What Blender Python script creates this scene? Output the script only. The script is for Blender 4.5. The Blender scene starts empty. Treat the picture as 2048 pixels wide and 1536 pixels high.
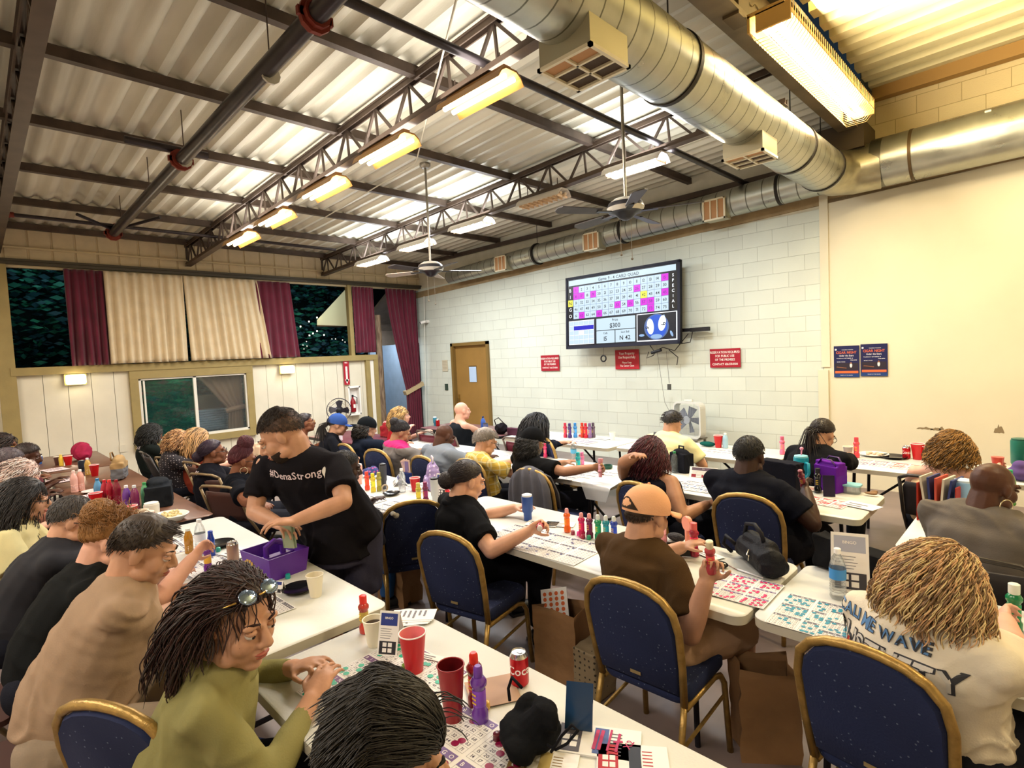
import bpy, math, random
import numpy as np
from mathutils import Vector, Matrix, noise
from mathutils.bvhtree import BVHTree
S = bpy.context.scene
COL = S.collection
R = math.radians
# ---------------------------------------------------------------- camera
FPX, YAW, PITCH, ROLL, CH = 1096.44, 0.786856, -0.054291, -0.04701, 1.91
cF = Vector((-math.sin(YAW) * math.cos(PITCH), math.cos(YAW) * math.cos(PITCH), math.sin(PITCH)))
_r0 = Vector((math.cos(YAW), math.sin(YAW), 0)); _u0 = _r0.cross(cF)
cR = _r0 * math.cos(ROLL) + _u0 * math.sin(ROLL)
cU = -_r0 * math.sin(ROLL) + _u0 * math.cos(ROLL)
cam = bpy.data.cameras.new('camera'); cam.sensor_fit = 'HORIZONTAL'; cam.sensor_width = 36
cam.lens = 36 * FPX / 2048; cam.clip_start = .05; cam.clip_end = 100
cob = bpy.data.objects.new('camera', cam); COL.objects.link(cob)
cob.matrix_world = Matrix(((cR.x, cU.x, -cF.x, 0), (cR.y, cU.y, -cF.y, 0), (cR.z, cU.z, -cF.z, CH), (0, 0, 0, 1)))
S.camera = cob
# ---------------------------------------------------------------- world and exposure
w = bpy.data.worlds.new('night'); S.world = w; w.use_nodes = True
w.node_tree.nodes['Background'].inputs[0].default_value = (.02, .035, .05, 1)
w.node_tree.nodes['Background'].inputs[1].default_value = .5
S.view_settings.view_transform = 'Standard'; S.view_settings.look = 'None'
S.view_settings.exposure = 0.2; S.view_settings.gamma = 1; S.view_settings.use_curve_mapping = False
S.cycles.max_bounces = 5; S.cycles.diffuse_bounces = 3; S.cycles.glossy_bounces = 2; S.cycles.transmission_bounces = 5
S.cycles.transparent_max_bounces = 6; S.cycles.sample_clamp_indirect = 4; S.cycles.caustics_reflective = False; S.cycles.caustics_refractive = False
LIGHT = 1.0
def area(loc, direction, sx, sy, power, color, parent=None):
    l = bpy.data.lights.new('lamp_or_fill_light', 'AREA'); l.shape = 'RECTANGLE'; l.size = sx; l.size_y = sy
    l.energy = power * LIGHT; l.color = color
    o = bpy.data.objects.new('lamp_or_fill_light', l); COL.objects.link(o)
    z = -Vector(direction).normalized(); x = Vector((1, 0, 0)) if sx >= sy else Vector((0, 1, 0))
    if abs(z.dot(x)) > .95: x = Vector((0, 1, 0))
    y = z.cross(x).normalized(); x = y.cross(z)
    o.matrix_world = Matrix(((x.x, y.x, z.x, loc[0]), (x.y, y.y, z.y, loc[1]), (x.z, y.z, z.z, loc[2]), (0, 0, 0, 1)))
    if parent: o.parent = parent; o.matrix_parent_inverse = Matrix.Translation(parent.location).inverted()
    return o
WARM, COOL, YEL = (1, .94, .86), (.91, .96, 1), (1, .83, .55)
# ---------------------------------------------------------------- pixels to points on real planes
def ray(px, py): return cF + cR * ((px - 1024) / FPX) - cU * ((py - 768) / FPX)
def atz(px, py, z=.742):
    d = ray(px, py); return d * ((z - CH) / d.z) + Vector((0, 0, CH))
def aty(px, py, y):
    d = ray(px, py); return d * (y / d.y) + Vector((0, 0, CH))
def atx(px, py, x):
    d = ray(px, py); return d * (x / d.x) + Vector((0, 0, CH))
# ---------------------------------------------------------------- materials
MC = {}
def srgb(c):
    if isinstance(c, str):
        c = tuple(int(c[i:i + 2], 16) / 255 for i in (0, 2, 4))
    return tuple(((v + .055) / 1.055) ** 2.4 if v > .04045 else v / 12.92 for v in c) + (1,)
def mat(hexc, rough=.6, metal=0, bump=0, bscale=40, var=0, vscale=6, emit=0, alpha=1, trans=0, spec=.4, sheen=0, col2=None, coat=0, stretch=None, ior=1.45):
    key = (hexc, rough, metal, bump, bscale, var, vscale, emit, alpha, trans, spec, sheen, col2, coat, stretch)
    if key in MC: return MC[key]
    m = bpy.data.materials.new('m_' + str(hexc)); m.use_nodes = True; nt = m.node_tree; b = nt.nodes['Principled BSDF']
    c = srgb(hexc)
    b.inputs['Base Color'].default_value = c; b.inputs['Roughness'].default_value = rough; b.inputs['Metallic'].default_value = metal
    b.inputs['Specular IOR Level'].default_value = spec; b.inputs['Transmission Weight'].default_value = trans; b.inputs['IOR'].default_value = ior
    if sheen: b.inputs['Sheen Weight'].default_value = sheen
    if coat: b.inputs['Coat Weight'].default_value = coat; b.inputs['Coat Roughness'].default_value = .1
    if alpha < 1: b.inputs['Alpha'].default_value = alpha
    if emit: b.inputs['Emission Color'].default_value = c; b.inputs['Emission Strength'].default_value = emit
    if bump or var or col2:
        tc = nt.nodes.new('ShaderNodeTexCoord'); src = tc.outputs['Object']
        if stretch:
            mp = nt.nodes.new('ShaderNodeMapping'); mp.inputs['Scale'].default_value = stretch; nt.links.new(src, mp.inputs[0]); src = mp.outputs[0]
    if var or col2:
        n = nt.nodes.new('ShaderNodeTexNoise'); n.inputs['Scale'].default_value = vscale; n.inputs['Detail'].default_value = 4; nt.links.new(src, n.inputs['Vector'])
        mx = nt.nodes.new('ShaderNodeMix'); mx.data_type = 'RGBA'
        rp = nt.nodes.new('ShaderNodeMapRange'); rp.inputs[1].default_value = .35; rp.inputs[2].default_value = .65
        nt.links.new(n.outputs['Fac'], rp.inputs[0]); nt.links.new(rp.outputs[0], mx.inputs[0])
        mx.inputs[6].default_value = tuple(v * (1 - var) for v in c[:3]) + (1,)
        mx.inputs[7].default_value = srgb(col2) if col2 else tuple(min(1, v * (1 + var)) for v in c[:3]) + (1,)
        nt.links.new(mx.outputs[2], b.inputs['Base Color'])
    if bump:
        n2 = nt.nodes.new('ShaderNodeTexNoise'); n2.inputs['Scale'].default_value = bscale; n2.inputs['Detail'].default_value = 3; nt.links.new(src, n2.inputs['Vector'])
        bp = nt.nodes.new('ShaderNodeBump'); bp.inputs['Strength'].default_value = bump; bp.inputs['Distance'].default_value = .01
        nt.links.new(n2.outputs['Fac'], bp.inputs['Height']); nt.links.new(bp.outputs[0], b.inputs['Normal'])
    MC[key] = m; return m
def nodes_mat(name):
    m = bpy.data.materials.new(name); m.use_nodes = True; nt = m.node_tree
    return m, nt, nt.nodes['Principled BSDF'], (lambda t, **k: _nn(nt, t, k)), (lambda a, b: nt.links.new(a, b))
def _nn(nt, t, k):
    n = nt.nodes.new('ShaderNode' + t)
    for a, v in k.items():
        if a.startswith('i_'):
            q = a[2:]; n.inputs[int(q) if q.isdigit() else q.replace('_', ' ')].default_value = v
        else: setattr(n, a, v)
    return n
GLASS = lambda: mat('e8f2ee', .05, trans=.9, spec=.5, alpha=.45)
# ---------------------------------------------------------------- mesh builder
def basis(d):
    d = Vector(d).normalized(); a = Vector((0, 0, 1)) if abs(d.z) < .9 else Vector((1, 0, 0))
    x = d.cross(a).normalized(); return x, x.cross(d).normalized(), d
class MB:
    def __init__(s): s.v = []; s.f = []; s.m = []; s.T = None
    def add(s, vs, fs, m=0):
        b = len(s.v)
        if s.T is not None: vs = [s.T @ Vector(q) for q in vs]
        s.v += [tuple(q) for q in vs]; s.f += [tuple(b + i for i in q) for q in fs]; s.m += [m] * len(fs); return s
    def box(s, c, d, m=0, rz=0, rx=0, ry=0):
        M = Matrix.Translation(c) @ Matrix.Rotation(rz, 4, 'Z') @ Matrix.Rotation(ry, 4, 'Y') @ Matrix.Rotation(rx, 4, 'X')
        vs = [M @ Vector((x * d[0] / 2, y * d[1] / 2, z * d[2] / 2)) for z in (-1, 1) for y in (-1, 1) for x in (-1, 1)]
        return s.add(vs, [(0, 2, 3, 1), (4, 5, 7, 6), (0, 1, 5, 4), (2, 6, 7, 3), (0, 4, 6, 2), (1, 3, 7, 5)], m)
    def quad(s, a, b, c, d, m=0): return s.add([a, b, c, d], [(0, 1, 2, 3)], m)
    def bar(s, a, b, w, h, m=0):
        a = Vector(a); b = Vector(b); d = (b - a).normalized(); up = Vector((0, 0, 1)) if abs(d.z) < .95 else Vector((0, 1, 0))
        x = d.cross(up).normalized(); y = x.cross(d)
        vs = [p + x * sx * w / 2 + y * sy * h / 2 for p in (a, b) for sx, sy in ((-1, -1), (1, -1), (1, 1), (-1, 1))]
        return s.add(vs, [(3, 2, 1, 0), (4, 5, 6, 7), (0, 1, 5, 4), (1, 2, 6, 5), (2, 3, 7, 6), (3, 0, 4, 7)], m)
    def tube(s, pts, r, seg=8, m=0, caps=True, closed=False, flat=1):
        pts = [Vector(p) for p in pts]; n = len(pts); rs = r if isinstance(r, (list, tuple)) else [r] * n
        vs = []; px = None
        for i, p in enumerate(pts):
            if closed: d = pts[(i + 1) % n] - pts[i - 1]
            else: d = pts[min(i + 1, n - 1)] - pts[max(i - 1, 0)]
            if d.length < 1e-9: d = Vector((0, 0, 1))
            d.normalize()
            if px is None: px = basis(d)[0]
            x = px - d * px.dot(d)
            x = basis(d)[0] if x.length < 1e-6 else x.normalized()
            px = x; y = d.cross(x)
            for k in range(seg):
                a = 2 * math.pi * k / seg; vs.append(p + (x * math.cos(a) + y * math.sin(a) * flat) * rs[i])
        fs = [(i * seg + k, i * seg + (k + 1) % seg, ((i + 1) % n) * seg + (k + 1) % seg, ((i + 1) % n) * seg + k) for i in range(n if closed else n - 1) for k in range(seg)]
        if caps and not closed: fs += [tuple(range(seg))[::-1], tuple(range((n - 1) * seg, n * seg))]
        return s.add(vs, fs, m)
    def lathe(s, prof, seg=20, m=0, o=(0, 0, 0), M=None, caps=True, ms=None):
        o = Vector(o); vs = []
        for r, z in prof:
            for k in range(seg):
                a = 2 * math.pi * k / seg; q = Vector((r * math.cos(a), r * math.sin(a), z)); vs.append((M @ q if M else q) + o)
        n = len(prof); b = len(s.v)
        fs = [(i * seg + k, i * seg + (k + 1) % seg, (i + 1) * seg + (k + 1) % seg, (i + 1) * seg + k) for i in range(n - 1) for k in range(seg)]
        mm = [(ms[i] if ms else m) for i in range(n - 1) for k in range(seg)]
        if caps:
            if prof[0][0] > 1e-6: fs.append(tuple(range(seg))[::-1]); mm.append(mm[0])
            if prof[-1][0] > 1e-6: fs.append(tuple(range((n - 1) * seg, n * seg))); mm.append(mm[-1])
        s.add(vs, fs, m); s.m[-len(fs):] = mm; return s
    def ell(s, c, r, M=None, m=0, nu=14, nv=9):
        c = Vector(c); vs = []; r = (r, r, r) if isinstance(r, (int, float)) else r
        for i in range(nv + 1):
            t = math.pi * i / nv
            for k in range(nu):
                a = 2 * math.pi * k / nu; q = Vector((r[0] * math.sin(t) * math.cos(a), r[1] * math.sin(t) * math.sin(a), -r[2] * math.cos(t)))
                vs.append((M @ q if M else q) + c)
        fs = [(i * nu + k, i * nu + (k + 1) % nu, (i + 1) * nu + (k + 1) % nu, (i + 1) * nu + k) for i in range(nv) for k in range(nu)]
        return s.add(vs, fs, m)
    def cap(s, a, ra, b, rb, m=0, flat=False):
        if not flat: s.ell(b, rb, m=m, nu=12, nv=8)
        s.ell(a, ra, m=m, nu=12, nv=8)
        return s.tube([a, b], [ra, rb], 12, m)
    def prism(s, poly, z0, z1, m=0, M=None):
        n = len(poly); vs = [Vector((x, y, z)) for z in (z0, z1) for x, y in poly]
        if M: vs = [M @ q for q in vs]
        return s.add(vs, [tuple(range(n))[::-1], tuple(range(n, 2 * n))] + [(i, (i + 1) % n, n + (i + 1) % n, n + i) for i in range(n)], m)
    def text(s, t, M, size, m=0, align='C', sp=.06, sx=1, off=0, bold=False):
        W = 0; L = []; G = GLB if bold else GL; sp = sp + (-.076 if bold else 0)
        for ch in t:
            if ch == ' ': W += .32; continue
            g = G.get(ch)
            if g is None: continue
            L.append((g, W)); W += g[2] + sp
        x0 = -W / 2 if align == 'C' else 0
        for g, x in L: s.add([M @ Vector(((a + x + x0) * size * sx, b * size, off)) for a, b in g[0]], g[1], m)
        return W * size * sx
    def build(s, name, mats, parent=None, smooth=None, rawmesh=None):
        me = bpy.data.meshes.new(name); me.from_pydata(s.v, [], s.f)
        for q in (mats if isinstance(mats, (list, tuple)) else [mats]): me.materials.append(q)
        if any(s.m): me.polygons.foreach_set('material_index', s.m)
        if smooth is not None:
            me.polygons.foreach_set('use_smooth', [True] * len(me.polygons))
            if smooth: me.set_sharp_from_angle(angle=smooth)
        me.update()
        o = bpy.data.objects.new(name, me); COL.objects.link(o)
        if parent: o.parent = parent
        return o
SM = .7
# glyph outlines from the built-in font, made once
GL = {}
GLB = {}
def _glyphs(GL, off):
    obs = []
    for ch in 'ABCDEFGHIJKLMNOPQRSTUVWXYZabcdefghijklmnopqrstuvwxyz0123456789#$:.,%&/-!':
        c = bpy.data.curves.new('g', 'FONT'); c.body = ch; c.resolution_u = 2; c.offset = off
        o = bpy.data.objects.new('g', c); COL.objects.link(o); obs.append((ch, o, c))
    dg = bpy.context.evaluated_depsgraph_get()
    for ch, o, c in obs:
        me = bpy.data.meshes.new_from_object(o.evaluated_get(dg))
        v = [(q.co.x, q.co.y) for q in me.vertices]; x0 = min(a for a, b in v)
        GL[ch] = ([(a - x0, b) for a, b in v], [tuple(p.vertices) for p in me.polygons], max(a for a, b in v) - x0)
        bpy.data.objects.remove(o); bpy.data.curves.remove(c); bpy.data.meshes.remove(me)
_glyphs(GL, .012); _glyphs(GLB, .05)
# ---------------------------------------------------------------- naming
def tag(o, label, cat, group=None, kind=None):
    o['label'] = label; o['category'] = cat
    if group: o['group'] = group
    if kind: o['kind'] = kind
    return o
def empty(name, loc, rz, label, cat, group=None):
    o = bpy.data.objects.new(name, None); o.empty_display_size = .1; COL.objects.link(o); o.location = loc; o.rotation_euler = (0, 0, rz)
    return tag(o, label, cat, group)
def struct(mb, name, mats, smooth=None):
    o = mb.build(name, mats, None, smooth); o['kind'] = 'structure'; return o
def dup(o, parent=None):
    c = o.copy(); COL.objects.link(c)
    if parent: c.parent = parent
    for ch in KIDS.get(o.name, []) or [q for q in o.children]: dup(ch, c)
    return c
KIDS = {}
rnd = random.Random(7)
def rrect(w, h, r, n=5):
    P = []
    for cx, cy, a0 in ((w / 2 - r, h / 2 - r, 0), (-w / 2 + r, h / 2 - r, 90), (-w / 2 + r, -h / 2 + r, 180), (w / 2 - r, -h / 2 + r, 270)):
        for k in range(n + 1):
            a = R(a0 + 90 * k / n); P.append((cx + r * math.cos(a), cy + r * math.sin(a)))
    return P
# ---------------------------------------------------------------- the room
XF, YB = -11.12, 8.0
def zr(x): return 4.22 + .036 * (x - XF)
def block_mat(name, c1, c2, mort, ox, bumpf=.5):
    m, nt, b, N, L = nodes_mat(name)
    tc = N('TexCoord'); sp = N('SeparateXYZ'); cb = N('CombineXYZ'); L(tc.outputs['Object'], sp.inputs[0])
    ax = N('Math', operation='ADD', i_1=ox); L(sp.outputs[0], ax.inputs[0]); L(ax.outputs[0], cb.inputs[0]); L(sp.outputs[2], cb.inputs[1])
    br = N('TexBrick', i_Scale=1.0, i_Mortar_Size=.0035, i_Mortar_Smooth=.6, i_Bias=0.0, i_Brick_Width=.4064, i_Row_Height=.2032)
    br.inputs['Color1'].default_value = srgb(c1); br.inputs['Color2'].default_value = srgb(c2); br.inputs['Mortar'].default_value = srgb(mort)
    L(cb.outputs[0], br.inputs['Vector'])
    n = N('TexNoise', i_Scale=1.3, i_Detail=6.0); L(tc.outputs['Object'], n.inputs['Vector'])
    mr = N('MapRange', i_1=.3, i_2=.7, i_3=.90, i_4=1.0); L(n.outputs['Fac'], mr.inputs[0])
    mx = N('Mix', data_type='RGBA', blend_type='MULTIPLY', i_0=1.0); L(br.outputs['Color'], mx.inputs[6]); L(mr.outputs[0], mx.inputs[7]); L(mx.outputs[2], b.inputs['Base Color'])
    n2 = N('TexNoise', i_Scale=70.0, i_Detail=3.0); L(tc.outputs['Object'], n2.inputs['Vector'])
    s = N('Math', operation='MULTIPLY_ADD', i_1=-1.0); L(br.outputs['Fac'], s.inputs[0]); 
    k = N('Math', operation='MULTIPLY', i_1=.25); L(n2.outputs['Fac'], k.inputs[0]); L(k.outputs[0], s.inputs[2])
    bp = N('Bump', i_Strength=bumpf, i_Distance=.012); L(s.outputs[0], bp.inputs['Height']); L(bp.outputs[0], b.inputs['Normal'])
    b.inputs['Roughness'].default_value = .55; return m
OX = 3.4267 + .4064 * 20
M_block = block_mat('painted_block', 'dfe5d8', 'd9dfd3', 'c0c4b8', OX)
M_blockY = block_mat('cream_block', 'e2cf9d', 'dec998', 'c4ad78', OX, .7)
M_tan = mat('a08a66', .7, var=.12, bump=.15, bscale=30)
M_plast = mat('e2dac2', .6, var=.04, vscale=1.2, bump=.15, bscale=12)
M_floor = mat('7d6f6d', .38, var=.16, vscale=1.6, bump=.05, bscale=25, spec=.5)
b = MB(); b.box((-3, 2, -.05), (18, 14, .1)); struct(b, 'floor', M_floor)
# wall with the screen: block field with the door opening
b = MB()
DX0, DX1, DZ = -9.93, -8.66, 2.22
b.box(((-11.4 + DX0) / 2, 8.1, 1.8), (DX0 + 11.4, .2, 3.6)); b.box(((DX1 - 2.19) / 2, 8.1, 1.8), (-2.19 - DX1, .2, 3.6)); b.box(((DX0 + DX1) / 2, 8.1, (DZ + 3.6) / 2), (DX1 - DX0, .2, 3.6 - DZ))
struct(b, 'wall_back', M_block)
b = MB(); b.box((1.5, 8.09, 1.85), (7.38, .2, 3.7)); b.box((-2.17, 7.985, 2.75), (.1, .03, 2.4)); b.box((-2.2, 7.98, .76), (.12, .04, 1.5))
struct(b, 'wall_back_plaster', M_plast)
b = MB(); zl = lambda x: 3.44 + .029 * (x + 9.36)
for x0, x1 in ((-11.3, -6), (-6, -2.19), (-2.19, 5.2)):
    b.add([(x0, 7.99, zl(x0)), (x1, 7.99, zl(x1)), (x1, 7.99, zl(x1) + .14), (x0, 7.99, zl(x0) + .14), (x0, 8.15, zl(x0)), (x1, 8.15, zl(x1)), (x1, 8.15, zl(x1) + .14), (x0, 8.15, zl(x0) + .14)], [(0, 1, 2, 3), (0, 4, 5, 1), (3, 2, 6, 7)])
struct(b, 'trim_1', M_tan)
b = MB(); b.box((-6.6, 8.12, 4.05), (9.9, .2, 1.0)); struct(b, 'wall_back_upper', mat('d8d2bd', .7, var=.05))
b = MB(); b.box((1.7, 8.1, 4.4), (6.9, .2, 1.6)); struct(b, 'wall_back_upper', M_blockY)
# flaked paint near the floor of the plaster
b = MB()
for (px, py, w, h) in ((1850, 857, .17, .022), (1872, 859, .12, .03), (1998, 862, .09, .07), (1883, 858, .05, .03)):
    c = aty(px, py, 7.988); n = 9
    P = [(c.x + w * (k / n - .5), 7.988, c.z - h * .3 + rnd.uniform(-.006, .004)) for k in range(n + 1)] + [(c.x + w * (.5 - k / n), 7.988, c.z + h * math.sin(math.pi * k / n) * rnd.uniform(.4, 1.1)) for k in range(1, n)]
    b.add(P, [tuple(range(len(P)))])
struct(b, 'wall_stain', mat('8c7b60', .9))
# far wall with curtains above and white boards below
M_olive = mat('9c8a58', .6, var=.06, bump=.1)
M_board = mat('e0d9c4', .55, var=.05, vscale=2, bump=.1, bscale=10)
Y = lambda px, py: atx(px, py, XF).y
b = MB()
def boards(y0, y1, z0, z1, wd=.3):
    y = y0
    while y < y1 - .01:
        e = min(y + wd, y1); b.box((XF - .06, (y + e) / 2, (z0 + z1) / 2), (.1, e - y - .006, z1 - z0)); y = e
boards(-4, .42, 0, 3.6); boards(.56, 2.0, 0, 1.98); boards(2.0, 3.94, 0, .68); boards(3.94, 6.45, 0, 1.98)
struct(b, 'wall_left', M_board)
b = MB()
for y0, y1, z0, z1, d in ((.36, .56, 0, 3.6, .14), (.5, 6.72, 1.93, 2.05, .16), (1.97, 2.09, .70, 1.79, .12), (3.84, 3.96, .70, 1.79, .12), (1.97, 3.96, 1.79, 1.93, .13), (1.97, 3.96, .58, .70, .14), (6.08, 6.17, 2.0, 3.6, .12), (6.42, 6.52, 0, 2.0, .13), (6.62, 6.72, 0, 2.05, .15)):
    b.box((XF, (y0 + y1) / 2, (z0 + z1) / 2), (d, y1 - y0, z1 - z0))
struct(b, 'trim_2', M_olive)
b = MB(); b.box((XF, 6.57, 1), (.08, .1, 1.9)); struct(b, 'trim_3', mat('efece2', .5))
b = MB(); b.tube([(XF + .02, 6.80, z) for z in np.linspace(0, 2.95, 14)], [.075 + .012 * rnd.random() for _ in range(14)], 10)
struct(b, 'wall_post', mat('5d4b3c', .9, col2='8d7a64', bump=.8, bscale=18, vscale=9, stretch=(3, 3, .5)), 1.2)
# valance of ribbed sheet above the curtains
b = MB(); y = -4.0; P = []
while y < 8.02:
    P += [(XF + .03, y), (XF + .03, y + .25), (XF + .012, y + .262), (XF + .012, y + .275)]; y += .285
b.add([(x, yy, z) for z in (3.66, 4.22) for x, yy in P], [(i, i + 1, len(P) + i + 1, len(P) + i) for i in range(len(P) - 1)])
struct(b, 'wall_left_valance', mat('d3c19f', .55, var=.05))
b = MB(); b.box((XF + .05, 2, 3.66), (.14, 12.1, .035)); b.box((XF + .07, 2, 3.62), (.05, 12.1, .05)); b.box((XF - .02, 2, 3.58), (.06, 12.1, .04), 1); b.box((XF + .07, 2, 3.85), (.02, 12, .03), 1)
struct(b, 'trim_4', [mat('4a4438', .5, .3), mat('c9b893', .6)])
# right and rear walls behind the camera side
b = MB(); b.box((5.2, 2, 2.5), (.2, 12.2, 5)); struct(b, 'wall_right', M_plast)
b = MB(); b.box((-3, -4.1, 2.5), (16.6, .2, 5)); struct(b, 'wall_front', M_plast)
# corrugated roof
b = MB(); ys = np.arange(-4.0, 8.03, .0333); n = len(ys)
xs = list(np.linspace(XF - .05, -1.72, 9)); vs = []
for x in xs:
    for y in ys: vs.append((x, y, zr(x) + .022 * max(-1, min(1, 1.7 * math.sin(2 * math.pi * y / .2)))))
b.add(vs, [(i * n + k, i * n + k + 1, (i + 1) * n + k + 1, (i + 1) * n + k) for i in range(len(xs) - 1) for k in range(n - 1)])
M_roof = mat('d6d0bc', .5, .1, var=.16, vscale=1.4, bump=.12, bscale=60, stretch=(.35, 1.5, 1))
struct(b, 'ceiling', M_roof, SM)
b = MB(); b.box((-6.4, 2, 4.75), (9.6, 12.4, .04)); b.box((XF-.12, 2, 4.5), (.1, 12.4, .6)); struct(b, 'roof', mat('333333'))
b = MB(); ys = []; y = -4.0
while y < 8.1: ys += [(y, 4.86), (y + .15, 4.86), (y + .17, 4.98), (y + .29, 4.98)]; y += .31
n = len(ys); b.add([(x, yy, z + .012 * (x + 1.6)) for x in (-1.62, 1.2, 5.2) for yy, z in ys], [(i * n + k, i * n + k + 1, (i + 1) * n + k + 1, (i + 1) * n + k) for i in range(2) for k in range(n - 1)])
struct(b, 'ceiling_deck', mat('e6dcae', .5, var=.05))
b = MB(); b.box((1.8, 7.93, 4.8), (6.8, .12, .14)); struct(b, 'trim_5', mat('a8834a', .6))
# steel beam between the two roofs
b = MB(); b.box((-1.76, 2, 4.6), (.06, 12.2, .5)); b.box((-1.76, 2, 4.34), (.2, 12.2, .03)); b.box((-1.76, 2, 4.86), (.2, 12.2, .03))
for yy in np.arange(-3, 8, 1.4): b.box((-1.76, yy, 4.6), (.18, .012, .5))
struct(b, 'ceiling_beam', mat('85765f', .5, .2, var=.2, vscale=3))
b = MB(); b.box((-1.85, 7.72, 4.25), (.5, .55, .3)); struct(b, 'ceiling_beam_block', mat('4b4032', .6))
# purlins
M_steel = mat('50433a', .5, .3, var=.2, vscale=5); M_steel2 = mat('54453a', .5, .3, var=.15)
b = MB()
for x in (-10.95, -9.6, -8.2, -6.8, -5.4, -4.0, -2.65):
    z = zr(x) - .028; b.box((x, 2, z - .005), (.07, 12, .008)); b.box((x + .03, 2, z - .045), (.008, 12, .08)); b.box((x, 2, z - .085), (.07, 12, .008))
b.box((-6.4, 7.93, 4.16), (9.4, .05, .08))
struct(b, 'ceiling_purlins', M_steel)
def truss(y, k):
    t = empty('roof_truss', (XF + .02, y, 3.78), 0, k, 'truss', 'open web roof trusses')
    L = 9.3; sl = .036
    T = lambda x, top: Vector((x, 0, sl * x + (.33 if top else 0)))
    for nm, top in (('top_chord', 1), ('bottom_chord', 0)):
        b = MB(); b.bar(T(0, top) + Vector((0, .03, 0)), T(L, top) + Vector((0, .03, 0)), .012, .055); b.bar(T(0, top) + Vector((0, -.03, 0)), T(L, top) + Vector((0, -.03, 0)), .012, .055); b.bar(T(0, top) + Vector((0, 0, .025 if top else -.025)), T(L, top) + Vector((0, 0, .025 if top else -.025)), .1, .008)
        b.build(nm, M_steel2, t)
    b = MB(); x = 0; p = .56
    b.bar(T(0, 0), T(0, 1), .04, .04)
    while x < L - p:
        b.bar(T(x, 0), T(x + p * .45, 1), .024, .024); b.bar(T(x + p * .45, 1), T(x + p, 0), .024, .024); b.bar(T(x + p * .45, 1), T(x + p * .5, 0), .02, .02); x += p
    b.build('web', M_steel, t)
truss(2.985, 'dark steel roof truss carrying the warm lights'); truss(5.54, 'dark steel roof truss carrying the white lights, nearer the screen wall'); truss(.47, 'dark steel roof truss at the edge of the picture above the olive post')
# pipes
def pipe(pts, r, label, m=None, clamps=(), group=None):
    t = empty('pipe', pts[0], 0, label, 'pipe', group); o = Vector(pts[0])
    b = MB(); b.tube([Vector(p) - o for p in pts], r, 10); b.build('pipe_run', m or mat('3c3638', .35, .6, var=.2), t, SM)
    for c, d in clamps:
        b = MB(); c = Vector(c) - o; d = Vector(d)
        b.tube([c - d * .05, c + d * .05], r * 1.35, 10); b.tube([c - d * .015, c + d * .015], r * 1.7, 10); b.box(c + Vector((0, r * 1.5, 0)), (.03, .04, .05)); b.box(c - Vector((0, r * 1.5, 0)), (.03, .04, .05))
        b.build('coupling', mat('7c3226', .5, .2), t)
    return t
X = Vector((1, 0, 0)); Yv = Vector((0, 1, 0))
t = pipe([(-9.7, 1.66, 3.9), (-1.9, 1.62, 3.98)], .06, 'thick dark sprinkler main running under the corrugated roof', None, [((-9.6, 1.66, 3.9), X), ((-6.05, 1.64, 3.94), X), ((-3.15, 1.63, 3.97), X)])
for x in (-3.9, -6.0, -7.4, -9.0): b = MB(); b.tube([(x + 9.7, 0, .08), (x + 9.7, 0, zr(x) - 3.9)], .005, 5); b.tube([(x + 9.7 - .01, 0, .03), (x + 9.71, 0, .03)], .066, 10, 1); b.build('hanger', [M_steel, mat('c8c4b8', .4, .6)], t)
pipe([(-3.1, -3.5, 4.12), (-3.1, 8, 4.12)], .035, 'thin dark pipe crossing below both trusses beside the big duct', None, [((-3.1, 1.62, 4.12), Yv)])
pipe([(-9.45, .5, 3.98), (-9.45, 5.0, 3.98)], .025, 'thin branch pipe low at the curtain end of the roof', None, [((-9.45, .55, 3.98), Yv), ((-9.45, 1.7, 3.98), Yv)])
pipe([(-6.1, 1.9, 4.05), (-6.1, 1.2, 4.05)], .035, 'short branch pipe with red fitting across the sprinkler main', None, [((-6.1, 1.66, 4.0), Yv)])
pipe([(-9.1, 1.2, 4.0), (-9.5, 1.66, 3.93), (-8.9, 2.1, 4.05)], .022, 'sway brace at the end of the sprinkler main')
pipe([(-2.4, 2.2, 4.2), (-5.6, 4.1, 4.3), (-8.2, 4.2, 4.2)], .008, 'pale thin conduit crossing the roof to the far fan', mat('d5cdb8', .5))
pipe([(-11.0, 7.93, .2), (-10.8, 7.93, 3.4)], .008, 'thin white conduit on the block wall near the corner', mat('e4e4da', .5))
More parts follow.
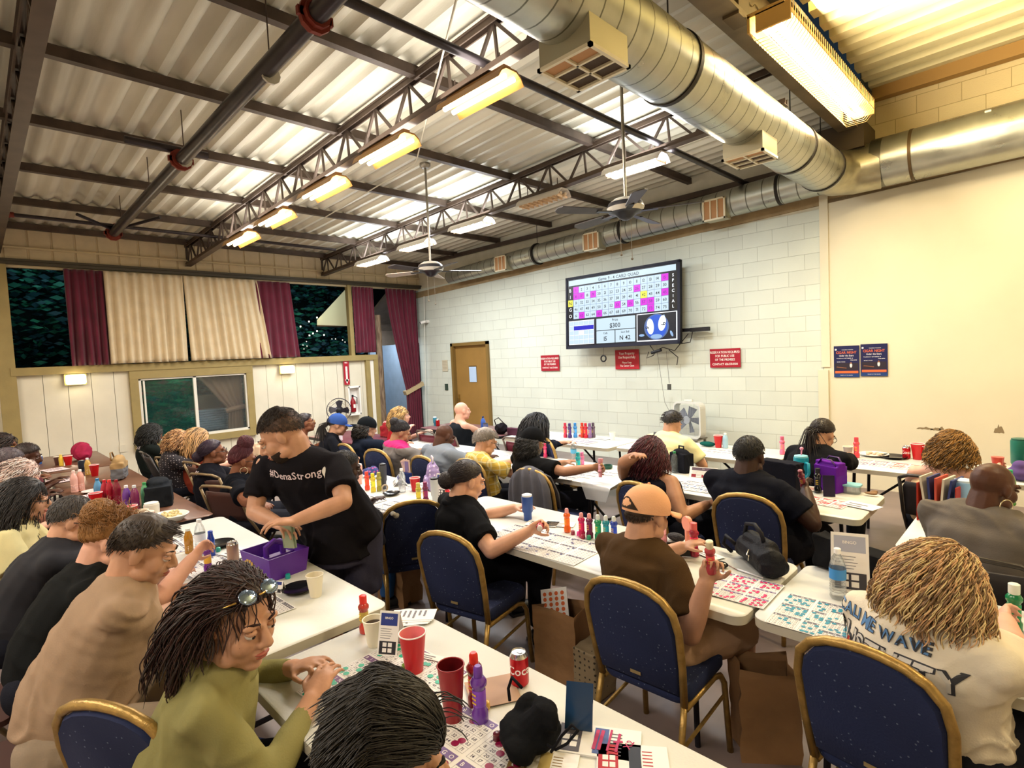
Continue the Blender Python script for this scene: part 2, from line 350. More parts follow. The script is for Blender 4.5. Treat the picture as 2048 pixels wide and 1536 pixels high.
# ducts
def duct_mat(name, axis, sp):
    m, nt, b, N, L = nodes_mat(name)
    tc = N('TexCoord'); s = N('SeparateXYZ'); L(tc.outputs['Object'], s.inputs[0])
    a = N('Math', operation='DIVIDE', i_1=sp); L(s.outputs[axis], a.inputs[0]); f = N('Math', operation='FRACT'); L(a.outputs[0], f.inputs[0])
    g = N('Math', operation='LESS_THAN', i_1=.07); L(f.outputs[0], g.inputs[0])
    n = N('TexNoise', i_Scale=5.0, i_Detail=5.0); L(tc.outputs['Object'], n.inputs['Vector'])
    mx = N('Mix', data_type='RGBA'); mx.inputs[6].default_value = srgb('8f9086'); mx.inputs[7].default_value = srgb('c6c8bd'); L(n.outputs['Fac'], mx.inputs[0])
    m2 = N('Mix', data_type='RGBA'); m2.inputs[7].default_value = srgb('6a6a60'); L(g.outputs[0], m2.inputs[0]); L(mx.outputs[2], m2.inputs[6]); L(m2.outputs[2], b.inputs['Base Color'])
    b.inputs['Metallic'].default_value = .85
    mr = N('MapRange', i_1=.3, i_2=.7, i_3=.25, i_4=.42); L(n.outputs['Fac'], mr.inputs[0]); L(mr.outputs[0], b.inputs['Roughness'])
    bp = N('Bump', i_Strength=.5, i_Distance=.01); L(g.outputs[0], bp.inputs['Height']); L(bp.outputs[0], b.inputs['Normal'])
    return m
M_dY = duct_mat('duct_spiral', 1, .16); M_dX = duct_mat('duct_wall', 0, .21); M_dR = duct_mat('duct_right', 0, 1.6)
t = empty('air_duct', (-1.95, 7.2, 3.86), 0, 'large spiral steel air duct coming from overhead towards the screen wall', 'duct')
b = MB(); b.tube([(0, y, 0) for y in (-11, -8, -5, -2, 0)], .24, 36); b.build('duct_run', M_dY, t, SM)
b = MB(); b.tube([(0, 0, 0), (.05, .25, 0), (.2, .42, .02), (.45, .47, .04)], [.24, .25, .26, .27], 32); b.build('elbow', mat('a5a08a', .35, .8, var=.15), t, SM)
for yy in (-6.0, -3.55, -1.1, -.1):
    b = MB(); b.tube([(0, yy - .02, 0), (0, yy + .02, 0)], .25, 36); b.tube([(0, yy, .24), (0, yy, .75)], .006, 5); b.build('strap', mat('2e2a26', .5, .5), t, SM)
def grille(t, c, w, h, mode, cols, rows, box):
    # mode 'down' faces -z, 'front' faces -y
    b = MB(); c = Vector(c)
    if mode == 'down': b.box(c + Vector((0, 0, box / 2)), (w, h, box)); P = lambda u, v, d: c + Vector((u, v, -d))
    else: b.box(c + Vector((0, box / 2, 0)), (w, box, h)); P = lambda u, v, d: c + Vector((u, -d, v))
    b.build('vent_box', mat('b3ad94', .4, .6), t)
    g = MB(); sz = lambda a, bb, d: (a, bb, d) if mode == 'down' else (a, d, bb)
    f = .022
    for u in (-1, 1): g.box(P(u * (w / 2), 0, .01), sz(f, h + f, .02)); g.box(P(0, u * (h / 2), .01), sz(w + f, f, .02))
    for i in range(1, cols): g.box(P(-w / 2 + w * i / cols, 0, .01), sz(f * .7, h, .016))
    for i in range(1, rows): g.box(P(0, -h / 2 + h * i / rows, .01), sz(w, f * .7, .016))
    g.build('grille_frame', mat('e2d8bd', .5), t)
    g = MB()
    for i in range(cols):
        for j in range(rows):
            u = -w / 2 + w * (i + .5) / cols; v = -h / 2 + h * (j + .5) / rows; k = 0 if (i * 3 + j * 5) % 3 else 1
            g.box(P(u, v, .003), sz(w / cols - .02, h / rows - .02, .004), k)
    g.build('louvres', [mat('41301f', .7), mat('b98a5e', .7)], t)
grille(t, (0, -4.55, -.32), .36, .36, 'down', 2, 3, .22); grille(t, (0, -2.15, -.32), .34, .34, 'down', 2, 3, .2)
t = empty('air_duct', (-9.5, 7.72, 3.66), 0, 'long wall duct with square vents running above the screen', 'duct')
b = MB(); b.tube([(x, 0, .034 * x) for x in (0, 2, 4, 6, 7.9)], [.15, .17, .18, .19, .2], 32); b.build('duct_run', M_dX, t, SM)
for x in (2.6, 4.5, 6.9):
    z = .034 * x; b = MB(); b.tube([(x - .02, 0, z), (x + .02, 0, z)], .2, 32); b.tube([(x, 0, z + .19), (x, 0, z + .62)], .005, 5); b.build('strap', mat('2e2a26', .5, .5), t, SM)
for px, py in ((1001, 527), (1182, 483), (1428, 419)):
    q = aty(px, py, 7.5) - Vector((-9.5, 7.72, 3.66)); grille(t, (q.x, -.22, q.z), .3, .27, 'front', 3, 1, .2)
t = empty('air_duct', (-1.55, 7.68, 3.92), 0, 'wide smooth wall duct at the cream end of the room', 'duct')
b = MB(); b.tube([(x, 0, .01 * x) for x in (0, .3, 3, 6.5)], .275, 36); b.build('duct_run', M_dR, t, SM)
b = MB(); b.tube([(.36, 0, 0), (.39, 0, 0)], .283, 36); b.build('strap', mat('5b4a33', .5, .5), t, SM)
b = MB(); b.box((1.02, -.19, .19), (.05, .012, .06)); b.build('tape_patch', mat('efe9d6', .7), t)
# fluorescent fixtures hung from the trusses
def fixture(x0, x1, y, z, label, col, on=1, power=24, hood=True, group=None, warm=True):
    xc = (x0 + x1) / 2; Lh = (x1 - x0)
    t = empty('ceiling_light', (xc, y, z), 0, label, 'light', group)
    b = MB(); w = .13
    prof = [(-w, -.05), (-w * .8, .01), (-w * .45, .045), (w * .45, .045), (w * .8, .01), (w, -.05), (w * .75, .0), (w * .4, .03), (-w * .4, .03), (-w * .75, 0)]
    n = len(prof); b.add([(s * Lh / 2, p, q) for s in (-1, 1) for p, q in prof], [(i, (i + 1) % n, n + (i + 1) % n, n + i) for i in range(n)])
    for s in (-1, 1): b.add([(s * Lh / 2, p, q) for p, q in prof], [(0, 1, 9), (1, 8, 9), (1, 2, 8), (2, 3, 7, 8), (3, 4, 7), (4, 6, 7), (4, 5, 6)])
    b.box((0, 0, .06), (Lh * .9, .07, .04)); b.build('reflector', mat('b48a58' if warm else 'd8cfc4', .5), t)
    b = MB()
    for s in (-.045, .045): b.tube([(-Lh / 2 + .02, s, -.015), (Lh / 2 - .02, s, -.015)], .019, 10)
    if on: b.build('lamp_tube', mat(col, .5, emit=26), t, SM)
    else: b.build('lamp_tube', mat('e0c6a6', .5), t, SM)
    if not on or not warm:
        b = MB()
        for k in range(9): b.box((-Lh / 2 + Lh * (k + .5) / 9, 0, -.045), (.006, .2, .03))
        b.box((0, 0, -.045), (Lh, .006, .03)); b.build('louvre', mat('d9b894', .5), t)
    for s in (-1, 1): b = MB(); b.tube([(s * Lh * .35, 0, .08), (s * Lh * .35, 0, .2)], .006, 5); b.build('hanger', M_steel, t)
    if on:
        cl = {'ffd9a0': WARM, 'eef4ff': COOL, 'ffe2a8': YEL}[col]; area((xc, y, z - .07), (0, 0, -1), Lh, .2, power, cl, t); area((xc, y, z + .09), (0, 0, 1), Lh * 1.1, .5, power * .38, cl, t)  # second, upward light is added above the hood to brighten the roof
names1 = ['nearest the big duct', 'second from the big duct', 'in the middle of the warm row', 'fourth along the warm row', 'farthest along the warm row']
for i, (x0, x1) in enumerate(((-3.6, -2.85), (-4.95, -4.15), (-6.25, -5.42), (-7.6, -6.8), (-8.85, -8.0))):
    fixture(x0, x1, 2.985, 3.78 + .036 * (x0 - XF) - .1, 'warm hooded fluorescent light ' + names1[i], 'ffd9a0', 1, 34, group='warm lights on the first truss')
names2 = ['in front of the near fan rod', None, 'third from the big duct', 'behind the far fan rod', 'farthest along the white row']
for i, (x0, x1) in enumerate(((-3.8, -3.05), (-5.2, -4.45), (-6.68, -5.86), (-8.1, -7.28), (-9.55, -8.7))):
    fixture(x0, x1, 5.54, 3.78 + .036 * (x0 - XF) - .06, ('white fluorescent light ' + names2[i]) if names2[i] else 'switched-off fluorescent light with pinkish louvre in the white row', 'eef4ff', i != 1, 60, group='lights on the second truss', warm=False)
pipe([(-9.6, 5.54, 3.86), (-2.3, 5.54, 4.12)], .012, 'orange-tan conduit linking the white row of lights', mat('c79a68', .5))
for i, x in enumerate((-8.5, -6.2, -3.9, -1.0)): fixture(x, x + 1.2, -1.9, 4.0, 'added unseen fluorescent light behind the viewpoint', 'ffd9a0', 1, 55, group='unseen lights added for fill')  # unseen fixtures, presumed and added to light the near room
fixture(1.6, 2.8, 3.6, 4.6, 'added unseen fluorescent light over the far corner of the tables', 'ffe2a8', 1, 80, group='unseen lights added for fill')  # unseen fixture, added to light the yellow-roofed side
# long caged light on the beam
t = empty('caged_light', (-1.52, 5.5, 4.22), 0, 'long bright tube light in a wire cage on the steel beam', 'light')
b = MB(); b.box((0, 0, .09), (.26, 2.46, .03)); b.box((-.12, 0, .03), (.02, 2.46, .12)); b.box((.05, 1.22, .02), (.24, .02, .13)); b.box((.05, -1.22, .02), (.24, .02, .13)); b.build('housing', mat('d8ac62', .5), t)
b = MB(); b.tube([(-.03, -1.2, -.0), (-.03, 1.2, -.0)], .024, 10); b.tube([(.05, -1.2, -.0), (.05, 1.2, -.0)], .024, 10); b.build('lamp_tube', mat('fff0c8', .5, emit=30), t, SM)
b = MB()
for k in range(49):
    y = -1.22 + 2.44 * k / 48; b.tube([(-.12, y, -.02), (-.08, y, -.1), (.1, y, -.1), (.17, y, -.02), (.17, y, .1)], .003, 4)
b.tube([(.17, -1.22, .0), (.17, 1.22, .0)], .004, 4); b.tube([(.02, -1.22, -.1), (.02, 1.22, -.1)], .004, 4)
b.build('cage', mat('d8b680', .4, .4), t)
area((-1.5, 5.5, 4.08), (.35, 0, -1), .25, 2.4, 150, YEL, t); area((-1.3, 5.5, 4.3), (1, 0, .45), 2.4, .2, 230, YEL, t)  # second light is added to brighten the deck; the lamp faces down
b = MB(); b.box((0, 0, 0), (.12, .2, .3)); b.tube([(0, -.1, .1), (0, -.6, .05), (0, -1.0, .2)], .015, 6); b.tube([(0, .1, -.05), (.1, .4, -.1), (.15, .7, 0)], .015, 6)
tag(b.build('junction_box', mat('6b5a42', .5, .3), None), 'brown junction box with conduit on the steel beam', 'electrical box').location = (-1.72, 4.25, 4.45)
# ceiling fans
def fan(loc, ztop, label, rot, white):
    t = empty('ceiling_fan', loc, rot, label, 'fan', 'ceiling fans'); h = ztop - loc[2]
    b = MB(); b.tube([(0, 0, .08), (0, 0, h)], .014, 8); b.lathe([(.05, h - .06), (.07, h - .03), (.07, h)], 16); b.build('down_rod', mat('9a958a', .35, .7), t, SM)
    b = MB(); b.lathe([(.03, .12), (.1, .105), (.15, .07), (.165, .03), (.15, -.01), (.09, -.03), (.06, -.06), (.03, -.075), (0, -.08)][::-1], 28, ms=[0, 0, 0, 0, 1, 2, 1, 1]); b.build('motor_housing', [mat('24242a', .3, .4), mat('d9d6ce', .35, .5), mat('3a3a40', .3, .5)], t, SM)
    for k in range(5):
        a = 2 * math.pi * k / 5; M = Matrix.Rotation(a, 4, 'Z')
        b = MB(); P = [(.24, -.05), (.62, -.065), (.66, -.03), (.66, .03), (.62, .065), (.24, .05)]; b.prism(P, -.004, .004, M=M @ Matrix.Translation((0, 0, -.005)) @ Matrix.Rotation(R(12), 4, 'X')); 
        bl = b.build('blade', mat(['3a3638', 'b5aaa0'][white and k in (1, 2)], .4), t)
        b = MB(); b.T = M; b.bar((.1, 0, -.01), (.28, 0, -.01), .05, .01); b.build('blade_bracket', mat('2a2a2e', .35, .6), bl)
    for q in ((.04, .02, .42), (-.05, -.01, .38)):
        b = MB(); b.tube([(q[0], q[1], -.06), (q[0], q[1], -q[2])], .0025, 4); b.ell((q[0], q[1], -q[2]), .012); b.build('pull_chain', mat('7a7468', .5), t)
fan((-2.74, 4.26, 3.13), 4.5, 'ceiling fan hung on a rod in front of the screen', R(25), 0)
fan((-5.68, 4.3, 3.02), 4.36, 'ceiling fan with pale blades farther away, near the corner', R(60), 1)
# ---------------------------------------------------------------- curtains
M_burg = mat('5c1429', .85, sheen=.3, var=.15, vscale=4); M_cream = mat('d8c6a4', .8, var=.05)
def curtain(name, y0, y1, z0, z1, folds, amp, m, label, y0b=None, y1b=None, x=XF + .1, cat='curtain', group=None, pinch=None, seed=1):
    rg = random.Random(seed); b = MB(); nu, nv = folds * 8, 22; vs = []
    ph = [rg.uniform(-.5, .5) for _ in range(folds + 2)]
    for j in range(nv + 1):
        t = j / nv; a = y0 + ((y0b if y0b is not None else y0) - y0) * t; c = y1 + ((y1b if y1b is not None else y1) - y1) * t
        if pinch:
            k = pinch(t); 
            if k: a, c = k
        for i in range(nu + 1):
            u = i / nu; f = u * folds; q = ph[int(f)] * (1 - f % 1) + ph[int(f) + 1] * (f % 1)
            vs.append((x + amp * (math.sin(2 * math.pi * (f + .25 * q * t)) * (.6 + .4 * t) + .3 * math.sin(4.3 * f + 3 * t)), a + (c - a) * u, z1 + (z0 - z1) * t))
    b.add(vs, [(j * (nu + 1) + i, j * (nu + 1) + i + 1, (j + 1) * (nu + 1) + i + 1, (j + 1) * (nu + 1) + i) for j in range(nv) for i in range(nu)])
    o = b.build(name, m, None, 3); tag(o, label, cat, group); md = o.modifiers.new('s', 'SOLIDIFY'); md.thickness = .006; return o
curtain('curtain', 1.22, 1.76, 2.05, 3.57, 5, .045, M_burg, 'burgundy curtain beside the dark opening, over the first wall lamp', seed=2)
curtain('curtain', 1.72, 2.85, 2.06, 3.56, 9, .045, M_cream, 'cream pleated curtain, half beside the first burgundy drape', x=XF + .15, seed=3, group=None)
curtain('curtain', 2.86, 4.13, 2.06, 3.56, 10, .045, M_cream, 'cream pleated curtain, half nearer the tree view', y1b=4.3, y0b=2.9, x=XF + .15, seed=4)
curtain('curtain', 4.1, 4.78, 2.06, 3.56, 5, .03, M_burg, 'burgundy curtain between the cream curtain and the dark trees', y1b=4.9, seed=5)
curtain('curtain', 6.16, 6.68, 2.1, 3.56, 6, .03, M_burg, 'burgundy curtain between the olive post and the doorway', seed=6)
def pn(t):
    if t < .68:
        k = (t / .68) ** 1.3; return (7.0 + .42 * k, 7.86 - .02 * k)
    return (7.42, 7.84)
o = curtain('curtain', 7.0, 7.9, .05, 3.56, 7, .035, M_burg, 'long burgundy curtain tied back at the corner doorway', pinch=pn, seed=7)
b = MB(); b.bar((XF + .1, 7.38, 1.1), (XF + .1, 7.9, 1.3), .12, .1); b.build('tieback', mat('b9a580', .7), o)
# ---------------------------------------------------------------- night outside
rg = random.Random(5)
for y_ in (1.2, 5.4): area((-11.7, y_, 3.9), (-1, 0, -.35), 1.2, .3, 9, (.75, 1, .9))  # lights without fixtures, added to brighten the dark trees
def leaves(name, x0, x1, y0, y1, z0, z1, n, cols, label, sz=(.05, .12)):
    b = MB(); V = []; F = []; Mi = []
    for i in range(n):
        c = Vector((rg.uniform(x0, x1), rg.uniform(y0, y1), rg.uniform(z0, z1))); c.x -= .5 * noise.noise(c * 1.1)
        a = Vector((rg.gauss(0, 1), rg.gauss(0, 1), rg.gauss(0, 1))).normalized(); d = basis(a); s = rg.uniform(*sz)
        k = len(V); V += [c + d[0] * s, c + d[1] * s * .45, c - d[0] * s, c - d[1] * s * .45]; F.append((k, k + 1, k + 2, k + 3)); Mi.append(i % len(cols))
    b.v = [tuple(q) for q in V]; b.f = F; b.m = Mi
    return tag(b.build(name, [mat(c, .7) for c in cols]), label, 'trees', kind='stuff')
leaves('tree_foliage', -13.6, -12.6, -1.0, 7.5, .2, 5.5, 11000, ['12564c', '0e3c48', '1a644f', '0b3240'], 'dark green trees in the night outside the high openings')
b = MB(); b.box((-14.2, 3, 2), (.1, 12, 8)); struct(b, 'exterior_backdrop', mat('061a1c', .9))
b = MB(); b.box((-16, 3, -.06), (9, 14, .1)); struct(b, 'ground', mat('2c2e2c', .9))
# pale patio roof seen through the opening, wall of the yard beyond the doorway
a1, a2, a3 = atx(634, 650, -12.4), atx(697, 572, -11.9), atx(698, 652, -11.9); a4 = atx(634, 640, -12.4)
b = MB(); b.add([a1, a3, a2, a4], [(0, 1, 2), (0, 2, 3)]); b.add([a1, a3, a1 + Vector((0, 0, -.03)), a3 + Vector((-.5, 0, 0))], [(0, 1, 3, 2)], 1)
tag(b.build('patio_awning', [mat('e6ddb6', .7, emit=.15), mat('6d5138', .8)]), 'pale triangular end of a patio awning against the dark trees', 'awning')  # faint glow put into the awning material
b = MB(); b.box((-12.2, 8.05, 1.15), (2.0, .1, 2.3)); struct(b, 'exterior_wall', mat('a9bdd2', .7, var=.05))
b = MB(); b.box((-13.0, 8.5, 1.15), (.1, 1.7, 2.3)); struct(b, 'exterior_wall', mat('a9bdd2', .7, var=.05))
b = MB(); b.box((-12.95, 8.4, 2.55), (.1, 1.7, .5)); b.box((-12.2, 8.3, 3.1), (2.1, 2.0, .06), 0, 0, 0, R(-28)); struct(b, 'exterior_porch', mat('8b7b6c', .8, var=.1))
area((-11.9, 7.3, 2.6), (-.3, .1, -1), .5, .5, 20, (.8, .9, 1))  # light without a fixture, added over the yard wall
i = 0
for px, py in ((586, 661), (601, 653), (618, 643), (634, 635), (634, 662), (626, 667), (619, 671), (648, 670), (613, 683), (664, 678), (671, 678), (685, 680), (690, 684), (606, 690), (614, 692), (608, 698)):
    q = atx(px, py, -12.35); s = .018 if i < 8 else .009; i += 1
    b = MB(); b.ell((0, 0, 0), s, nu=8, nv=6); o = b.build('string_light', mat('fff2cf', .5, emit=9), None, 3); o.location = q; tag(o, 'small round string light glowing in the dark trees', 'light', 'string lights in the trees')
# ---------------------------------------------------------------- sliding window
t = empty('window_1', (XF, 2.97, 1.25), 0, 'sliding window with dark garden and tied-back curtain behind the glass', 'window'); t['kind'] = 'structure'
for k in ('label', 'category'): del t[k]
b = MB()
for y, z, dy, dz in ((0, .53, 1.75, .04), (0, -.53, 1.75, .05), (-.86, 0, .04, 1.06), (.86, 0, .04, 1.06), (-.02, 0, .05, 1.06), (-.8, 0, .025, 1.0)): b.box((0, y, z), (.07, dy, dz))
b.build('window_frame', mat('e9e6da', .4), t)
b = MB(); b.box((-.01, -.42, 0), (.006, .8, 1.02)); b.build('window_pane', mat('5aa898', .04, trans=.85, spec=.8, alpha=.5), t)
b = MB(); b.box((.012, .42, 0), (.006, .8, 1.02)); b.build('window_pane', mat('dfe8e6', .04, trans=.9, spec=.6, alpha=.35), t)
leaves('garden_foliage', -12.3, -11.6, 1.9, 3.1, .3, 1.9, 900, ['1d6b58', '134a4a', '2b7f5e', '0e3038', '8d2a48'], 'green garden leaves behind the sliding window glass', (.04, .1))
def pn2(t): 
    if t < .62: return (3.05 + .5 * t / .62, 3.82)
    return (3.55 - .1 * (t - .62), 3.8)
o = curtain('curtain', 3.05, 3.82, .7, 1.78, 5, .025, mat('8a7560', .8), 'brown curtain tied in a knot behind the window glass', x=XF - .18, pinch=pn2, seed=11)
b = MB(); b.tube([(XF - .18, 3.5, 1.08), (XF - .15, 3.68, 1.12), (XF - .18, 3.84, 1.14)], .05, 8); b.build('tieback', mat('8a7560', .8), o)
t = empty('shutter', (-11.75, 3.4, .95), 0, 'pale slatted blind behind the window glass', 'blind'); b = MB()
for k in range(9): b.box((0, 0, -.22 + .045 * k), (.02, .6, .03), 0, 0, 0, .5)
b.build('slats', mat('a9c3da', .5), t); b = MB(); b.box((-.02, 0, .3), (.02, .8, .3)); b.build('header', mat('6b5f55', .6), t)
area((-11.6, 2.9, 1.9), (-.2, 0, -1), .3, .9, 3, (.6, 1, .85))  # light without a fixture, added over the garden leaves
# ---------------------------------------------------------------- wall lamps, signs and fittings on the curtain wall
for (px, py), lb in (((151, 759), 'glowing square wall lamp under the first burgundy curtain'), ((573, 739), 'glowing square wall lamp between the window and the red arrow sign')):
    q = atx(px, py, XF + .06); t = empty('wall_lamp', q, 0, lb, 'lamp', 'square wall lamps')
    b = MB(); b.box((0, 0, 0), (.02, .28, .17)); b.build('back_plate', mat('d9c070', .4, .3), t)
    b = MB(); b.T = Matrix.Rotation(R(90), 4, 'Y'); b.prism(rrect(.15, .25, .03), .02, .09); b.T = None; b.build('shade', mat('fff1c4', .4, emit=7), t)
    area((XF + .22, q.y, q.z), (1, 0, -.2), .24, .14, 9, (1, .85, .6), t)
def panel(name, c, w, h, th, face, mats, label, cat, fn, rot=0, group=None):
    # flat item on a wall: local x right, y up, z out of the wall
    M = {'y': Matrix(((1, 0, 0), (0, 0, -1), (0, 1, 0))), 'x': Matrix(((0, 0, 1), (1, 0, 0), (0, 1, 0)))}[face].to_4x4()
    b = MB(); b.T = M @ Matrix.Rotation(rot, 4, 'Z'); b.box((0, 0, 0), (w, h, th)); 
    if fn: fn(b, th / 2 + .0008)
    o = b.build(name, mats); o.location = c; return tag(o, label, cat, group)
def R2(b, x0, y0, x1, y1, z, m): b.add([(x0, y0, z), (x1, y0, z), (x1, y1, z), (x0, y1, z)], [(0, 1, 2, 3)], m)
TT = lambda x, y, z, r=0: Matrix.Translation((x, y, z)) @ Matrix.Rotation(r, 4, 'Z')
M_white, M_black, M_red = mat('f2efe8', .5), mat('16151a', .5), mat('a3172c', .45)
def f(b, z):
    R2(b, -.022, -.2, .022, .13, z, 1); b.add([(-.045, -.15, z), (.045, -.15, z), (0, -.25, z)], [(0, 2, 1)], 1)
    for i, c in enumerate('EXTINGUISHER'): b.text(c, TT(0, .105 - i * .022, z + .0006), .022, 2)
    b.text('FIRE', TT(0, .2, z + .0006), .04, 1)
q = atx(693, 745, XF + .06); panel('arrow_sign', q, .13, .54, .006, 'x', [M_red, M_white, M_red], 'tall red and white arrow sign reading FIRE EXTINGUISHER', 'sign', f)
q = atx(706, 801, XF + .1); t = empty('extinguisher_cabinet', q, 0, 'white wall cabinet holding a red fire extinguisher', 'fire extinguisher')
b = MB()
for y, z, dy, dz in ((0, .3, .28, .04), (0, -.3, .28, .04), (-.13, 0, .03, .62), (.13, 0, .03, .62)): b.box((.02, y, z), (.14, dy, dz))
b.box((-.04, 0, 0), (.02, .26, .6)); b.build('cabinet_body', M_white, t)
b = MB(); b.lathe([(.055, -.25), (.06, -.24), (.06, -.03), (.03, .03), (.018, .05), (.018, .08)], 16, o=(.03, -.02, 0)); c = b.build('cylinder', mat('8e1420', .35), t, SM)
b = MB(); b.box((.03, -.02, .1), (.03, .03, .05)); b.tube([(.03, .0, .1), (.05, .07, .06), (.05, .06, -.08)], .01, 6); b.build('valve_handle', M_black, c)
b = MB(); b.box((.092, -.02, -.12), (.003, .05, .08)); b.build('label_plate', M_white, c)
for (px, py), nm, w, h, hx, lb, cat in (((256, 884 + 14), 'wall_outlet', .08, .12, 'd9d2bd', 'pale blank outlet plate low on the white boards', 'outlet'),):
    panel(nm, atx(245, 897, XF + .0), w, h, .012, 'x', [mat(hx)], lb, cat, None)
# standing pedestal fan in the corner
q = atx(678, 820, -10.3); t = empty('pedestal_fan', (q.x, q.y, 0), 0, 'black round pedestal fan standing by the white boards', 'fan'); hz = q.z
b = MB(); b.lathe([(.22, 0), (.22, .02), (.03, .04), (.02, .3)], 20); b.tube([(0, 0, .2), (0, 0, hz - .1)], .014, 8); b.build('stand', M_black, t, SM)
D = Matrix.Rotation(R(60), 4, 'Z') @ Matrix.Rotation(R(90), 4, 'X')
b = MB(); b.T = Matrix.Translation((0, 0, hz)) @ D
for r, z, th in ((.235, 0, .008), (.235, .05, .006), (.16, .075, .003), (.08, .085, .003)): b.tube([(r * math.cos(a), r * math.sin(a), z) for a in np.linspace(0, 2 * math.pi, 33)[:-1]], th, 5, closed=True)
for k in range(36):
    a = 2 * math.pi * k / 36; b.tube([(.03 * math.cos(a), .03 * math.sin(a), .09), (.16 * math.cos(a + .15), .16 * math.sin(a + .15), .08), (.235 * math.cos(a + .3), .235 * math.sin(a + .3), .03)], .0025, 3, caps=False)
b.build('grille', mat('4a4650', .3, .6), t)
b = MB(); b.T = Matrix.Translation((0, 0, hz)) @ D; b.lathe([(.06, -.16), (.08, -.06), (.05, 0), (.05, .09), (.03, .1)], 16); b.build('motor', M_black, t, SM)
b = MB(); b.T = Matrix.Translation((0, 0, hz)) @ D
for k in range(4):
    b.T = Matrix.Translation((0, 0, hz)) @ D @ Matrix.Rotation(k * math.pi / 2, 4, 'Z') @ Matrix.Rotation(R(25), 4, 'X'); b.prism([(.03, -.03), (.18, -.08), (.2, 0), (.17, .07), (.03, .03)], .02, .026)
b.build('blade', mat('2e2b33', .4), t)
# ---------------------------------------------------------------- door in the block wall
t = empty('door_1', ((DX0 + DX1) / 2, 8.06, 0), 0, 'x', 'door'); t['kind'] = 'structure'
for k in ('label', 'category'): del t[k]
M_door = mat('94713a', .5, var=.08, vscale=2, bump=.05)
b = MB(); W = DX1 - DX0; b.box((-W / 2 + .035, -.02, DZ / 2), (.07, .18, DZ)); b.box((W / 2 - .035, -.02, DZ / 2), (.07, .18, DZ)); b.box((0, -.02, DZ - .035), (W, .18, .07)); b.build('door_frame', mat('7e6434', .5), t)
b = MB(); b.box((0, 0, DZ / 2 - .02), (W - .15, .045, DZ - .1)); d = b.build('door_leaf', M_door, t)
b = MB(); b.box((.02, -.03, 1.5), (.24, .004, .34)); b.build('notice', mat('b6cdea', .4), d)
b = MB(); b.box((.02, -.027, 1.51), (.26, .004, .37)); b.build('window_lite', mat('5a4424', .5), d)
b = MB(); b.tube([(-.5, -.03, .95), (-.5, -.09, .95), (-.42, -.09, .95)], .012, 8); b.box((-.5, -.03, .96), (.05, .01, .16)); b.build('door_handle', mat('b89b58', .3, .9), d)
for z in (.35, 1.1, 1.95): b = MB(); b.box((W / 2 - .085, -.035, z), (.03, .015, .11)); b.build('hinge', mat('6e5a34', .4, .7), t)
def f(b, z):
    for k in range(6): R2(b, -.08, .09 - k * .035, .08, .1 - k * .035, z, 1)
panel('wall_plaque', aty(890, 731, 7.985), .2, .26, .01, 'y', [mat('cfc6ae'), mat('a89c80')], 'small beige plaque on the block wall beside the brown door', 'plaque', f)
panel('light_switch', aty(893, 774, 7.985), .1, .15, .02, 'y', [mat('3a4a40')], 'dark switch plate below the beige plaque', 'switch', None)
q = aty(850, 643, 7.9); t = empty('security_camera', q, 0, 'small white security camera on the wall near the corner', 'camera')
b = MB(); b.tube([(0, .1, 0), (0, .03, 0)], .04, 12); b.tube([(.03, 0, .0), (-.06, -.08, -.03)], .035, 12); b.build('camera_body', M_white, t, SM)
b = MB(); b.tube([(-.055, -.075, -.028), (-.075, -.095, -.035)], .03, 12); b.build('lens', M_black, t, SM)
# ---------------------------------------------------------------- screen
TY = 7.66; cc = [aty(*q, TY) for q in ((1128, 555), (1355, 520), (1366, 688), (1137, 698))]
cx = sum(q.x for q in cc) / 4; cz = sum(q.z for q in cc) / 4; TW = 2.2; THh = 1.26
t = empty('television', (cx, TY, cz), 0, 'large wall television showing the bingo board', 'television'); t.rotation_euler = (R(-3), 0, 0)
b = MB(); b.box((0, .03, 0), (TW, .06, THh)); b.build('casing', mat('0d0e16', .6, spec=.2), t)
b = MB(); w2, h2 = TW / 2, THh / 2
for x, z, a, c in ((-w2 + .02, 0, .04, THh), (w2 - .02, 0, .04, THh), (0, h2 - .02, TW, .04), (0, -h2 + .025, TW, .05)): b.box((x, -.006, z), (a, .014, c))
b.build('bezel', mat('10142a', .55), t)
b = MB(); b.T = Matrix(((1, 0, 0, 0), (0, 0, -1, -.002), (0, 1, 0, 0), (0, 0, 0, 1)))
def E(c, e):
    m = mat('000000', .35, emit=e * .95, var=0, bscale=int(c, 16) + e); q = m.node_tree.nodes['Principled BSDF']; q.inputs['Emission Color'].default_value = srgb(c); return m
sm = [E('cfe6f4', 1.0), E('0b1020', .02), E('e01fe0', 1.0), E('f4ee4a', 1.1), E('1a1ad0', .9), E('9fc4f0', .9), E('f5faff', 1.3), E('2a62e0', .9), E('2b3550', .25), E('8d2fb0', .8), E('6f8fd0', .6), E('2f7a3a', .5)]
z = .0
R2(b, -w2 + .04, -h2 + .05, w2 - .04, h2 - .04, z, 8)
sx0, sx1, sy0, sy1 = -w2 + .05, w2 - .05, -h2 + .06, h2 - .05
Wd, Hd = sx1 - sx0, sy1 - sy0; P = lambda u, v: (sx0 + u * Wd, sy1 - v * Hd)
def cell(u0, v0, u1, v1, m, dz=.0008): x0, y1 = P(u0, v0); x1, y0 = P(u1, v1); R2(b, x0, y0, x1, y1, z + dz, m)
def tx(s, u, v, size, m, dz=.002, sx=1): x, y = P(u, v); b.text(s, TT(x, y - size * .36, z + dz), size, m, sx=sx)
cell(0, 0, 1, .095, 1); cell(.008, .008, .992, .088, 0, .0012); tx('Game 9 : 4 CARD QUAD', .5, .05, .072, 8)
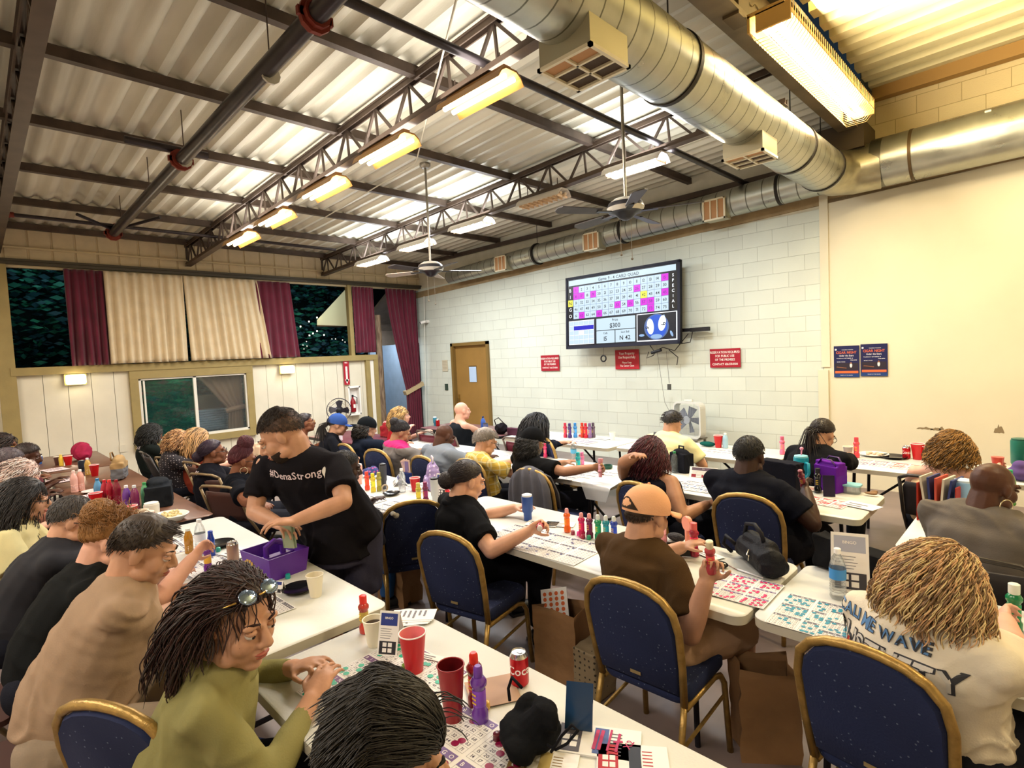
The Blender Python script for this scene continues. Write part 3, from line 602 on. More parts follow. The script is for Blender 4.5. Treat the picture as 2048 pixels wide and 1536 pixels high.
hi = {1, 15, 16, 17, 19, 26, 45, 53, 55, 57, 58, 62, 65, 73}; rowh = .098; v0 = .11
for r in range(5):
    va, vb = v0 + r * rowh, v0 + (r + 1) * rowh
    cell(0, va, .05, vb, 3 if r == 2 else 1); tx('BINGO'[r], .025, (va + vb) / 2, .085, 1 if r == 2 else 6)
    for c in range(15):
        n = r * 15 + c + 1; ua = .055 + c * .0585; ub = ua + .0585
        cell(ua, va, ub, vb, 10); cell(ua + .0012, va + .002, ub - .0012, vb - .002, 2 if n in hi else 3 if n == 42 else 0, .0012)
        tx(str(n), (ua + ub) / 2, (va + vb) / 2, .066, 9 if n in hi else 11 if n == 42 else 8)
cell(.94, v0 - .005, 1, v0 + 5 * rowh, 1)
for i, c in enumerate('SPECIAL'): tx(c, .97, v0 + .035 + i * .068, .066, 6)
cell(0, .62, .275, 1, 1); cell(.006, .627, .268, .99, 6, .0012)
for r in range(5):
    for c in range(5): cell(.012 + c * .051, .638 + r * .07, .059 + c * .051, .702 + r * .07, 4 if (r == 1 and c) else (6 if r == 2 and c == 2 else 0), .002)
    for c in range(6): cell(.0105 + c * .051, .635, .0125 + c * .051, .985, 4, .0016)
cell(.059, .708, .263, .772, 4, .0022)
cell(.283, .62, .66, 1, 1); cell(.29, .627, .652, .8, 0, .0012); cell(.29, .81, .465, .99, 0, .0012); cell(.472, .81, .652, .99, 0, .0012)
tx('Prize', .47, .66, .055, 8); tx('$300', .47, .74, .105, 8); tx('Calls', .378, .845, .045, 8); tx('15', .378, .925, .1, 8); tx('Last Ball', .562, .845, .045, 8); tx('N 42', .562, .925, .1, 8)
cell(.665, .62, 1, 1, 6); cell(.672, .63, .992, .985, 8, .0012)
x, y = P(.832, .81)
def disc(x, y, rx, ry, m, dz, n=28, a=0): b.add([(x + rx * math.cos(2 * math.pi * k / n) * math.cos(a) - ry * math.sin(2 * math.pi * k / n) * math.sin(a), y + rx * math.cos(2 * math.pi * k / n) * math.sin(a) + ry * math.sin(2 * math.pi * k / n) * math.cos(a), z + dz) for k in range(n)], [tuple(range(n))], m)
for k in range(5): disc(x - .26 + .13 * k, y + (.13 if k % 2 else -.12), .05, .02, 5, .0016, 12, .5 * k)
disc(x, y, .215, .2, 10, .002); disc(x, y, .185, .185, 7, .0024); disc(x - .105, y + .01, .062, .125, 6, .003, 24, .1); disc(x + .1, y + .05, .065, .12, 6, .003, 24, -.15); disc(x, y - .15, .1, .035, 5, .003)
b.text('9', TT(x - .12, y - .02, z + .0036, 1.2), .1, 8); b.text('9', TT(x + .09, y + .02, z + .0036, -1.2), .11, 8)
b.build('display', sm, t)
b = MB(); b.box((0, .2, 0), (.5, .28, .35)); b.bar((.3, .25, -.4), (w2 + .28, .26, -.42), .05, .05); b.box((w2 + .2, .22, -.42), (.3, .05, .06)); b.build('mount_arm', M_black, t)
b = MB()
for pts in ([(.55, .05, -h2), (.6, .1, -h2 - .1), (.75, .1, -h2 - .04), (.95, .1, -h2 - .1), (1.15, .15, -h2 + .15)], [(.5, .1, -h2 - .1), (.45, .12, -h2 - .2), (.55, .15, -h2 - .16), (.62, .12, -h2 - .09)], [(.85, .1, -h2 - .08), (.95, .2, -h2 - .2), (.93, .2, -h2 - .32)], [(1.0, .15, -h2), (1.18, .15, -h2 + .02), (1.2, .2, -h2 + .2)]): b.tube(pts, .007, 5)
b.tube([(.55, .1, -h2 - .12), (.72, .1, -h2 - .08)], .025, 8); b.build('cable', M_black, t)
b = MB(); b.tube([(.62, .15, -h2 - .1), (.72, .2, -h2 - .9), (.95, .25, -h2 - 1.35)], .003, 4); b.tube([(.78, .15, -h2 - .1), (.8, .2, -h2 - .6)], .003, 4); b.box((.8, .2, -h2 - .66), (.05, .03, .09)); b.build('hanging_wire', mat('4a4a46', .6), t)
b = MB(); b.tube([(-.23, -.1, -h2 + .02), (-.23, -.1, -h2 - .14)], .003, 4); b.tube([(-.23 + .05 * math.cos(a), -.1, -h2 - .19 + .05 * math.sin(a)) for a in np.linspace(0, 6.283, 17)[:-1]], .012, 6, closed=True); b.build('cord_ring', M_black, t)
def sgn(lines, sizes, ys):
    def f(b, z):
        for s_, q_, y_ in zip(lines, sizes, ys): b.text(s_, TT(0, y_, z), q_, 1, sx=.82)
    return f
Ls = ['RESERVATION REQUIRED', 'FOR PUBLIC USE', 'OF THE PREMISES', 'CONTACT 626.533.0500']
for (px, py), w_, h_, lb in (((1100, 726), .46, .3, 'small red reservation sign between the brown door and the screen'), ((1450, 716), .46, .28, 'red reservation sign beyond the screen arm')):
    o = panel('wall_sign', aty(px, py, 7.975), w_, h_, .008, 'y', [M_red, M_white], lb, 'sign', sgn(Ls, [.048] * 3 + [.044], [.07, .015, -.04, -.105]), group='red reservation signs')
panel('wall_sign', aty(1254, 719, 7.975), .47, .33, .008, 'y', [mat('b0202e', .45), M_white], 'red notice asking to keep the center clean, below the screen', 'sign', sgn(['Your Property', 'Use Respectfully', 'Please Keep', 'The Center Clean'], [.06, .06, .045, .045], [.085, .02, -.065, -.12]))
def f(b, z):
    R2(b, -.13, -.15, .13, -.12, z, 1); R2(b, -.14, -.2, .14, -.155, z, 2); R2(b, -.13, -.11, .13, -.02, z, 4); b.text('CIGAR NIGHT', TT(0, .1, z), .044, 1, sx=.85); b.text('Under the Stars', TT(0, .065, z), .03, 3, sx=.8); b.text('THURSDAY SEPTEMBER 18', TT(-.02, .035, z), .016, 3); b.text('7PM-10PM', TT(.08, .01, z), .018, 3)
    b.text('MUSIC FOOD', TT(-.06, -.01, z + .0006), .016, 3); b.tube([(-.11, -.07, z), (.0, -.085, z)], .006, 6, 5); b.ell((.05, -.05, z), (.014, .03, .002), m=3); b.ell((.05, -.02, z), (.01, .012, .003), m=5); b.text('TICKETS AT THE CENTER', TT(0, -.18, z + .0006), .012, 3); b.ell((-.12, .155, z), (.012, .012, .001), m=3)
    for x_ in (-.05, .06): b.text('PASADENA', TT(x_ * .6 + .01, .145, z + .0006), .012, 3)
pm = [mat('1d2050', .35), mat('d96a3c', .5), mat('1b3a78', .5), mat('e8e4ea', .5), mat('2b2330', .5), mat('8a5a44', .5)]
panel('poster', aty(1693, 723, 7.975), .285, .4, .004, 'y', pm, 'navy and orange cigar night poster, the one nearer the screen', 'poster', f, group='pair of cigar night posters')
panel('poster', aty(1748, 720, 7.975), .285, .4, .004, 'y', pm, 'navy and orange cigar night poster, the one farther from the screen', 'poster', f, group='pair of cigar night posters')
# box fan on a stool against the block wall
c1 = aty(1375, 840, 7.55); t = empty('box_fan', (c1.x, 7.6, c1.z - .27), R(-12), 'white square box fan standing near the block wall', 'fan')
b = MB(); P = rrect(.5, .54, .09); Q = [(x * .9, y * .9) for x, y in P]; n = len(P); M4 = Matrix.Translation((0, 0, .27)) @ Matrix.Rotation(R(90), 4, 'X')
vs = [M4 @ Vector((x, y, z)) for z in (-.06, .06) for q in (P, Q) for x, y in q]
b.add(vs, [(i, (i + 1) % n, 2 * n + (i + 1) % n, 2 * n + i) for i in range(n)] + [(n + i, 3 * n + i, 3 * n + (i + 1) % n, n + (i + 1) % n) for i in range(n)] + [(2 * n + i, 2 * n + (i + 1) % n, 3 * n + (i + 1) % n, 3 * n + i) for i in range(n)] + [(i, n + i, n + (i + 1) % n, (i + 1) % n) for i in range(n)])
b.build('housing', mat('d8d9d2', .4), t)
b = MB()
for k in range(27): x = -.22 + .44 * k / 26; b.tube([(x, -.06, .05), (x, -.06, .49)], .0025, 4)
b.tube([(0, -.065, .27), (0, -.055, .27)], .06, 16, 0); b.build('grille', mat('b9c2cc', .35, .4), t)
b = MB(); b.T = Matrix.Translation((0, 0, .27)) @ Matrix.Rotation(R(90), 4, 'X')
for k in range(5): b.T = Matrix.Translation((0, 0, .27)) @ Matrix.Rotation(R(90), 4, 'X') @ Matrix.Rotation(k * 1.2566, 4, 'Z') @ Matrix.Rotation(R(20), 4, 'X'); b.prism([(.02, -.02), (.19, -.08), (.2, .05), (.03, .03)], -.004, .004)
b.build('blade', mat('6f7688', .4), t)
b = MB(); b.box((0, 0, .56), (.14, .03, .03)); b.build('handle', mat('d8d9d2', .4), t)
o = MB(); zt = c1.z - .27
o.box((0, 0, -.01), (.4, .34, .02)); 
for sx_ in (-1, 1):
    for sy_ in (-1, 1): o.bar((sx_ * .17, sy_ * .14, -.02), (sx_ * .18, sy_ * .15, -zt), .03, .03)
tag(o.build('stool', mat('77736c', .5)), 'low grey stand under the white box fan', 'stand').location = (c1.x, 7.6, zt)
# ---------------------------------------------------------------- tables
M_top = mat('dedfda', .32, var=.04, vscale=3, bump=.06, bscale=120, spec=.5); M_lip = mat('c9c4b4', .4)
M_brown = mat('6b4a3a', .35, var=.1, vscale=8); M_leg = mat('26242a', .4, .5)
TABS = []
def table(x, y, L, label, rz=0, D=.75, top=None, lip=None, h=.74, name='folding_table'):
    TABS.append((x - L / 2, x + L / 2, y - D / 2, y + D / 2)); t = empty(name, (x, y, 0), rz, label, 'table', 'folding tables')
    b = MB(); P = rrect(L, D, .06, 5); Q = rrect(L - .012, D - .012, .055, 5); n = len(P)
    vs = [(p[0], p[1], z) for K, z in ((P, h - .045), (P, h - .006), (Q, h)) for p in K]
    b.add(vs, [(i, (i + 1) % n, n + (i + 1) % n, n + i) for i in range(n)] + [tuple(range(n))[::-1]], 1)
    b.add(vs[n:], [(i, (i + 1) % n, n + (i + 1) % n, n + i) for i in range(n)] + [tuple(range(n, 2 * n))], 0)
    b.build('tabletop', [top or M_top, lip or M_lip], t, .9)
    for s in (-1, 1):
        xx = s * (L / 2 - .28)
        for sy in (-1, 1):
            b = MB(); b.tube([(xx, sy * (D / 2 - .1), h - .05), (xx + s * .02, sy * (D / 2 - .08), 0)], .014, 8); b.build('leg', M_leg, t, SM)
        b = MB(); b.tube([(xx, -(D / 2 - .1), .3), (xx, D / 2 - .1, .3)], .012, 6); b.build('crossbar', M_leg, t)
        b = MB(); b.tube([(xx, 0, .3), (xx - s * .45, 0, h - .05)], .012, 6); b.build('brace', M_leg, t)
    return t
def TB(x0, x1, y0, lab, **k): return table((x0 + x1) / 2, y0 + k.get('D', .75) / 2, x1 - x0 - .01, lab, **k)
TB(-4.7, -2.27, .62, 'white folding table with the purple caddy at its far edge')
TB(-2.19, .25, .67, 'nearest white folding table with the black drawstring bag')
TB(-3.4, -.95, 2.27, 'white folding table with the patriotic cup and row of six daubers')
TB(-.94, 1.5, 2.31, 'white folding table under the tall leaflet and blue dabbed sheet')
TB(-5.85, -3.42, 2.22, 'white folding table with the lavender backpack behind it')
TB(-4.56, -2.74, 3.84, 'white folding table with the plastic bag hanging over its end')
TB(-2.72, -.9, 4.0, 'white folding table whose rounded end shows the lidded food container')
TB(-.66, 1.78, 3.6, 'white folding table beside the light blue tumbler and red box')
TB(-5.62, -3.8, 5.35, 'white folding table with seven daubers by the block wall')
TB(-3.78, -1.96, 5.45, 'white folding table in front of the white box fan')
TB(-1.62, .8, 5.62, 'white folding table along the cream plaster wall', rz=0)
TB(-6.63, -4.8, .6, 'brown folding table with soda bottles and red cups', top=M_brown, lip=M_leg)
TB(-8.5, -6.66, .6, 'brown folding table with the tan handbag', top=M_brown, lip=M_leg)
TB(-10.4, -8.54, .6, 'brown folding table with the burgundy backpack by the white boards', top=M_brown, lip=M_leg)
TB(-7.9, -5.98, 2.22, 'pale folding table behind the standing man', lip=M_leg)
TB(-6.5, -4.6, 3.85, 'white folding table in front of the pink and grey shirt')
TB(-8.6, -6.7, 3.85, 'burgundy folding table near the pedestal fan', top=mat('5a2430', .4), lip=M_leg)
TB(-7.7, -5.7, 5.4, 'burgundy-brown folding table before the brown door', top=mat('6e4a4c', .35), lip=M_leg)
# ---------------------------------------------------------------- chairs
def speck_mat():
    m, nt, b, N, L = nodes_mat('blue_speckled_fabric'); tc = N('TexCoord'); v = N('TexVoronoi', i_Scale=42.0, i_Randomness=.7); L(tc.outputs['Object'], v.inputs['Vector'])
    lt = N('Math', operation='LESS_THAN', i_1=.13); L(v.outputs['Distance'], lt.inputs[0]); mx = N('Mix', data_type='RGBA'); mx.inputs[6].default_value = srgb('16234c'); mx.inputs[7].default_value = srgb('5f6a86'); L(lt.outputs[0], mx.inputs[0]); L(mx.outputs[2], b.inputs['Base Color'])
    b.inputs['Roughness'].default_value = .85; n = N('TexNoise', i_Scale=150.0); L(tc.outputs['Object'], n.inputs['Vector']); bp = N('Bump', i_Strength=.3, i_Distance=.004); L(n.outputs['Fac'], bp.inputs['Height']); L(bp.outputs[0], b.inputs['Normal']); return m
M_speck = speck_mat(); M_gold = mat('a98a50', .35, .55, var=.15, vscale=30, bump=.15, bscale=150)
def make_banquet():
    t = empty('banquet_chair', (0, 0, 0), 0, '', 'chair', 'blue banquet chairs with gold frames')
    K = [(.2, .42), (.215, .6), (.22, .76), (.205, .84), (.165, .89), (.11, .918), (.05, .93), (0, .933)]
    yb = lambda z: -.2 - (z - .42) * .2
    prof = [(x, z) for x, z in K] + [(-x, z) for x, z in K[::-1][1:]]
    b = MB(); b.tube([(x, yb(z), z) for x, z in prof], .0165, 8); b.build('back_frame', M_gold, t, 3)
    b = MB(); Q = [(x * .93, z - .014 if z > .8 else z) for x, z in prof]; n = len(Q); z0 = .47; Q[0] = (Q[0][0], z0); Q[-1] = (Q[-1][0], z0)
    F = lambda o, s: [(x * s, yb(z) + o, (z - .7) * s + .7) for x, z in Q]
    vs = F(-.02, .96) + F(-.008, 1) + F(.012, 1) + F(.028, .96)
    b.add(vs, [(j * n + i, j * n + (i + 1) % n, (j + 1) * n + (i + 1) % n, (j + 1) * n + i) for j in range(3) for i in range(n)] + [tuple(range(n))[::-1], tuple(range(3 * n, 4 * n))]); bp = b.build('back_panel', M_speck, t, .9)
    b = MB(); b.box((0, yb(.53) - .021, .515), (.05, .002, .014)); b.build('maker_plate', mat('b9a67a', .35, .6), bp)
    b = MB(); P = rrect(.42, .42, .06); n = len(P); vs = [(x * s, y * s + .01, z) for s, z in ((.96, .415), (1, .43), (1, .465), (.94, .485)) for x, y in P]
    b.add(vs, [(j * n + i, j * n + (i + 1) % n, (j + 1) * n + (i + 1) % n, (j + 1) * n + i) for j in range(3) for i in range(n)] + [tuple(range(n))[::-1], tuple(range(3 * n, 4 * n))]); b.build('seat', M_speck, t, .9)
    for s in (-1, 1):
        b = MB(); b.tube([(s * .2, -.2, .43), (s * .205, -.24, .3), (s * .215, -.3, 0)], .0145, 8); b.build('leg', M_gold, t, 3)
        b = MB(); b.tube([(s * .2, -.19, .405), (s * .2, .1, .405), (s * .202, .16, .385), (s * .21, .185, .34), (s * .22, .21, 0)], .0145, 8); b.build('leg', M_gold, t, 3)
        b = MB(); b.tube([(s * .2, -.24, .25), (s * .207, .19, .28)], .009, 6); b.build('stretcher', M_gold, t)
    return t
def make_folding(c1, c2):
    t = empty('folding_chair', (0, 0, 0), 0, '', 'chair', 'metal folding chairs')
    b = MB(); n = 8; vs = []
    for j, z in enumerate((.58, .64, .72, .8, .84)):
        for i in range(n + 1): u = i / n * 2 - 1; vs.append((u * .2 * (1 if j < 4 else .9), -.2 - (z - .58) * .3 - .025 * (1 - u * u), z))
    b.add(vs, [(j * 9 + i, j * 9 + i + 1, j * 9 + 10 + i, j * 9 + 9 + i) for j in range(4) for i in range(n)]); o = b.build('back_panel', c1, t, 3); o.modifiers.new('s', 'SOLIDIFY').thickness = .012
    b = MB(); b.prism(rrect(.4, .38, .05), .43, .455, M=Matrix.Translation((0, .0, 0))); b.build('seat', c1, t)
    for s in (-1, 1):
        b = MB(); b.tube([(s * .21, -.3, .87), (s * .215, -.2, .6), (s * .22, 0, .3), (s * .225, .2, 0)], .0125, 7); b.build('leg', c2, t, 3)
        b = MB(); b.tube([(s * .2, .12, .42), (s * .205, -.1, .2), (s * .21, -.27, 0)], .011, 7); b.build('leg', c2, t, 3)
    b = MB(); b.tube([(-.21, -.3, .87), (-.15, -.325, .9), (0, -.33, .905), (.15, -.325, .9), (.21, -.3, .87)], .0125, 7); b.build('top_rail', c2, t, 3); b = MB(); b.tube([(-.22, .13, .12), (.22, .13, .12)], .009, 6); b.build('crossbar', c2, t, 3)
    return t
CH_ = {'b': make_banquet(), 'f': make_folding(mat('4a2f2a', .5), mat('8d7a5c', .4, .5)), 'm': make_folding(mat('6a1f30', .45), mat('6b5f57', .4, .5)), 'k': make_folding(mat('2a2629', .6), mat('3c3836', .4, .5))}
used = set()
def chair(kind, x, y, az, label):
    src = CH_[kind]; t = src if kind not in used else dup(src); used.add(kind)
    t.location = (x, y, 0); t.rotation_euler = (0, 0, R(az)); t['label'] = label; return t
def chair_top(kind, px, py, az, label, h=.93):
    q = atz(px, py, h); d = Matrix.Rotation(R(az), 3, 'Z') @ Vector((0, .3, 0)); return chair(kind, q.x + d.x, q.y + d.y, az, label)
CPOS = {}
for key, kind, px, py, az, lb in (
    ('p35', 'b', 1727, 1300, -8, 'blue banquet chair behind the person in the white graphic shirt'),
    ('p34', 'b', 1250, 1165, 2, 'blue banquet chair behind the person in the peach cap'),
    ('p33', 'b', 888, 1068, 12, 'blue banquet chair behind the woman with the dark bun in black'),
    ('e1', 'b', 826, 1004, 62, 'empty blue banquet chair turned sideways beside the dark bun woman'),
    ('p29', 'b', 1490, 991, 3, 'blue banquet chair behind the broad person in black with cropped hair'),
    ('p28', 'b', 1272, 967, -12, 'blue banquet chair behind the red-haired person in a black tank top'),
    ('p21', 'b', 843, 914, 0, 'blue banquet chair behind the broad bald man in grey'),
    ('p20', 'b', 750, 900, 8, 'blue banquet chair behind the pink and grey shirt'),
    ('p19', 'b', 688, 889, 0, 'blue banquet chair behind the man in the black cap, near the pedestal fan'),
    ('p26', 'b', 1060, 940, -2, 'blue banquet chair with a grey jacket over its back'),
    ('p22', 'b', 935, 920, 0, 'blue banquet chair hidden behind the yellow plaid shirt'),
    ('p2', 'b', 203, 1412, 30, 'blue banquet chair seen edge-on at the bottom behind the olive hoodie'),
    ('p25', 'b', 1092, 878, -30, 'blue banquet chair behind the long black hair near the wall'),
    ('p32', 'k', 1950, 1115, 0, 'dark folding chair behind the bald person with hoop earrings'),
    ('p31', 'k', 1868, 955, -6, 'dark chair behind the curly blonde person in the tank top'),
    ('p12', 'f', 408, 948, 20, 'brown folding chair behind the purple-haired woman'),
    ('p11', 'f', 436, 972, 24, 'brown folding chair behind the woman with the red top bun'),
    ('p13', 'f', 385, 925, 10, 'brown folding chair behind the woman in the rust top'),
    ('p14', 'f', 330, 915, 15, 'brown folding chair behind the polka-dot top'),
    ('p15', 'k', 290, 905, 0, 'dark folding chair below the sliding window'),
    ('p23', 'm', 890, 868, 0, 'burgundy folding chair behind the bald man in the black tank top'),
    ('e2', 'm', 1030, 876, 0, 'empty burgundy folding chair by the far tables'),
    ('e3', 'm', 850, 862, 0, 'empty burgundy folding chair near the reaching blonde woman')):
    t = chair_top(kind, px, py, az, lb, .93 if kind == 'b' else .9); CPOS[key] = t.location.copy()
for x, y, az, lb in ((-2.82, -.1, -16, 'brown folding chair behind the man in the beige shirt'), (-3.4, -.1, -14, 'brown folding chair behind the blonde woman with the updo'), (-4.05, -.16, -14, 'brown folding chair behind the cropped grey-haired man')): chair('f', x, y, az, lb)
# ---------------------------------------------------------------- people
BAKE = []
def remesh_later(o, vox, smooth=4, wr=0, wf=9, seed=0, keep=None):
    md = o.modifiers.new('r', 'REMESH'); md.mode = 'VOXEL'; md.voxel_size = vox; md.use_smooth_shade = True
    s = o.modifiers.new('s', 'SMOOTH'); s.factor = .5; s.iterations = smooth
    BAKE.append((o, wr, wf, seed)); return o
def bake_all():
    dg = bpy.context.evaluated_depsgraph_get()
    for o, wr, wf, seed in BAKE:
        me = bpy.data.meshes.new_from_object(o.evaluated_get(dg)); old = o.data
        for k in range(max(0, len(old.materials) - len(me.materials))): me.materials.append(old.materials[len(me.materials)])
        o.modifiers.clear(); o.data = me; bpy.data.meshes.remove(old)
        n = len(me.vertices); co = np.empty(n * 3); me.vertices.foreach_get('co', co); co = co.reshape(-1, 3)
        if wr:
            nr = np.empty(n * 3); me.vertices.foreach_get('normal', nr); nr = nr.reshape(-1, 3)
            off = Vector((seed * 3.1, seed * 1.7, 0)); d = np.empty(n); wr *= 1.8
            for i in range(n):
                p = Vector(co[i]); q = Vector((p.x * .8, p.y * .8, p.z)) * wf * .75 + off
                w1 = noise.noise(Vector((p.x * 4, p.y * 4, p.z * 4)) + off); q.x += 1.4 * w1; q.z += 2.2 * w1
                a = noise.noise(q); d[i] = (1 - abs(a) * 2.6) * (.5 + .9 * noise.noise(p * 4 + off)) - .35
            co += nr * (d * wr)[:, None]; me.vertices.foreach_set('co', co.ravel())
        me.polygons.foreach_set('use_smooth', [True] * len(me.polygons)); me.update()
    BAKE.clear()
def lerp(a, b, t): return a + (b - a) * t
SKIN = {'light': 'dba88c', 'tan': 'c4957a', 'olive': 'a87b5e', 'brown': '7d4f38', 'dark': '4e2f22', 'deep': '3a241c', 'pink': 'deab96'}
def skinm(k): return mat(SKIN[k], .48, var=.06, vscale=14, bump=.06, bscale=120, spec=.35)
def cloth(c, **k):
    a = dict(rough=.9, var=.06, vscale=5, bump=.12, bscale=160, spec=.12); a.update(k); return mat(c, **a)
PEOPLE = {}
def person(key, label, hp, hz=1.2, az=0, lean=.2, side=0, ny=0, npitch=20, tilt=0, fat=1.0, skin='tan', shirt='1c1c20', sleeve='short', pants='20222c', hands=None, vox=.011,
           hair='short', hairc='1c1512', stand=False, pos=None, shorts=False, legs=None, wr=.006, cap=None, glasses=False, ear=False, beard=None, sw=1.0, hscale=1.09, collar=None, noarm=(), body_group=None, shoes='1e1e22', hsd=0, elb=None, hw=None, htop=None, face=True, kneeup=0):
    hc_w = atz(hp[0], hp[1], hz)
    A = R(az); rot = Matrix.Rotation(A, 3, 'Z'); inv = rot.inverted()
    if pos is None and key in CPOS and key not in ('p2', 'p3', 'p4'):
        cp = CPOS[key]; rw = Vector((cp.x, cp.y, 0)) + rot @ Vector((0, .07, 0)); dv = inv @ (hc_w - rw); dv.x = max(-.12, min(.12, dv.x))
        while dv.y < .07 and hz > 1.065: hz -= .01; hc_w = atz(hp[0], hp[1], hz); dv = inv @ (hc_w - rw); dv.x = max(-.1, min(.1, dv.x))
        rw = Vector((hc_w.x, hc_w.y, 0)) - rot @ Vector((dv.x, max(.02, min(.34, dv.y)), 0))
    elif pos is None: rw = Vector((hc_w.x, hc_w.y, 0)) - rot @ Vector((side, lean, 0))
    else: rw = Vector((pos[0], pos[1], 0))
    t = empty('person', rw, A, label, 'person', body_group); lw = lambda p: inv @ (Vector(p) - rw)
    hc = lw(hc_w); ph = .88 if stand else .545
    P = Vector((0, 0, ph)); Mh = Matrix.Rotation(R(ny), 3, 'Z') @ Matrix.Rotation(R(tilt), 3, 'Y') @ Matrix.Rotation(R(-npitch), 3, 'X')
    hs = hscale; N = hc + Mh @ Vector((0, -.04, -.06)) * hs + Vector((0, -.012, -.06 * hs))
    T = N + Vector((0, -.012, -.042)); spine = T - P; Mid = lerp(P, T, .5) + Vector((0, -.035, 0))
    def sp(u): return P * (1 - u) ** 2 + Mid * 2 * u * (1 - u) + T * u * u
    sk = skinm(skin); f = fat
    Wd = [(0, .165, .125), (.2, .16, .13), (.4, .15, .125), (.6, .16, .12), (.8, .172, .11), (.95, .14, .085)]
    ang = math.atan2(-(T.y - P.y), T.z - P.z)
    def torso(b, g, hi=1.):
        for u, a, d in Wd:
            if u > hi: continue
            k = 1 + (f - 1) * (1.15 - .35 * u); M = Matrix.Rotation(ang, 3, 'X')
            b.ell(sp(u) + Vector((0, (f - 1) * (.11 - .07 * u), 0)), (a * k * sw + g, d * k + g, .1 + g), M, nu=16, nv=10)
        for u in np.linspace(.03, min(.93, hi), 13):
            a = np.interp(u, [q[0] for q in Wd], [q[1] for q in Wd]); d = np.interp(u, [q[0] for q in Wd], [q[2] for q in Wd]); k = 1 + (f - 1) * (1.15 - .35 * u)
            b.ell(sp(u) + Vector((0, (f - 1) * (.11 - .07 * u), 0)), (a * k * sw + g, d * k + g, .075 + g), Matrix.Rotation(ang, 3, 'X'), nu=16, nv=10)
    shw = .175 * sw * (1 + (f - 1) * .5)
    SH = {s: T + Vector((s * shw, .005, -.02)) for s in (-1, 1)}
    ra = .045 * (1 + (f - 1) * .55)
    body = MB(); torso(body, -.018)
    nr = .056 * (1 + (f - 1) * .3) * hs
    body.cap(T + Vector((0, -.0, 0)), nr * 1.12, hc + Mh @ Vector((0, -.03, -.05)) * hs, nr)
    H = lambda x, y, z: hc + Mh @ (Vector((x, y, z)) * hs); Rm = lambda *r: tuple(q * hs for q in r)
    body.ell(H(0, -.018, .028), Rm(.0745, .094, .088), Mh); body.ell(H(0, .028, -.035), Rm(.06, .062, .082), Mh); body.ell(H(0, .06, -.093), Rm(.027, .026, .022), Mh)
    for s in (-1, 1):
        body.ell(H(s * .034, .055, -.028), Rm(.03, .028, .034), Mh); body.ell(H(s * .05, .02, -.07), Rm(.02, .035, .025), Mh)
        body.ell(H(s * .078, -.008, -.006), Rm(.011, .021, .033), Mh, nu=10, nv=7)
        body.ell(H(s * .032, .078, .024), Rm(.026, .014, .011), Mh, nu=8, nv=6)
        body.ell(H(s * .012, .097, -.03), Rm(.0095, .011, .009), Mh, nu=8, nv=6)
    body.cap(H(0, .086, .012), .010 * hs, H(0, .108, -.022), .0135 * hs); body.ell(H(0, .086, -.056), Rm(.025, .014, .009), Mh); body.ell(H(0, .084, -.068), Rm(.022, .014, .008), Mh)
    # arms
    hands = hands or {}; sleeves = MB(); EL = {}
    WR = {}
    for s in (-1, 1):
        sd = 'L' if s < 0 else 'R'
        if sd in hands:
            h_ = hands[sd]; tgt = lw(atz(h_[0], h_[1], h_[2]) if len(h_) == 3 else Vector(h_[:3]))
        elif stand: tgt = Vector((s * .3, .1, .8))
        else: tgt = Vector((s * .16, max(.42, hc.y + .18), .8))
        S0 = SH[s]; up, lo = .285, .26; v = tgt - S0
        if v.length > up + lo - .01: v *= (up + lo - .01) / v.length; tgt = S0 + v
        dd = v.length; a = math.acos(max(-1, min(1, (up * up + dd * dd - lo * lo) / (2 * up * dd))))
        pole = Vector((s * .75, -.25, -.8)) if not (elb and sd in elb) else Vector(elb[sd])
        vn = v.normalized(); pn_ = (pole - vn * pole.dot(vn)).normalized(); E_ = S0 + vn * up * math.cos(a) + pn_ * up * math.sin(a)
        EL[s] = E_; WR[s] = tgt
        body.cap(S0, ra * 1.05, lerp(S0, E_, .5), ra * 1.06); body.cap(lerp(S0, E_, .5), ra * 1.06, E_, ra * .86)
        body.cap(E_, ra * .86, lerp(E_, tgt, .35), ra * .88); body.cap(lerp(E_, tgt, .35), ra * .88, tgt, .026 + .004 * (f - 1) * 5)
        body.cap(S0, ra * 1.0, T + Vector((s * .045, -.01, .022)), .047)
        # hand
        fd = (tgt - E_).normalized(); grip = h_[3] if sd in hands and len(hands[sd]) == 4 else 'rest'
        if sd in hands and len(hands[sd]) == 3 or sd not in hands: grip = 'rest'
        if isinstance(hands.get(sd + 'g'), str): grip = hands[sd + 'g']
        if grip == 'rest': fd = (fd + Vector((0, 0, .35 if fd.z < -.2 else 0))).normalized()
        nz = Vector((0, 0, 1)); sx = fd.cross(nz); sx = sx.normalized() if sx.length > .1 else Vector((1, 0, 0)); nz = sx.cross(fd)
        if grip == 'hold': nz, sx = Matrix.Rotation(R(70) * -s, 3, fd) @ nz, Matrix.Rotation(R(70) * -s, 3, fd) @ sx
        pc = tgt + fd * .05; HM = Matrix((sx, fd, nz)).transposed(); q = hs * .98
        body.ell(pc, (.040 * q, .052 * q, .0165 * q), HM, nu=12, nv=8); body.cap(tgt, .025, pc, .022)
        for i in range(4):
            o0 = pc + sx * ((i - 1.5) * .0195 * q) + fd * (.038 - .004 * abs(i - 1.3)) * q; ln = [.062, .072, .067, .052][i] * q
            c = R(28 if grip == 'rest' else 62); p = o0; d_ = fd + sx * (i - 1.5) * .06
            for j in range(3):
                d_ = (Matrix.Rotation(-c * (.6, 1, .7)[j], 3, sx) @ d_).normalized() if True else d_
                p2 = p + d_ * ln * (.42, .32, .26)[j]; body.cap(p, .0092 - .0008 * j, p2, .0088 - .0009 * j); p = p2
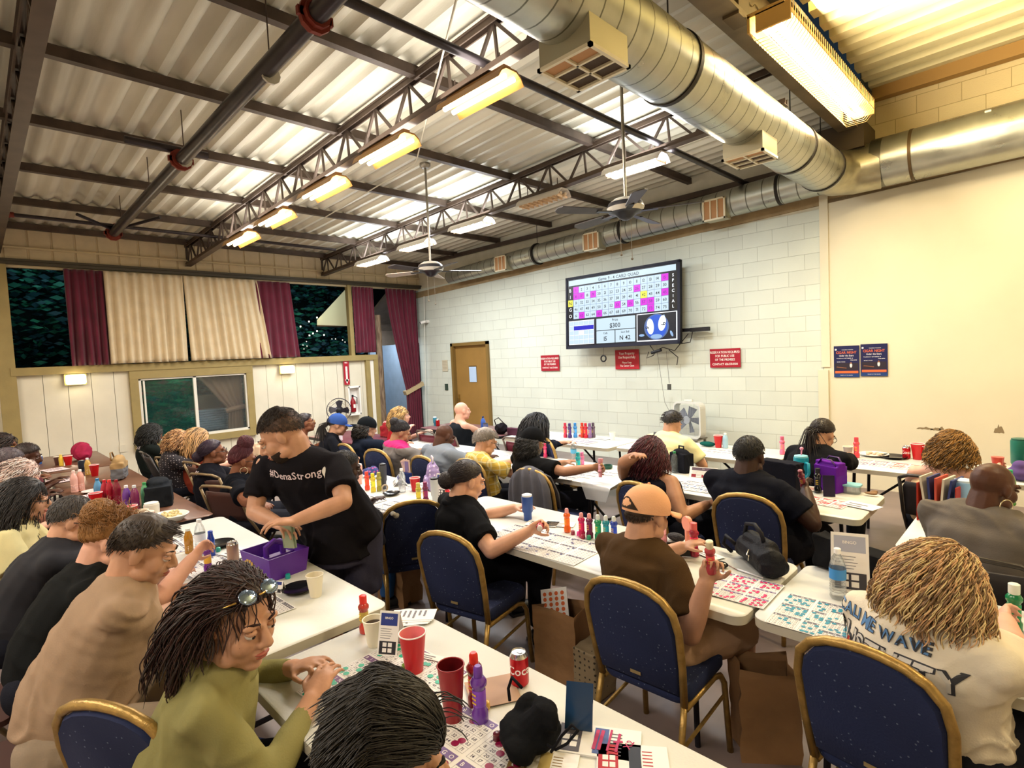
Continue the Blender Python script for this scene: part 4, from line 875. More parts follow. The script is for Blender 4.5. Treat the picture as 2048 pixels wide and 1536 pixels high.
        th = -s; o0 = pc + sx * th * .03 * q - fd * .02; d_ = (fd * .7 + sx * th * .75 - nz * .35).normalized(); p = o0
        for j in range(2):
            p2 = p + d_ * .036 * q; body.cap(p, .0115 - .001 * j, p2, .0105 - .0015 * j); p = p2; d_ = (d_ + fd * .5 - nz * .2 - sx * th * .4).normalized()
    # legs
    lf = 1 + (f - 1) * .8; AN = {}
    for s in (-1, 1):
        h0 = Vector((s * .095 * lf, .0, ph - .02))
        if stand: kn = Vector((s * .11, .03, .47)); an = Vector((s * .12, -.02, .09))
        else:
            sp_ = .14 * lf; kn = Vector((s * sp_, .43, .50 + kneeup)); an = Vector((s * (sp_ + .01), .38 if s > 0 else .44, .09))
        if legs and ('L' if s < 0 else 'R') in legs: kn, an = [Vector(q) for q in legs['L' if s < 0 else 'R']]
        AN[s] = (h0, kn, an)
        body.cap(h0, .082 * lf, kn, .054 * lf); body.cap(kn, .052 * lf, lerp(kn, an, .4), .05 * lf); body.cap(lerp(kn, an, .4), .05 * lf, an, .034)
        body.ell(an + Vector((0, .05, -.05)), (.038, .1, .03))
    o = body.build('body', [sk], t); remesh_later(o, vox, 3)
    # garment
    if sleeve != 'none':
        g = MB(); torso(g, .012 if f < 1.15 else .016, (.74 if key == 'p31' else .87) if sleeve == 'tank' else 1.)
        for s in (-1, 1):
            S0, E_, W_ = SH[s], EL[s], WR[s]
            if sleeve in ('short', 'long'):
                g.cap(S0, ra * 1.08 + .012, T + Vector((s * .045, -.015, .018)), .056); g.cap(S0 + Vector((-s * .035, .0, -.06)), ra * 1.05 + .012, T + Vector((s * .06, -.005, -.06)), .07)
                if sleeve == 'short':
                    e = lerp(S0, E_, .72); g.tube([S0, lerp(S0, E_, .4), e], [ra * 1.08 + .012, ra * 1.2 + .018, ra * 1.25 + .026], 14)
                else:
                    g.cap(S0, ra * 1.08 + .014, E_, ra * .95 + .018); g.cap(E_, ra * .95 + .018, lerp(E_, W_, .5), ra * .9 + .012); g.tube([lerp(E_, W_, .5), lerp(E_, W_, .93)], [ra * .9 + .012, .036], 12)
            else:
                g.cap(T + Vector((s * .075 * sw, .02, .0)), .032, T + Vector((s * .085 * sw, -.03, -.05)), .04)
        if stand: g.tube([P + Vector((0, 0, .05)), P + Vector((0, 0, -.16))], [.2 * f, .215 * f], 22, flat=.8)
        else: g.ell(P + Vector((0, .01 + (f - 1) * .14, .01)), (.18 * f, .115 * f, .08))
        mm = shirt if not isinstance(shirt, str) else cloth(shirt)
        go = g.build('shirt', [mm], t); remesh_later(go, max(vox, .011), 9, wr, 9, hash(key) % 97 if False else sum(map(ord, key)))
        PEOPLE[key + '_shirt'] = go
        if collar:
            b = MB(); ctr = T + Vector((0, .0, .028)); b.tube([ctr + Matrix.Rotation(ang * .6 - .25, 3, 'X') @ Vector((math.cos(a_) * nr * 1.25, math.sin(a_) * nr * 1.25, 0)) for a_ in np.linspace(0, 6.283, 25)[:-1]], .008 if collar not in ('thick', 'hood') else .018 if collar == 'thick' else .036, 6, closed=True); b.build('collar', [mm if collar in ('self', 'thick', 'hood') else cloth(collar)], t, 3)
    # trousers or shorts
    g = MB(); g.ell(P + Vector((0, .01 + (f - 1) * .1, -.01)), (.18 * lf, .135 * lf, .085))
    for s in (-1, 1):
        h0, kn, an = AN[s]
        if shorts: g.tube([h0, lerp(h0, kn, .55), lerp(h0, kn, .98)], [.098 * lf, .092 * lf, .09 * lf], 14); g.ell(h0, .098 * lf)
        else: g.cap(h0, .096 * lf, kn, .066 * lf); g.cap(kn, .066 * lf, lerp(kn, an, .5), .058 * lf); g.tube([lerp(kn, an, .5), an], [.058 * lf, .055], 12)
    if stand and shorts: g.tube([P + Vector((0, 0, .05)), P + Vector((0, 0, -.2))], [.19 * f, .2 * f], 18, flat=.8)
    go = g.build('shorts' if shorts else 'trousers', [pants if not isinstance(pants, str) else cloth(pants, rough=.8)], t); remesh_later(go, max(vox, .013), 4, wr * .7, 8, 3)
    for s in (-1, 1):
        an = AN[s][2]; b = MB(); b.ell(an + Vector((0, .055, -.045)), (.046, .125, .045), nu=14, nv=8); b.box(an + Vector((0, .055, -.08)), (.085, .24, .02)); b.build('shoe', mat(shoes, .5), t, SM)
    # face
    if face:
        down = npitch > 12
        for s in (-1, 1):
            b = MB(); b.ell(H(s * .031, .0775, .003), Rm(.0135, .0135, .0115), Mh, 0); b.ell(H(s * .031, .0885, .0015), Rm(.0055, .004, .006), Mh, 1)
            b.build('eye', [mat('d8cfc8', .3), mat('20140e', .2)], t, 3)
        for s in (-1, 1):
            b = MB(); b.tube([H(s * .014, .0895, .027), H(s * .032, .0875, .033), H(s * .05, .073, .029)], [.0025 * hs, .0035 * hs, .002 * hs], 6)
            b.ell(H(s * .031, .0785, .0085 if not down else .005), Rm(.0148, .0146, .0085), Mh, 1)
            b.build('eyebrow', [mat(hairc if hair != 'bald' else '3a2a20', .8), sk], t, 3)
        b = MB(); b.ell(H(0, .0905, -.0555), Rm(.022, .0125, .0055), Mh); b.ell(H(0, .088, -.0645), Rm(.019, .0125, .006), Mh); b.build('lips', [mat({'light': 'b5625a', 'tan': 'a4584c', 'olive': '984f42', 'pink': 'c06a60'}.get(skin, '5c3430'), .4)], t, 3)
    if glasses:
        b = MB(); gm = glasses if isinstance(glasses, str) else '1a1a1e'
        for s in (-1, 1):
            b.tube([H(s * .033 + .025 * math.cos(a_), .107 - .006 * abs(math.cos(a_)), .002 + .019 * math.sin(a_)) for a_ in np.linspace(0, 6.283, 17)[:-1]], .0022, 5, closed=True)
            b.tube([H(s * .058, .1, .006), H(s * .079, .04, .006), H(s * .083, -.01, .004)], .0024, 5)
        b.tube([H(-.01, .11, .004), H(.01, .11, .004)], .0022, 5); b.build('glasses', [mat(gm, .3, .3)], t, 3)
    if ear:
        for s in (-1, 1):
            b = MB(); r_ = ear * hs; b.tube([H(s * .084, -.005 + r_ * math.cos(a_), -.04 - r_ + r_ * math.sin(a_)) for a_ in np.linspace(0, 6.283, 17)[:-1]], .0028, 6, closed=True); b.build('earring', [mat('e4d7b4', .25, .9)], t, 3)
    if beard: 
        b = MB(); scalp(b, H, hs, Mh, lambda n: n.z < -.12 and n.y > -.05 and not (n.z > -.62 and abs(n.x) < .45 and n.y > .6), .001, center=(0, .028, -.043), rad=(.068, .068, .088)); b.build('beard', [mat(beard, .9, bump=.6, bscale=300)], t, 3)
    if cap and hair == 'buzz': hair = 'under'
    global CAPPED; CAPPED = bool(cap)
    hair_make(t, hair, hairc, H, Mh, hs, hsd or sum(map(ord, key)), vox, T)
    if cap: cap_make(t, H, hs, **cap)
    PEOPLE[key] = dict(t=t, H=H, T=T, SH=SH, EL=EL, WR=WR, sp=sp, ang=ang, hc=hc, rot=rot, rw=rw, Mh=Mh, P=P, f=f, sw=sw)
    return t
def scalp(b, H, hs, Mh, keep, off, center=(0, -.018, .03), rad=(.076, .096, .09), nu=40, nv=28, rough=0, sc=40, grow=None):
    idx = {}; vs = []
    C = Vector(center)
    for i in range(nv + 1):
        th = math.pi * i / nv
        for k in range(nu):
            a = 2 * math.pi * k / nu; n = Vector((math.sin(th) * math.cos(a), math.sin(th) * math.sin(a), math.cos(th)))
            kp = keep(n); o = (off if keep(Vector((n.x, n.y, n.z - .13))) else off * .25) if kp else -.006
            if kp and grow and o > off * .5: o += grow(n)
            if kp and rough: o += rough * noise.noise(n * sc * .1) + rough * .6 * noise.noise(n * sc * .3)
            vs.append(H(C.x + n.x * (rad[0] + o), C.y + n.y * (rad[1] + o), C.z + n.z * (rad[2] + o)))
    fs = [(i * nu + k, (i + 1) * nu + k, (i + 1) * nu + (k + 1) % nu, i * nu + (k + 1) % nu) for i in range(nv) for k in range(nu)]
    def ok(f):
        i = f[0] // nu; th = math.pi * (i + .5) / nv; k = f[0] % nu; a = 2 * math.pi * (k + .5) / nu
        return keep(Vector((math.sin(th) * math.cos(a), math.sin(th) * math.sin(a), math.cos(th)))) or any(keep((Vector((math.sin(math.pi * (q // nu) / nv) * math.cos(2 * math.pi * (q % nu) / nu), math.sin(math.pi * (q // nu) / nv) * math.sin(2 * math.pi * (q % nu) / nu), math.cos(math.pi * (q // nu) / nv))))) for q in f)
    b.add(vs, [f for f in fs if ok(f)])
HL = lambda n: n.z > -.12 + (.7 * n.y if n.y > 0 else .55 * n.y)
def c2(c, k): return ''.join('%02x' % min(255, int(int(c[i:i + 2], 16) * k)) for i in (0, 2, 4))
def hairm(c, rough=.5): 
    key = ('hair', c)
    if key in MC: return MC[key]
    m, nt, b, N, L = nodes_mat('hair_' + c); tc = N('TexCoord'); n = N('TexNoise', i_Scale=60.0, i_Detail=4.0); mp = N('Mapping'); mp.inputs['Scale'].default_value = (1, 1, .25); L(tc.outputs['Object'], mp.inputs[0]); L(mp.outputs[0], n.inputs['Vector'])
    mx = N('Mix', data_type='RGBA'); c0 = srgb(c); mx.inputs[6].default_value = tuple(v * .55 for v in c0[:3]) + (1,); mx.inputs[7].default_value = tuple(min(1, v * 1.5 + .004) for v in c0[:3]) + (1,); L(n.outputs['Fac'], mx.inputs[0]); L(mx.outputs[2], b.inputs['Base Color'])
    b.inputs['Roughness'].default_value = rough; bp = N('Bump', i_Strength=.5, i_Distance=.006); L(n.outputs['Fac'], bp.inputs['Height']); L(bp.outputs[0], b.inputs['Normal']); MC[key] = m; return m
def strands(b, H, n, seed, root, flow, length, r=.0016, steps=9, curl=0, cf=30, m=0, inf=0, nm=1):
    rg = random.Random(seed); cl = []
    for q in range(n):
        for _ in range(30):
            v = Vector((rg.gauss(0, 1), rg.gauss(0, 1), rg.gauss(0, 1))).normalized()
            if root(v): break
        else: continue
        k0 = 1 + inf * max(0, v.z); p = Vector((v.x * .079 * k0, v.y * .099 * k0 - .018, v.z * .093 * k0 + .03)); L = length * rg.uniform(.75, 1.1); st = L / steps; pts = []; ph = rg.uniform(0, 6.3); vel = v.copy()
        for j in range(steps + 1):
            k = curl * min(1, j / 3)
            pts.append(H(p.x + k * math.sin(cf * j * st * 3 + ph), p.y + k * math.cos(cf * j * st * 3 + ph), p.z + k * .5 * math.sin(cf * j * st * 2.2 + ph * 2)))
            d = flow(p, v, j / steps, rg); vel = (vel * .45 + d.normalized() * .55).normalized(); p = p + vel * st
            e = Vector((p.x / .083, (p.y + .018) / .103, (p.z - .03) / .097)); el = e.length; lim0 = 1 + inf * max(0, e.z / max(el, .01))
            if el < lim0 and p.z > -.06: e *= lim0 / el; p = Vector((e.x * .083, e.y * .103 - .018, e.z * .097 + .03))
            elif p.z <= -.06:
                rr = math.hypot(p.x, p.y + .02); lim = .066 if p.z > -.15 else .066 + (-.15 - p.z) * .55
                if rr < lim and lim < .2: p.x *= lim / max(rr, .001); p.y = (p.y + .02) * lim / max(rr, .001) - .02
        w = r * rg.uniform(.7, 1.3); b.tube(pts, [w] + [w] * (steps - 1) + [w * .3], 4, m + (q % nm), caps=False)
def hair_make(t, style, c, H, Mh, hs, seed, vox, T):
    if style == 'bald': return
    near = vox < .0105; k = 3 if near else 1; b = MB(); rg = random.Random(seed)
    down = Mh.inverted() @ Vector((0, 0, -1))
    fall = lambda sx=.0: (lambda p, v, u, r_: Vector((v.x * (1 - u) * .7, -.5 * (1 - u) + sx, 0)) + down * (.5 + u))
    m = [hairm(c)]
    if style == 'short': scalp(b, H, hs, Mh, HL, .006, rough=.004, grow=lambda n: .006 * max(0, n.z)); strands(b, H, 260 * k, seed, HL, lambda p, v, u, r_: Vector((v.x * .3, -.2 + .5 * (v.y > .3), .4)) + down * .5, .035, .0013 if near else .002, 4)
    elif style == 'under': scalp(b, H, hs, Mh, lambda n: HL(n) and n.z < -.02, .002); strands(b, H, 700, seed, lambda n: HL(n) and n.z < -.28, lambda p, v, u, r_: down, .012, .001, 3)
    elif style == 'buzz': scalp(b, H, hs, Mh, HL, .0025, rough=.001); strands(b, H, 500 * k, seed, HL, lambda p, v, u, r_: Vector((v.x * .5, -.2, 0)) + down * .7, .016, .0012, 3)
    elif style == 'fade':
        m = [hairm(c), hairm('5c4336')]; scalp(b, H, hs, Mh, HL, .0012, nu=56, nv=40); b.m = [1] * len(b.m)
        scalp(b, H, hs, Mh, lambda n: n.z > .5 - .1 * n.y, .001, nu=56, nv=40, grow=lambda n: .003); strands(b, H, 2200, seed, lambda n: n.z > .42 - .1 * n.y, lambda p, v, u, r_: Vector((.2 * math.sin(20 * v.x), -.7, .35)) if p.y > -.06 else Vector((v.x * .4, -.5, -.6)), .016, .0010, 4, .001, 12, inf=.0)
        strands(b, H, 1500, seed + 1, lambda n: HL(n) and n.z < .5, lambda p, v, u, r_: Vector((v.x * .4, -.3, 0)) + down, .009, .0008, 3)
    elif style == 'quiff':
        scalp(b, H, hs, Mh, HL, .0015, nu=56, nv=40); tp = lambda n: n.z > .25 - .1 * n.y and n.y > -.62
        scalp(b, H, hs, Mh, tp, .002, rough=.003, grow=lambda n: .018 * max(0, n.z - .2), nu=56, nv=40)
        strands(b, H, 2600, seed, tp, lambda p, v, u, r_: Vector((.25 * math.sin(9 * v.x + 3 * v.y), -.85, .25 - .5 * u)) if p.y > -.04 else Vector((v.x * .5, -.5, -.5)), .058, .0012, 8, .0035, 14, inf=.2)
        strands(b, H, 1700, seed + 1, lambda n: HL(n) and not tp(n), lambda p, v, u, r_: Vector((v.x * .4, -.3, 0)) + down, .012, .0009, 3)
        strands(b, H, 14, seed + 2, lambda n: n.y > .6 and n.z > .4, lambda p, v, u, r_: Vector((.4, .8, .5 - 1.4 * u)), .06, .0012, 8, .009, 22, inf=.24)
    elif style in ('long', 'wavy', 'curly', 'curlyshort'):
        L, cu, cf, nn = {'long': (.32, .004, 20, 420), 'wavy': (.22, .008, 16, 600), 'curly': (.19, .013, 17, 700), 'curlyshort': (.15, .013, 26, 520)}[style]
        m = [hairm(c), hairm(c2(c, 1.22)), hairm(c2(c, .62))]
        rt = HL if style != 'wavy' else (lambda n: HL(n) and not (n.y > -.12 and n.z < .42))
        if CAPPED: rt = lambda n: HL(n) and n.z < -.02
        scalp(b, H, hs, Mh, rt, .012, rough=.006); nn = int(nn * (3 if near else 1))
        fl = fall() if style != 'wavy' else (lambda p, v, u, r_: (Vector((v.x * .5, -1.1 * (1 - u) ** 2, .1)) + down * (.3 + 2 * u)) if v.y > -.3 else Vector((v.x * (1 - u) * .5, -.25 * (1 - u), 0)) + down * (.8 + u)); strands(b, H, nn, seed, rt, fl, L, .0019 if near else .0034, 16 if near else 10, cu, cf, inf=.06, nm=3)
        if not near:
            for i in range(7): b.ell(H(rg.uniform(-.05, .05), -.07 + rg.uniform(-.02, .01), -.03 - .025 * i), (.045, .035, .04), Mh)
    elif style in ('bun', 'redbun', 'lowbun', 'updo'):
        scalp(b, H, hs, Mh, HL, .008, rough=.003)
        bp = {'bun': (0, -.11, .085), 'redbun': (0, .01, .15), 'lowbun': (-.01, -.13, -.015), 'updo': (0, -.075, .1)}[style]; br = {'bun': .045, 'redbun': .06, 'lowbun': .048, 'updo': .06}[style]
        b.ell(H(*bp), br * hs, nu=18, nv=12)
        for i in range(150 * k):
            a_, z_ = rg.uniform(0, 6.28), rg.uniform(-1, 1); ax = Vector((rg.gauss(0, 1), rg.gauss(0, 1), rg.gauss(0, 1))).normalized(); bx = basis(ax)
            pts = [H(*(Vector(bp) + (bx[0] * math.cos(a_ + .3 * j) + bx[1] * math.sin(a_ + .3 * j)) * br * rg.uniform(.98, 1.08))) for j in range(7)]; b.tube(pts, .0022, 4, caps=False)
        tgt = Vector(bp); strands(b, H, 330 * k, seed, HL, lambda p, v, u, r_: (tgt - p).normalized() + Vector((v.x, v.y, v.z)) * .1, .12, .0014 if near else .0024, 7)
        if style == 'updo': strands(b, H, 120 * k, seed + 5, lambda n: n.z > .3, lambda p, v, u, r_: Vector((r_.gauss(0, 1), r_.gauss(0, 1), r_.gauss(.3, 1))), .08, .0016, 7, .01, 25)
    elif style == 'pony':
        scalp(b, H, hs, Mh, HL, .008, rough=.003); tgt = Vector((0, -.115, 0)); strands(b, H, 300 * k, seed, HL, lambda p, v, u, r_: (tgt - p).normalized(), .11, .0016, 6)
        d0 = down
        for i in range(110 * k):
            o = Vector((rg.gauss(0, .009), rg.gauss(0, .009), rg.gauss(0, .009))); b.tube([H(*(tgt + o * (1 + j * .5) + Vector((0, -.035 * min(j, 2), 0)) + d0 * .027 * j * (j > 0))) for j in range(9)], [.0024] * 8 + [.001], 4, caps=False)
    b.build('hair', m, t, 3)
def cap_make(t, H, hs, color='15161a', back=False, brim=None, yaw=0, gap=None):
    b = MB(); cm = cloth(color, bump=.2); z = Matrix.Rotation(R(yaw + (180 if back else 0)), 3, 'Z')
    Hc = lambda x, y, zz: H(*(z @ Vector((x, y, 0)) + Vector((0, -.012, zz))))
    vs = []; nu, nv = 30, 10
    for i in range(nv + 1):
        th = (math.pi / 2) * i / nv
        for k in range(nu):
            a = 2 * math.pi * k / nu; seam = 1 - .012 * (abs(math.sin(3 * a)) < .12)
            vs.append(Hc(.092 * math.sin(th) * math.cos(a) * seam, .112 * math.sin(th) * math.sin(a) * seam, .035 + .1 * math.cos(th) * seam))
    for k in range(nu): a = 2 * math.pi * k / nu; vs.append(Hc(.09 * math.cos(a), .11 * math.sin(a), .015))
    b.add(vs, [(i * nu + k, (i + 1) * nu + k, (i + 1) * nu + (k + 1) % nu, i * nu + (k + 1) % nu) for i in range(nv + 1) for k in range(nu)]); b.ell(Hc(0, 0, .136), .008)
    c = b.build('cap', [cm], t, 3); b = MB(); rows = []
    for j in range(5):
        u = j / 4; rows.append([(Vector((.075 * (1 - .2 * u * u) * s_, .085 + .085 * u * math.sqrt(max(0, 1 - (s_ * .75) ** 2)) + .02 * (1 - abs(s_)), .028 - .012 * s_ * s_ - .012 * u))) for s_ in np.linspace(-1, 1, 11)])
    vs = [Hc(*p) for r_ in rows for p in r_]; b.add(vs, [(j * 11 + i, j * 11 + i + 1, j * 11 + 12 + i, j * 11 + 11 + i) for j in range(4) for i in range(10)])
    o = b.build('brim', [cloth(brim or color)], c, 3); o.modifiers.new('s', 'SOLIDIFY').thickness = .006
    if gap:
        b = MB(); V = []
        for i in range(13):
            a = R(-90 - 40 + 80 * i / 12); h_ = .05 * math.sin(math.pi * i / 12); 
            for zz in (.026, .026 + h_): k_ = 1.012 * math.sqrt(max(0, 1 - ((zz - .035) / .1) ** 2)) if zz > .035 else 1.012; V.append(Hc(.092 * k_ * math.cos(a), .112 * k_ * math.sin(a), zz))
        b.add(V, [(2 * i, 2 * i + 2, 2 * i + 3, 2 * i + 1) for i in range(12)]); b.build('strap_opening', [mat(gap, .8)], c, 3)
def decal(key, items, mats_, name='print', back=True, u=.8, width=.3, axis=None, ctr=None, part=None, off=.004):
    # lettering laid on the cloth: items = list of (text, x, y, size, mat, rot)
    d = PEOPLE[key]; sh = PEOPLE[key + '_shirt']; me = sh.data; bv = BVHTree.FromPolygons([v.co.copy() for v in me.vertices], [tuple(p.vertices) for p in me.polygons])
    c = ctr or (d['sp'](u) + Vector((0, -.4 if back else .4, 0))); ax = Matrix.Rotation(d['ang'], 3, 'X')
    if back: X_, U_, D_ = Vector((1, 0, 0)), ax @ Vector((0, 0, 1)), ax @ Vector((0, 1, 0))
    else: X_, U_, D_ = Vector((-1, 0, 0)), ax @ Vector((0, 0, 1)), ax @ Vector((0, -1, 0))
    if axis: X_, U_, D_ = axis
    for i, it in enumerate(items):
        g = MB()
        if callable(it[0]): it[0](g)
        else: g.text(it[0], Matrix.Translation((it[1], it[2], 0)), it[3], it[4], bold=len(it) > 5)
        b = MB(); V = []; bad = set()
        for k_, v in enumerate(g.v):
            o0 = c + X_ * v[0] + U_ * v[1]; h = bv.ray_cast(o0, D_)
            if h[0] is None or h[3] > .56: bad.add(k_); V.append(o0)
            else: V.append(h[0] - D_ * (off + .0004 * i))
        keep = [q for q, f_ in enumerate(g.f) if not any(x in bad for x in f_)]
        b.v = [tuple(q) for q in V]; b.f = [g.f[q] for q in keep]; b.m = [g.m[q] for q in keep]
        if b.f: b.build(name, mats_, sh)
def two_tone(name, top, bot, z, noise_=.15, axis=2):
    m, nt, b, N, L = nodes_mat(name); tc = N('TexCoord'); s = N('SeparateXYZ'); L(tc.outputs['Object'], s.inputs[0]); g = N('Math', operation='GREATER_THAN', i_1=z); L(s.outputs[axis], g.inputs[0])
    mx = N('Mix', data_type='RGBA'); mx.inputs[6].default_value = srgb(bot); mx.inputs[7].default_value = srgb(top); L(g.outputs[0], mx.inputs[0]); L(mx.outputs[2], b.inputs['Base Color']); b.inputs['Roughness'].default_value = .85; return m
def plaid(name, base, line, line2):
    m, nt, b, N, L = nodes_mat(name); tc = N('TexCoord'); s = N('SeparateXYZ'); L(tc.outputs['Object'], s.inputs[0]); col = None
    prev = srgb(base)
    for ax, sc, wd, c in ((0, .075, .22, line), (2, .075, .22, line), (0, .075, .05, line2), (2, .0375, .08, line2), (1, .075, .2, line)):
        d = N('Math', operation='DIVIDE', i_1=sc); L(s.outputs[ax], d.inputs[0]); f = N('Math', operation='FRACT'); L(d.outputs[0], f.inputs[0]); g = N('Math', operation='LESS_THAN', i_1=wd); L(f.outputs[0], g.inputs[0]); g2 = N('Math', operation='MULTIPLY', i_1=.55); L(g.outputs[0], g2.inputs[0])
        mx = N('Mix', data_type='RGBA'); mx.inputs[7].default_value = srgb(c); L(g2.outputs[0], mx.inputs[0])
        if col: L(col, mx.inputs[6])
        else: mx.inputs[6].default_value = prev
        col = mx.outputs[2]
    L(col, b.inputs['Base Color']); b.inputs['Roughness'].default_value = .8; return m
def dots(name, base, dot, sc=38, th=.22):
    m, nt, b, N, L = nodes_mat(name); tc = N('TexCoord'); v = N('TexVoronoi', i_Scale=float(sc), i_Randomness=.2); L(tc.outputs['Object'], v.inputs['Vector']); g = N('Math', operation='LESS_THAN', i_1=th); L(v.outputs['Distance'], g.inputs[0])
    mx = N('Mix', data_type='RGBA'); mx.inputs[6].default_value = srgb(base); mx.inputs[7].default_value = srgb(dot); L(g.outputs[0], mx.inputs[0]); L(mx.outputs[2], b.inputs['Base Color']); b.inputs['Roughness'].default_value = .8; return m
Z8 = .8
person('p1', 'person with swept black hair at the bottom edge, face turned down to the table', (772, 1530), 1.135, az=-20, lean=.2, npitch=14, ny=-12, skin='tan', shirt='2a3140', hair='quiff', hairc='17120f', vox=.006, hscale=1.16, hands={'L': (-.95, .9, .79), 'R': (-.7, .85, .79)})
person('p2', 'woman in olive green hoodie with long dark hair and sunglasses on her head', (474, 1240), 1.115, az=-28, lean=.2, npitch=12, ny=-38, skin='tan', shirt='8b8658', sleeve='long', hair='wavy', hairc='2c1512', vox=.0065, fat=1.22, hscale=1.22, hands={'R': (622, 1400, .79), 'L': (590, 1335, .79)}, collar='hood', wr=.009)
person('p3', 'man in beige shirt with short greying hair leaning over the table', (292, 1100), 1.17, az=-16, lean=.32, npitch=26, ny=-12, skin='tan', shirt='a48b74', hair='short', hairc='3a2f28', vox=.0075, fat=1.4, hscale=1.14, hands={'R': (362, 1212, .79), 'L': (400, 1175, .79)}, wr=.01, pants='9a8a78')
person('p4', 'woman in black shirt with a messy blonde updo', (222, 1080), 1.10, az=-14, lean=.3, npitch=22, skin='pink', shirt='191b1c', hair='updo', hairc='8c6234', vox=.0085, fat=1.35, hscale=1.14, hands={'R': (384, 1118, .93), 'Rg': 'hold', 'L': (330, 1150, .79)})
person('p5', 'man with cropped grey hair and glasses in a black jacket with red collar', (150, 1040), 1.09, az=-14, lean=.3, npitch=18, skin='light', shirt=two_tone('black_red', 'a3182c', '14151f', .34, axis=1), hair='buzz', hairc='4b4644', vox=.0085, fat=1.4, glasses=True, hands={'R': (300, 1090, .79)})
person('p6', 'woman in cream shirt with very long dark hair and glasses', (52, 1000), 1.145, az=-12, lean=.26, npitch=10, skin='tan', shirt='d9cf9c', hair='long', hairc='1a1414', vox=.009, fat=1.35, glasses=True)
person('p7', 'elderly person with curly white hair in a pink shirt', (42, 955), 1.145, az=-12, lean=.26, skin='pink', shirt='d99a90', hair='curlyshort', hairc='d8b8ae', fat=1.1)
person('p8', 'person with dark curly hair and glasses behind the white-haired person', (10, 893), 1.185, az=-10, lean=.2, npitch=5, skin='brown', shirt='5a3a34', hair='curlyshort', hairc='2a1a14', glasses='b8924a')
person('p9', 'person with cropped dark hair leaning over the brown tables', (56, 912), 1.105, az=-15, lean=.28, skin='dark', shirt='6b3a40', hair='buzz', hairc='2a1c18')
person('p9b', 'person in a grey beanie behind the white-haired person', (20, 925), 1.145, az=-10, lean=.2, skin='dark', shirt='4a4048', hair='buzz', hairc='5c5258')
person('p10', 'standing man in oversized black shirt holding cash over a purple caddy', (562, 872), 1.50, az=212, pos=(-3.2, 1.64), stand=True, npitch=30, ny=-62, tilt=0, skin='tan', shirt='17151a', hair='fade', hairc='2a1f1a', vox=.007, fat=1.35, sw=1.15, hscale=1.26, pants='39384a', shorts=True, beard='2a1f18', wr=.012,
       hands={'R': (556, 1046, 1.05), 'L': (590, 1042, 1.1)}, elb={'L': (-1, .25, -.5), 'R': (1, -.1, -.6)}, collar='self')
person('p11', 'woman in black with hoop earrings and a dark red top bun', (488, 922), 1.145, az=-16, lean=.22, npitch=4, skin='brown', shirt='12141c', hair='redbun', hairc='4a1020', vox=.008, fat=1.4, glasses=True, ear=.026, hands={'R': (562, 1040, .78)})
person('p12', 'woman in black with purple-dark hair and glasses looking up', (428, 905), 1.145, az=-16, lean=.16, npitch=-4, skin='brown', shirt='14141c', hair='lowbun', hairc='24112a', vox=.009, fat=1.25, glasses=True)
person('p13', 'woman in rust off-shoulder top with long ombre blonde hair', (398, 880), 1.125, az=-10, lean=.25, npitch=22, skin='pink', shirt='7a3222', hair='long', hairc='b08a5c', fat=1.2)
person('p14', 'woman in polka dot top with short pale blonde hair', (358, 885), 1.065, az=-12, lean=.28, npitch=25, skin='pink', shirt=dots('polka', '221e26', 'b8b0b4'), hair='curlyshort', hairc='b88c62', fat=1.2)
person('p15', 'person in dark hooded top sitting below the sliding window', (306, 868), 1.145, az=0, lean=.25, npitch=20, skin='brown', shirt='161c1a', sleeve='long', hair='curly', hairc='0e100f', fat=1.2)
person('p16', 'dark-skinned man in white shirt and jeans partly hidden by the standing man', (693, 936), 1.09, az=-22, lean=.16, npitch=15, skin='deep', shirt='d8d6d0', hair='buzz', hairc='14100e', vox=.0085, fat=1.2, hands={'R': (788, 1032, .82), 'Rg': 'hold', 'L': (742, 1004, .79)}, pants='2d568e')
person('p17', 'woman with short dark bob and glasses near the pedestal fan', (612, 846), 1.10, az=-20, lean=.15, npitch=-6, skin='brown', shirt='b58a68', sleeve='tank', hair='short', hairc='20141a', glasses='c8a070')
person('p18', 'person in blue cap with a long dark ponytail', (676, 850), 1.125, az=-26, lean=.2, npitch=14, skin='tan', shirt='12141c', hair='pony', hairc='1a1414', cap=dict(color='35549a'))
person('p19', 'man in black cap and navy shirt with long dark hair', (735, 856), 1.145, az=-14, lean=.18, npitch=14, skin='tan', shirt='18202f', hair='curlyshort', hairc='17130f', fat=1.35, cap=dict(color='10151a', yaw=160), hands={'R': (850, 885, .79)})
person('p20', 'woman in pink and grey shirt with a high dark bun', (803, 866), 1.145, az=-14, lean=.14, npitch=24, ny=-18, skin='olive', shirt=two_tone('pink_grey', 'c0156e', '77716e', .93), hair='bun', hairc='17131a', vox=.009, fat=1.5, pants='2f62a4')
person('p21', 'broad bald man in blue-grey shirt', (890, 873), 1.145, az=-6, lean=.3, npitch=26, skin='dark', shirt='7f8894', hair='bald', vox=.009, fat=1.65)
person('p22', 'grey-haired man with glasses in a yellow plaid shirt', (972, 884), 1.145, az=-14, lean=.2, npitch=20, skin='light', shirt=plaid('yellow_plaid', 'd2b04a', 'e8dfae', '5c5630'), hair='short', hairc='8a8178', vox=.009, fat=1.1, glasses=True)
person('p23', 'bald man in black tank top before the brown door', (925, 822), 1.185, az=-18, lean=.12, npitch=0, skin='pink', shirt='12161c', sleeve='tank', hair='bald', fat=1.45, hands={'R': (985, 862, .79)})
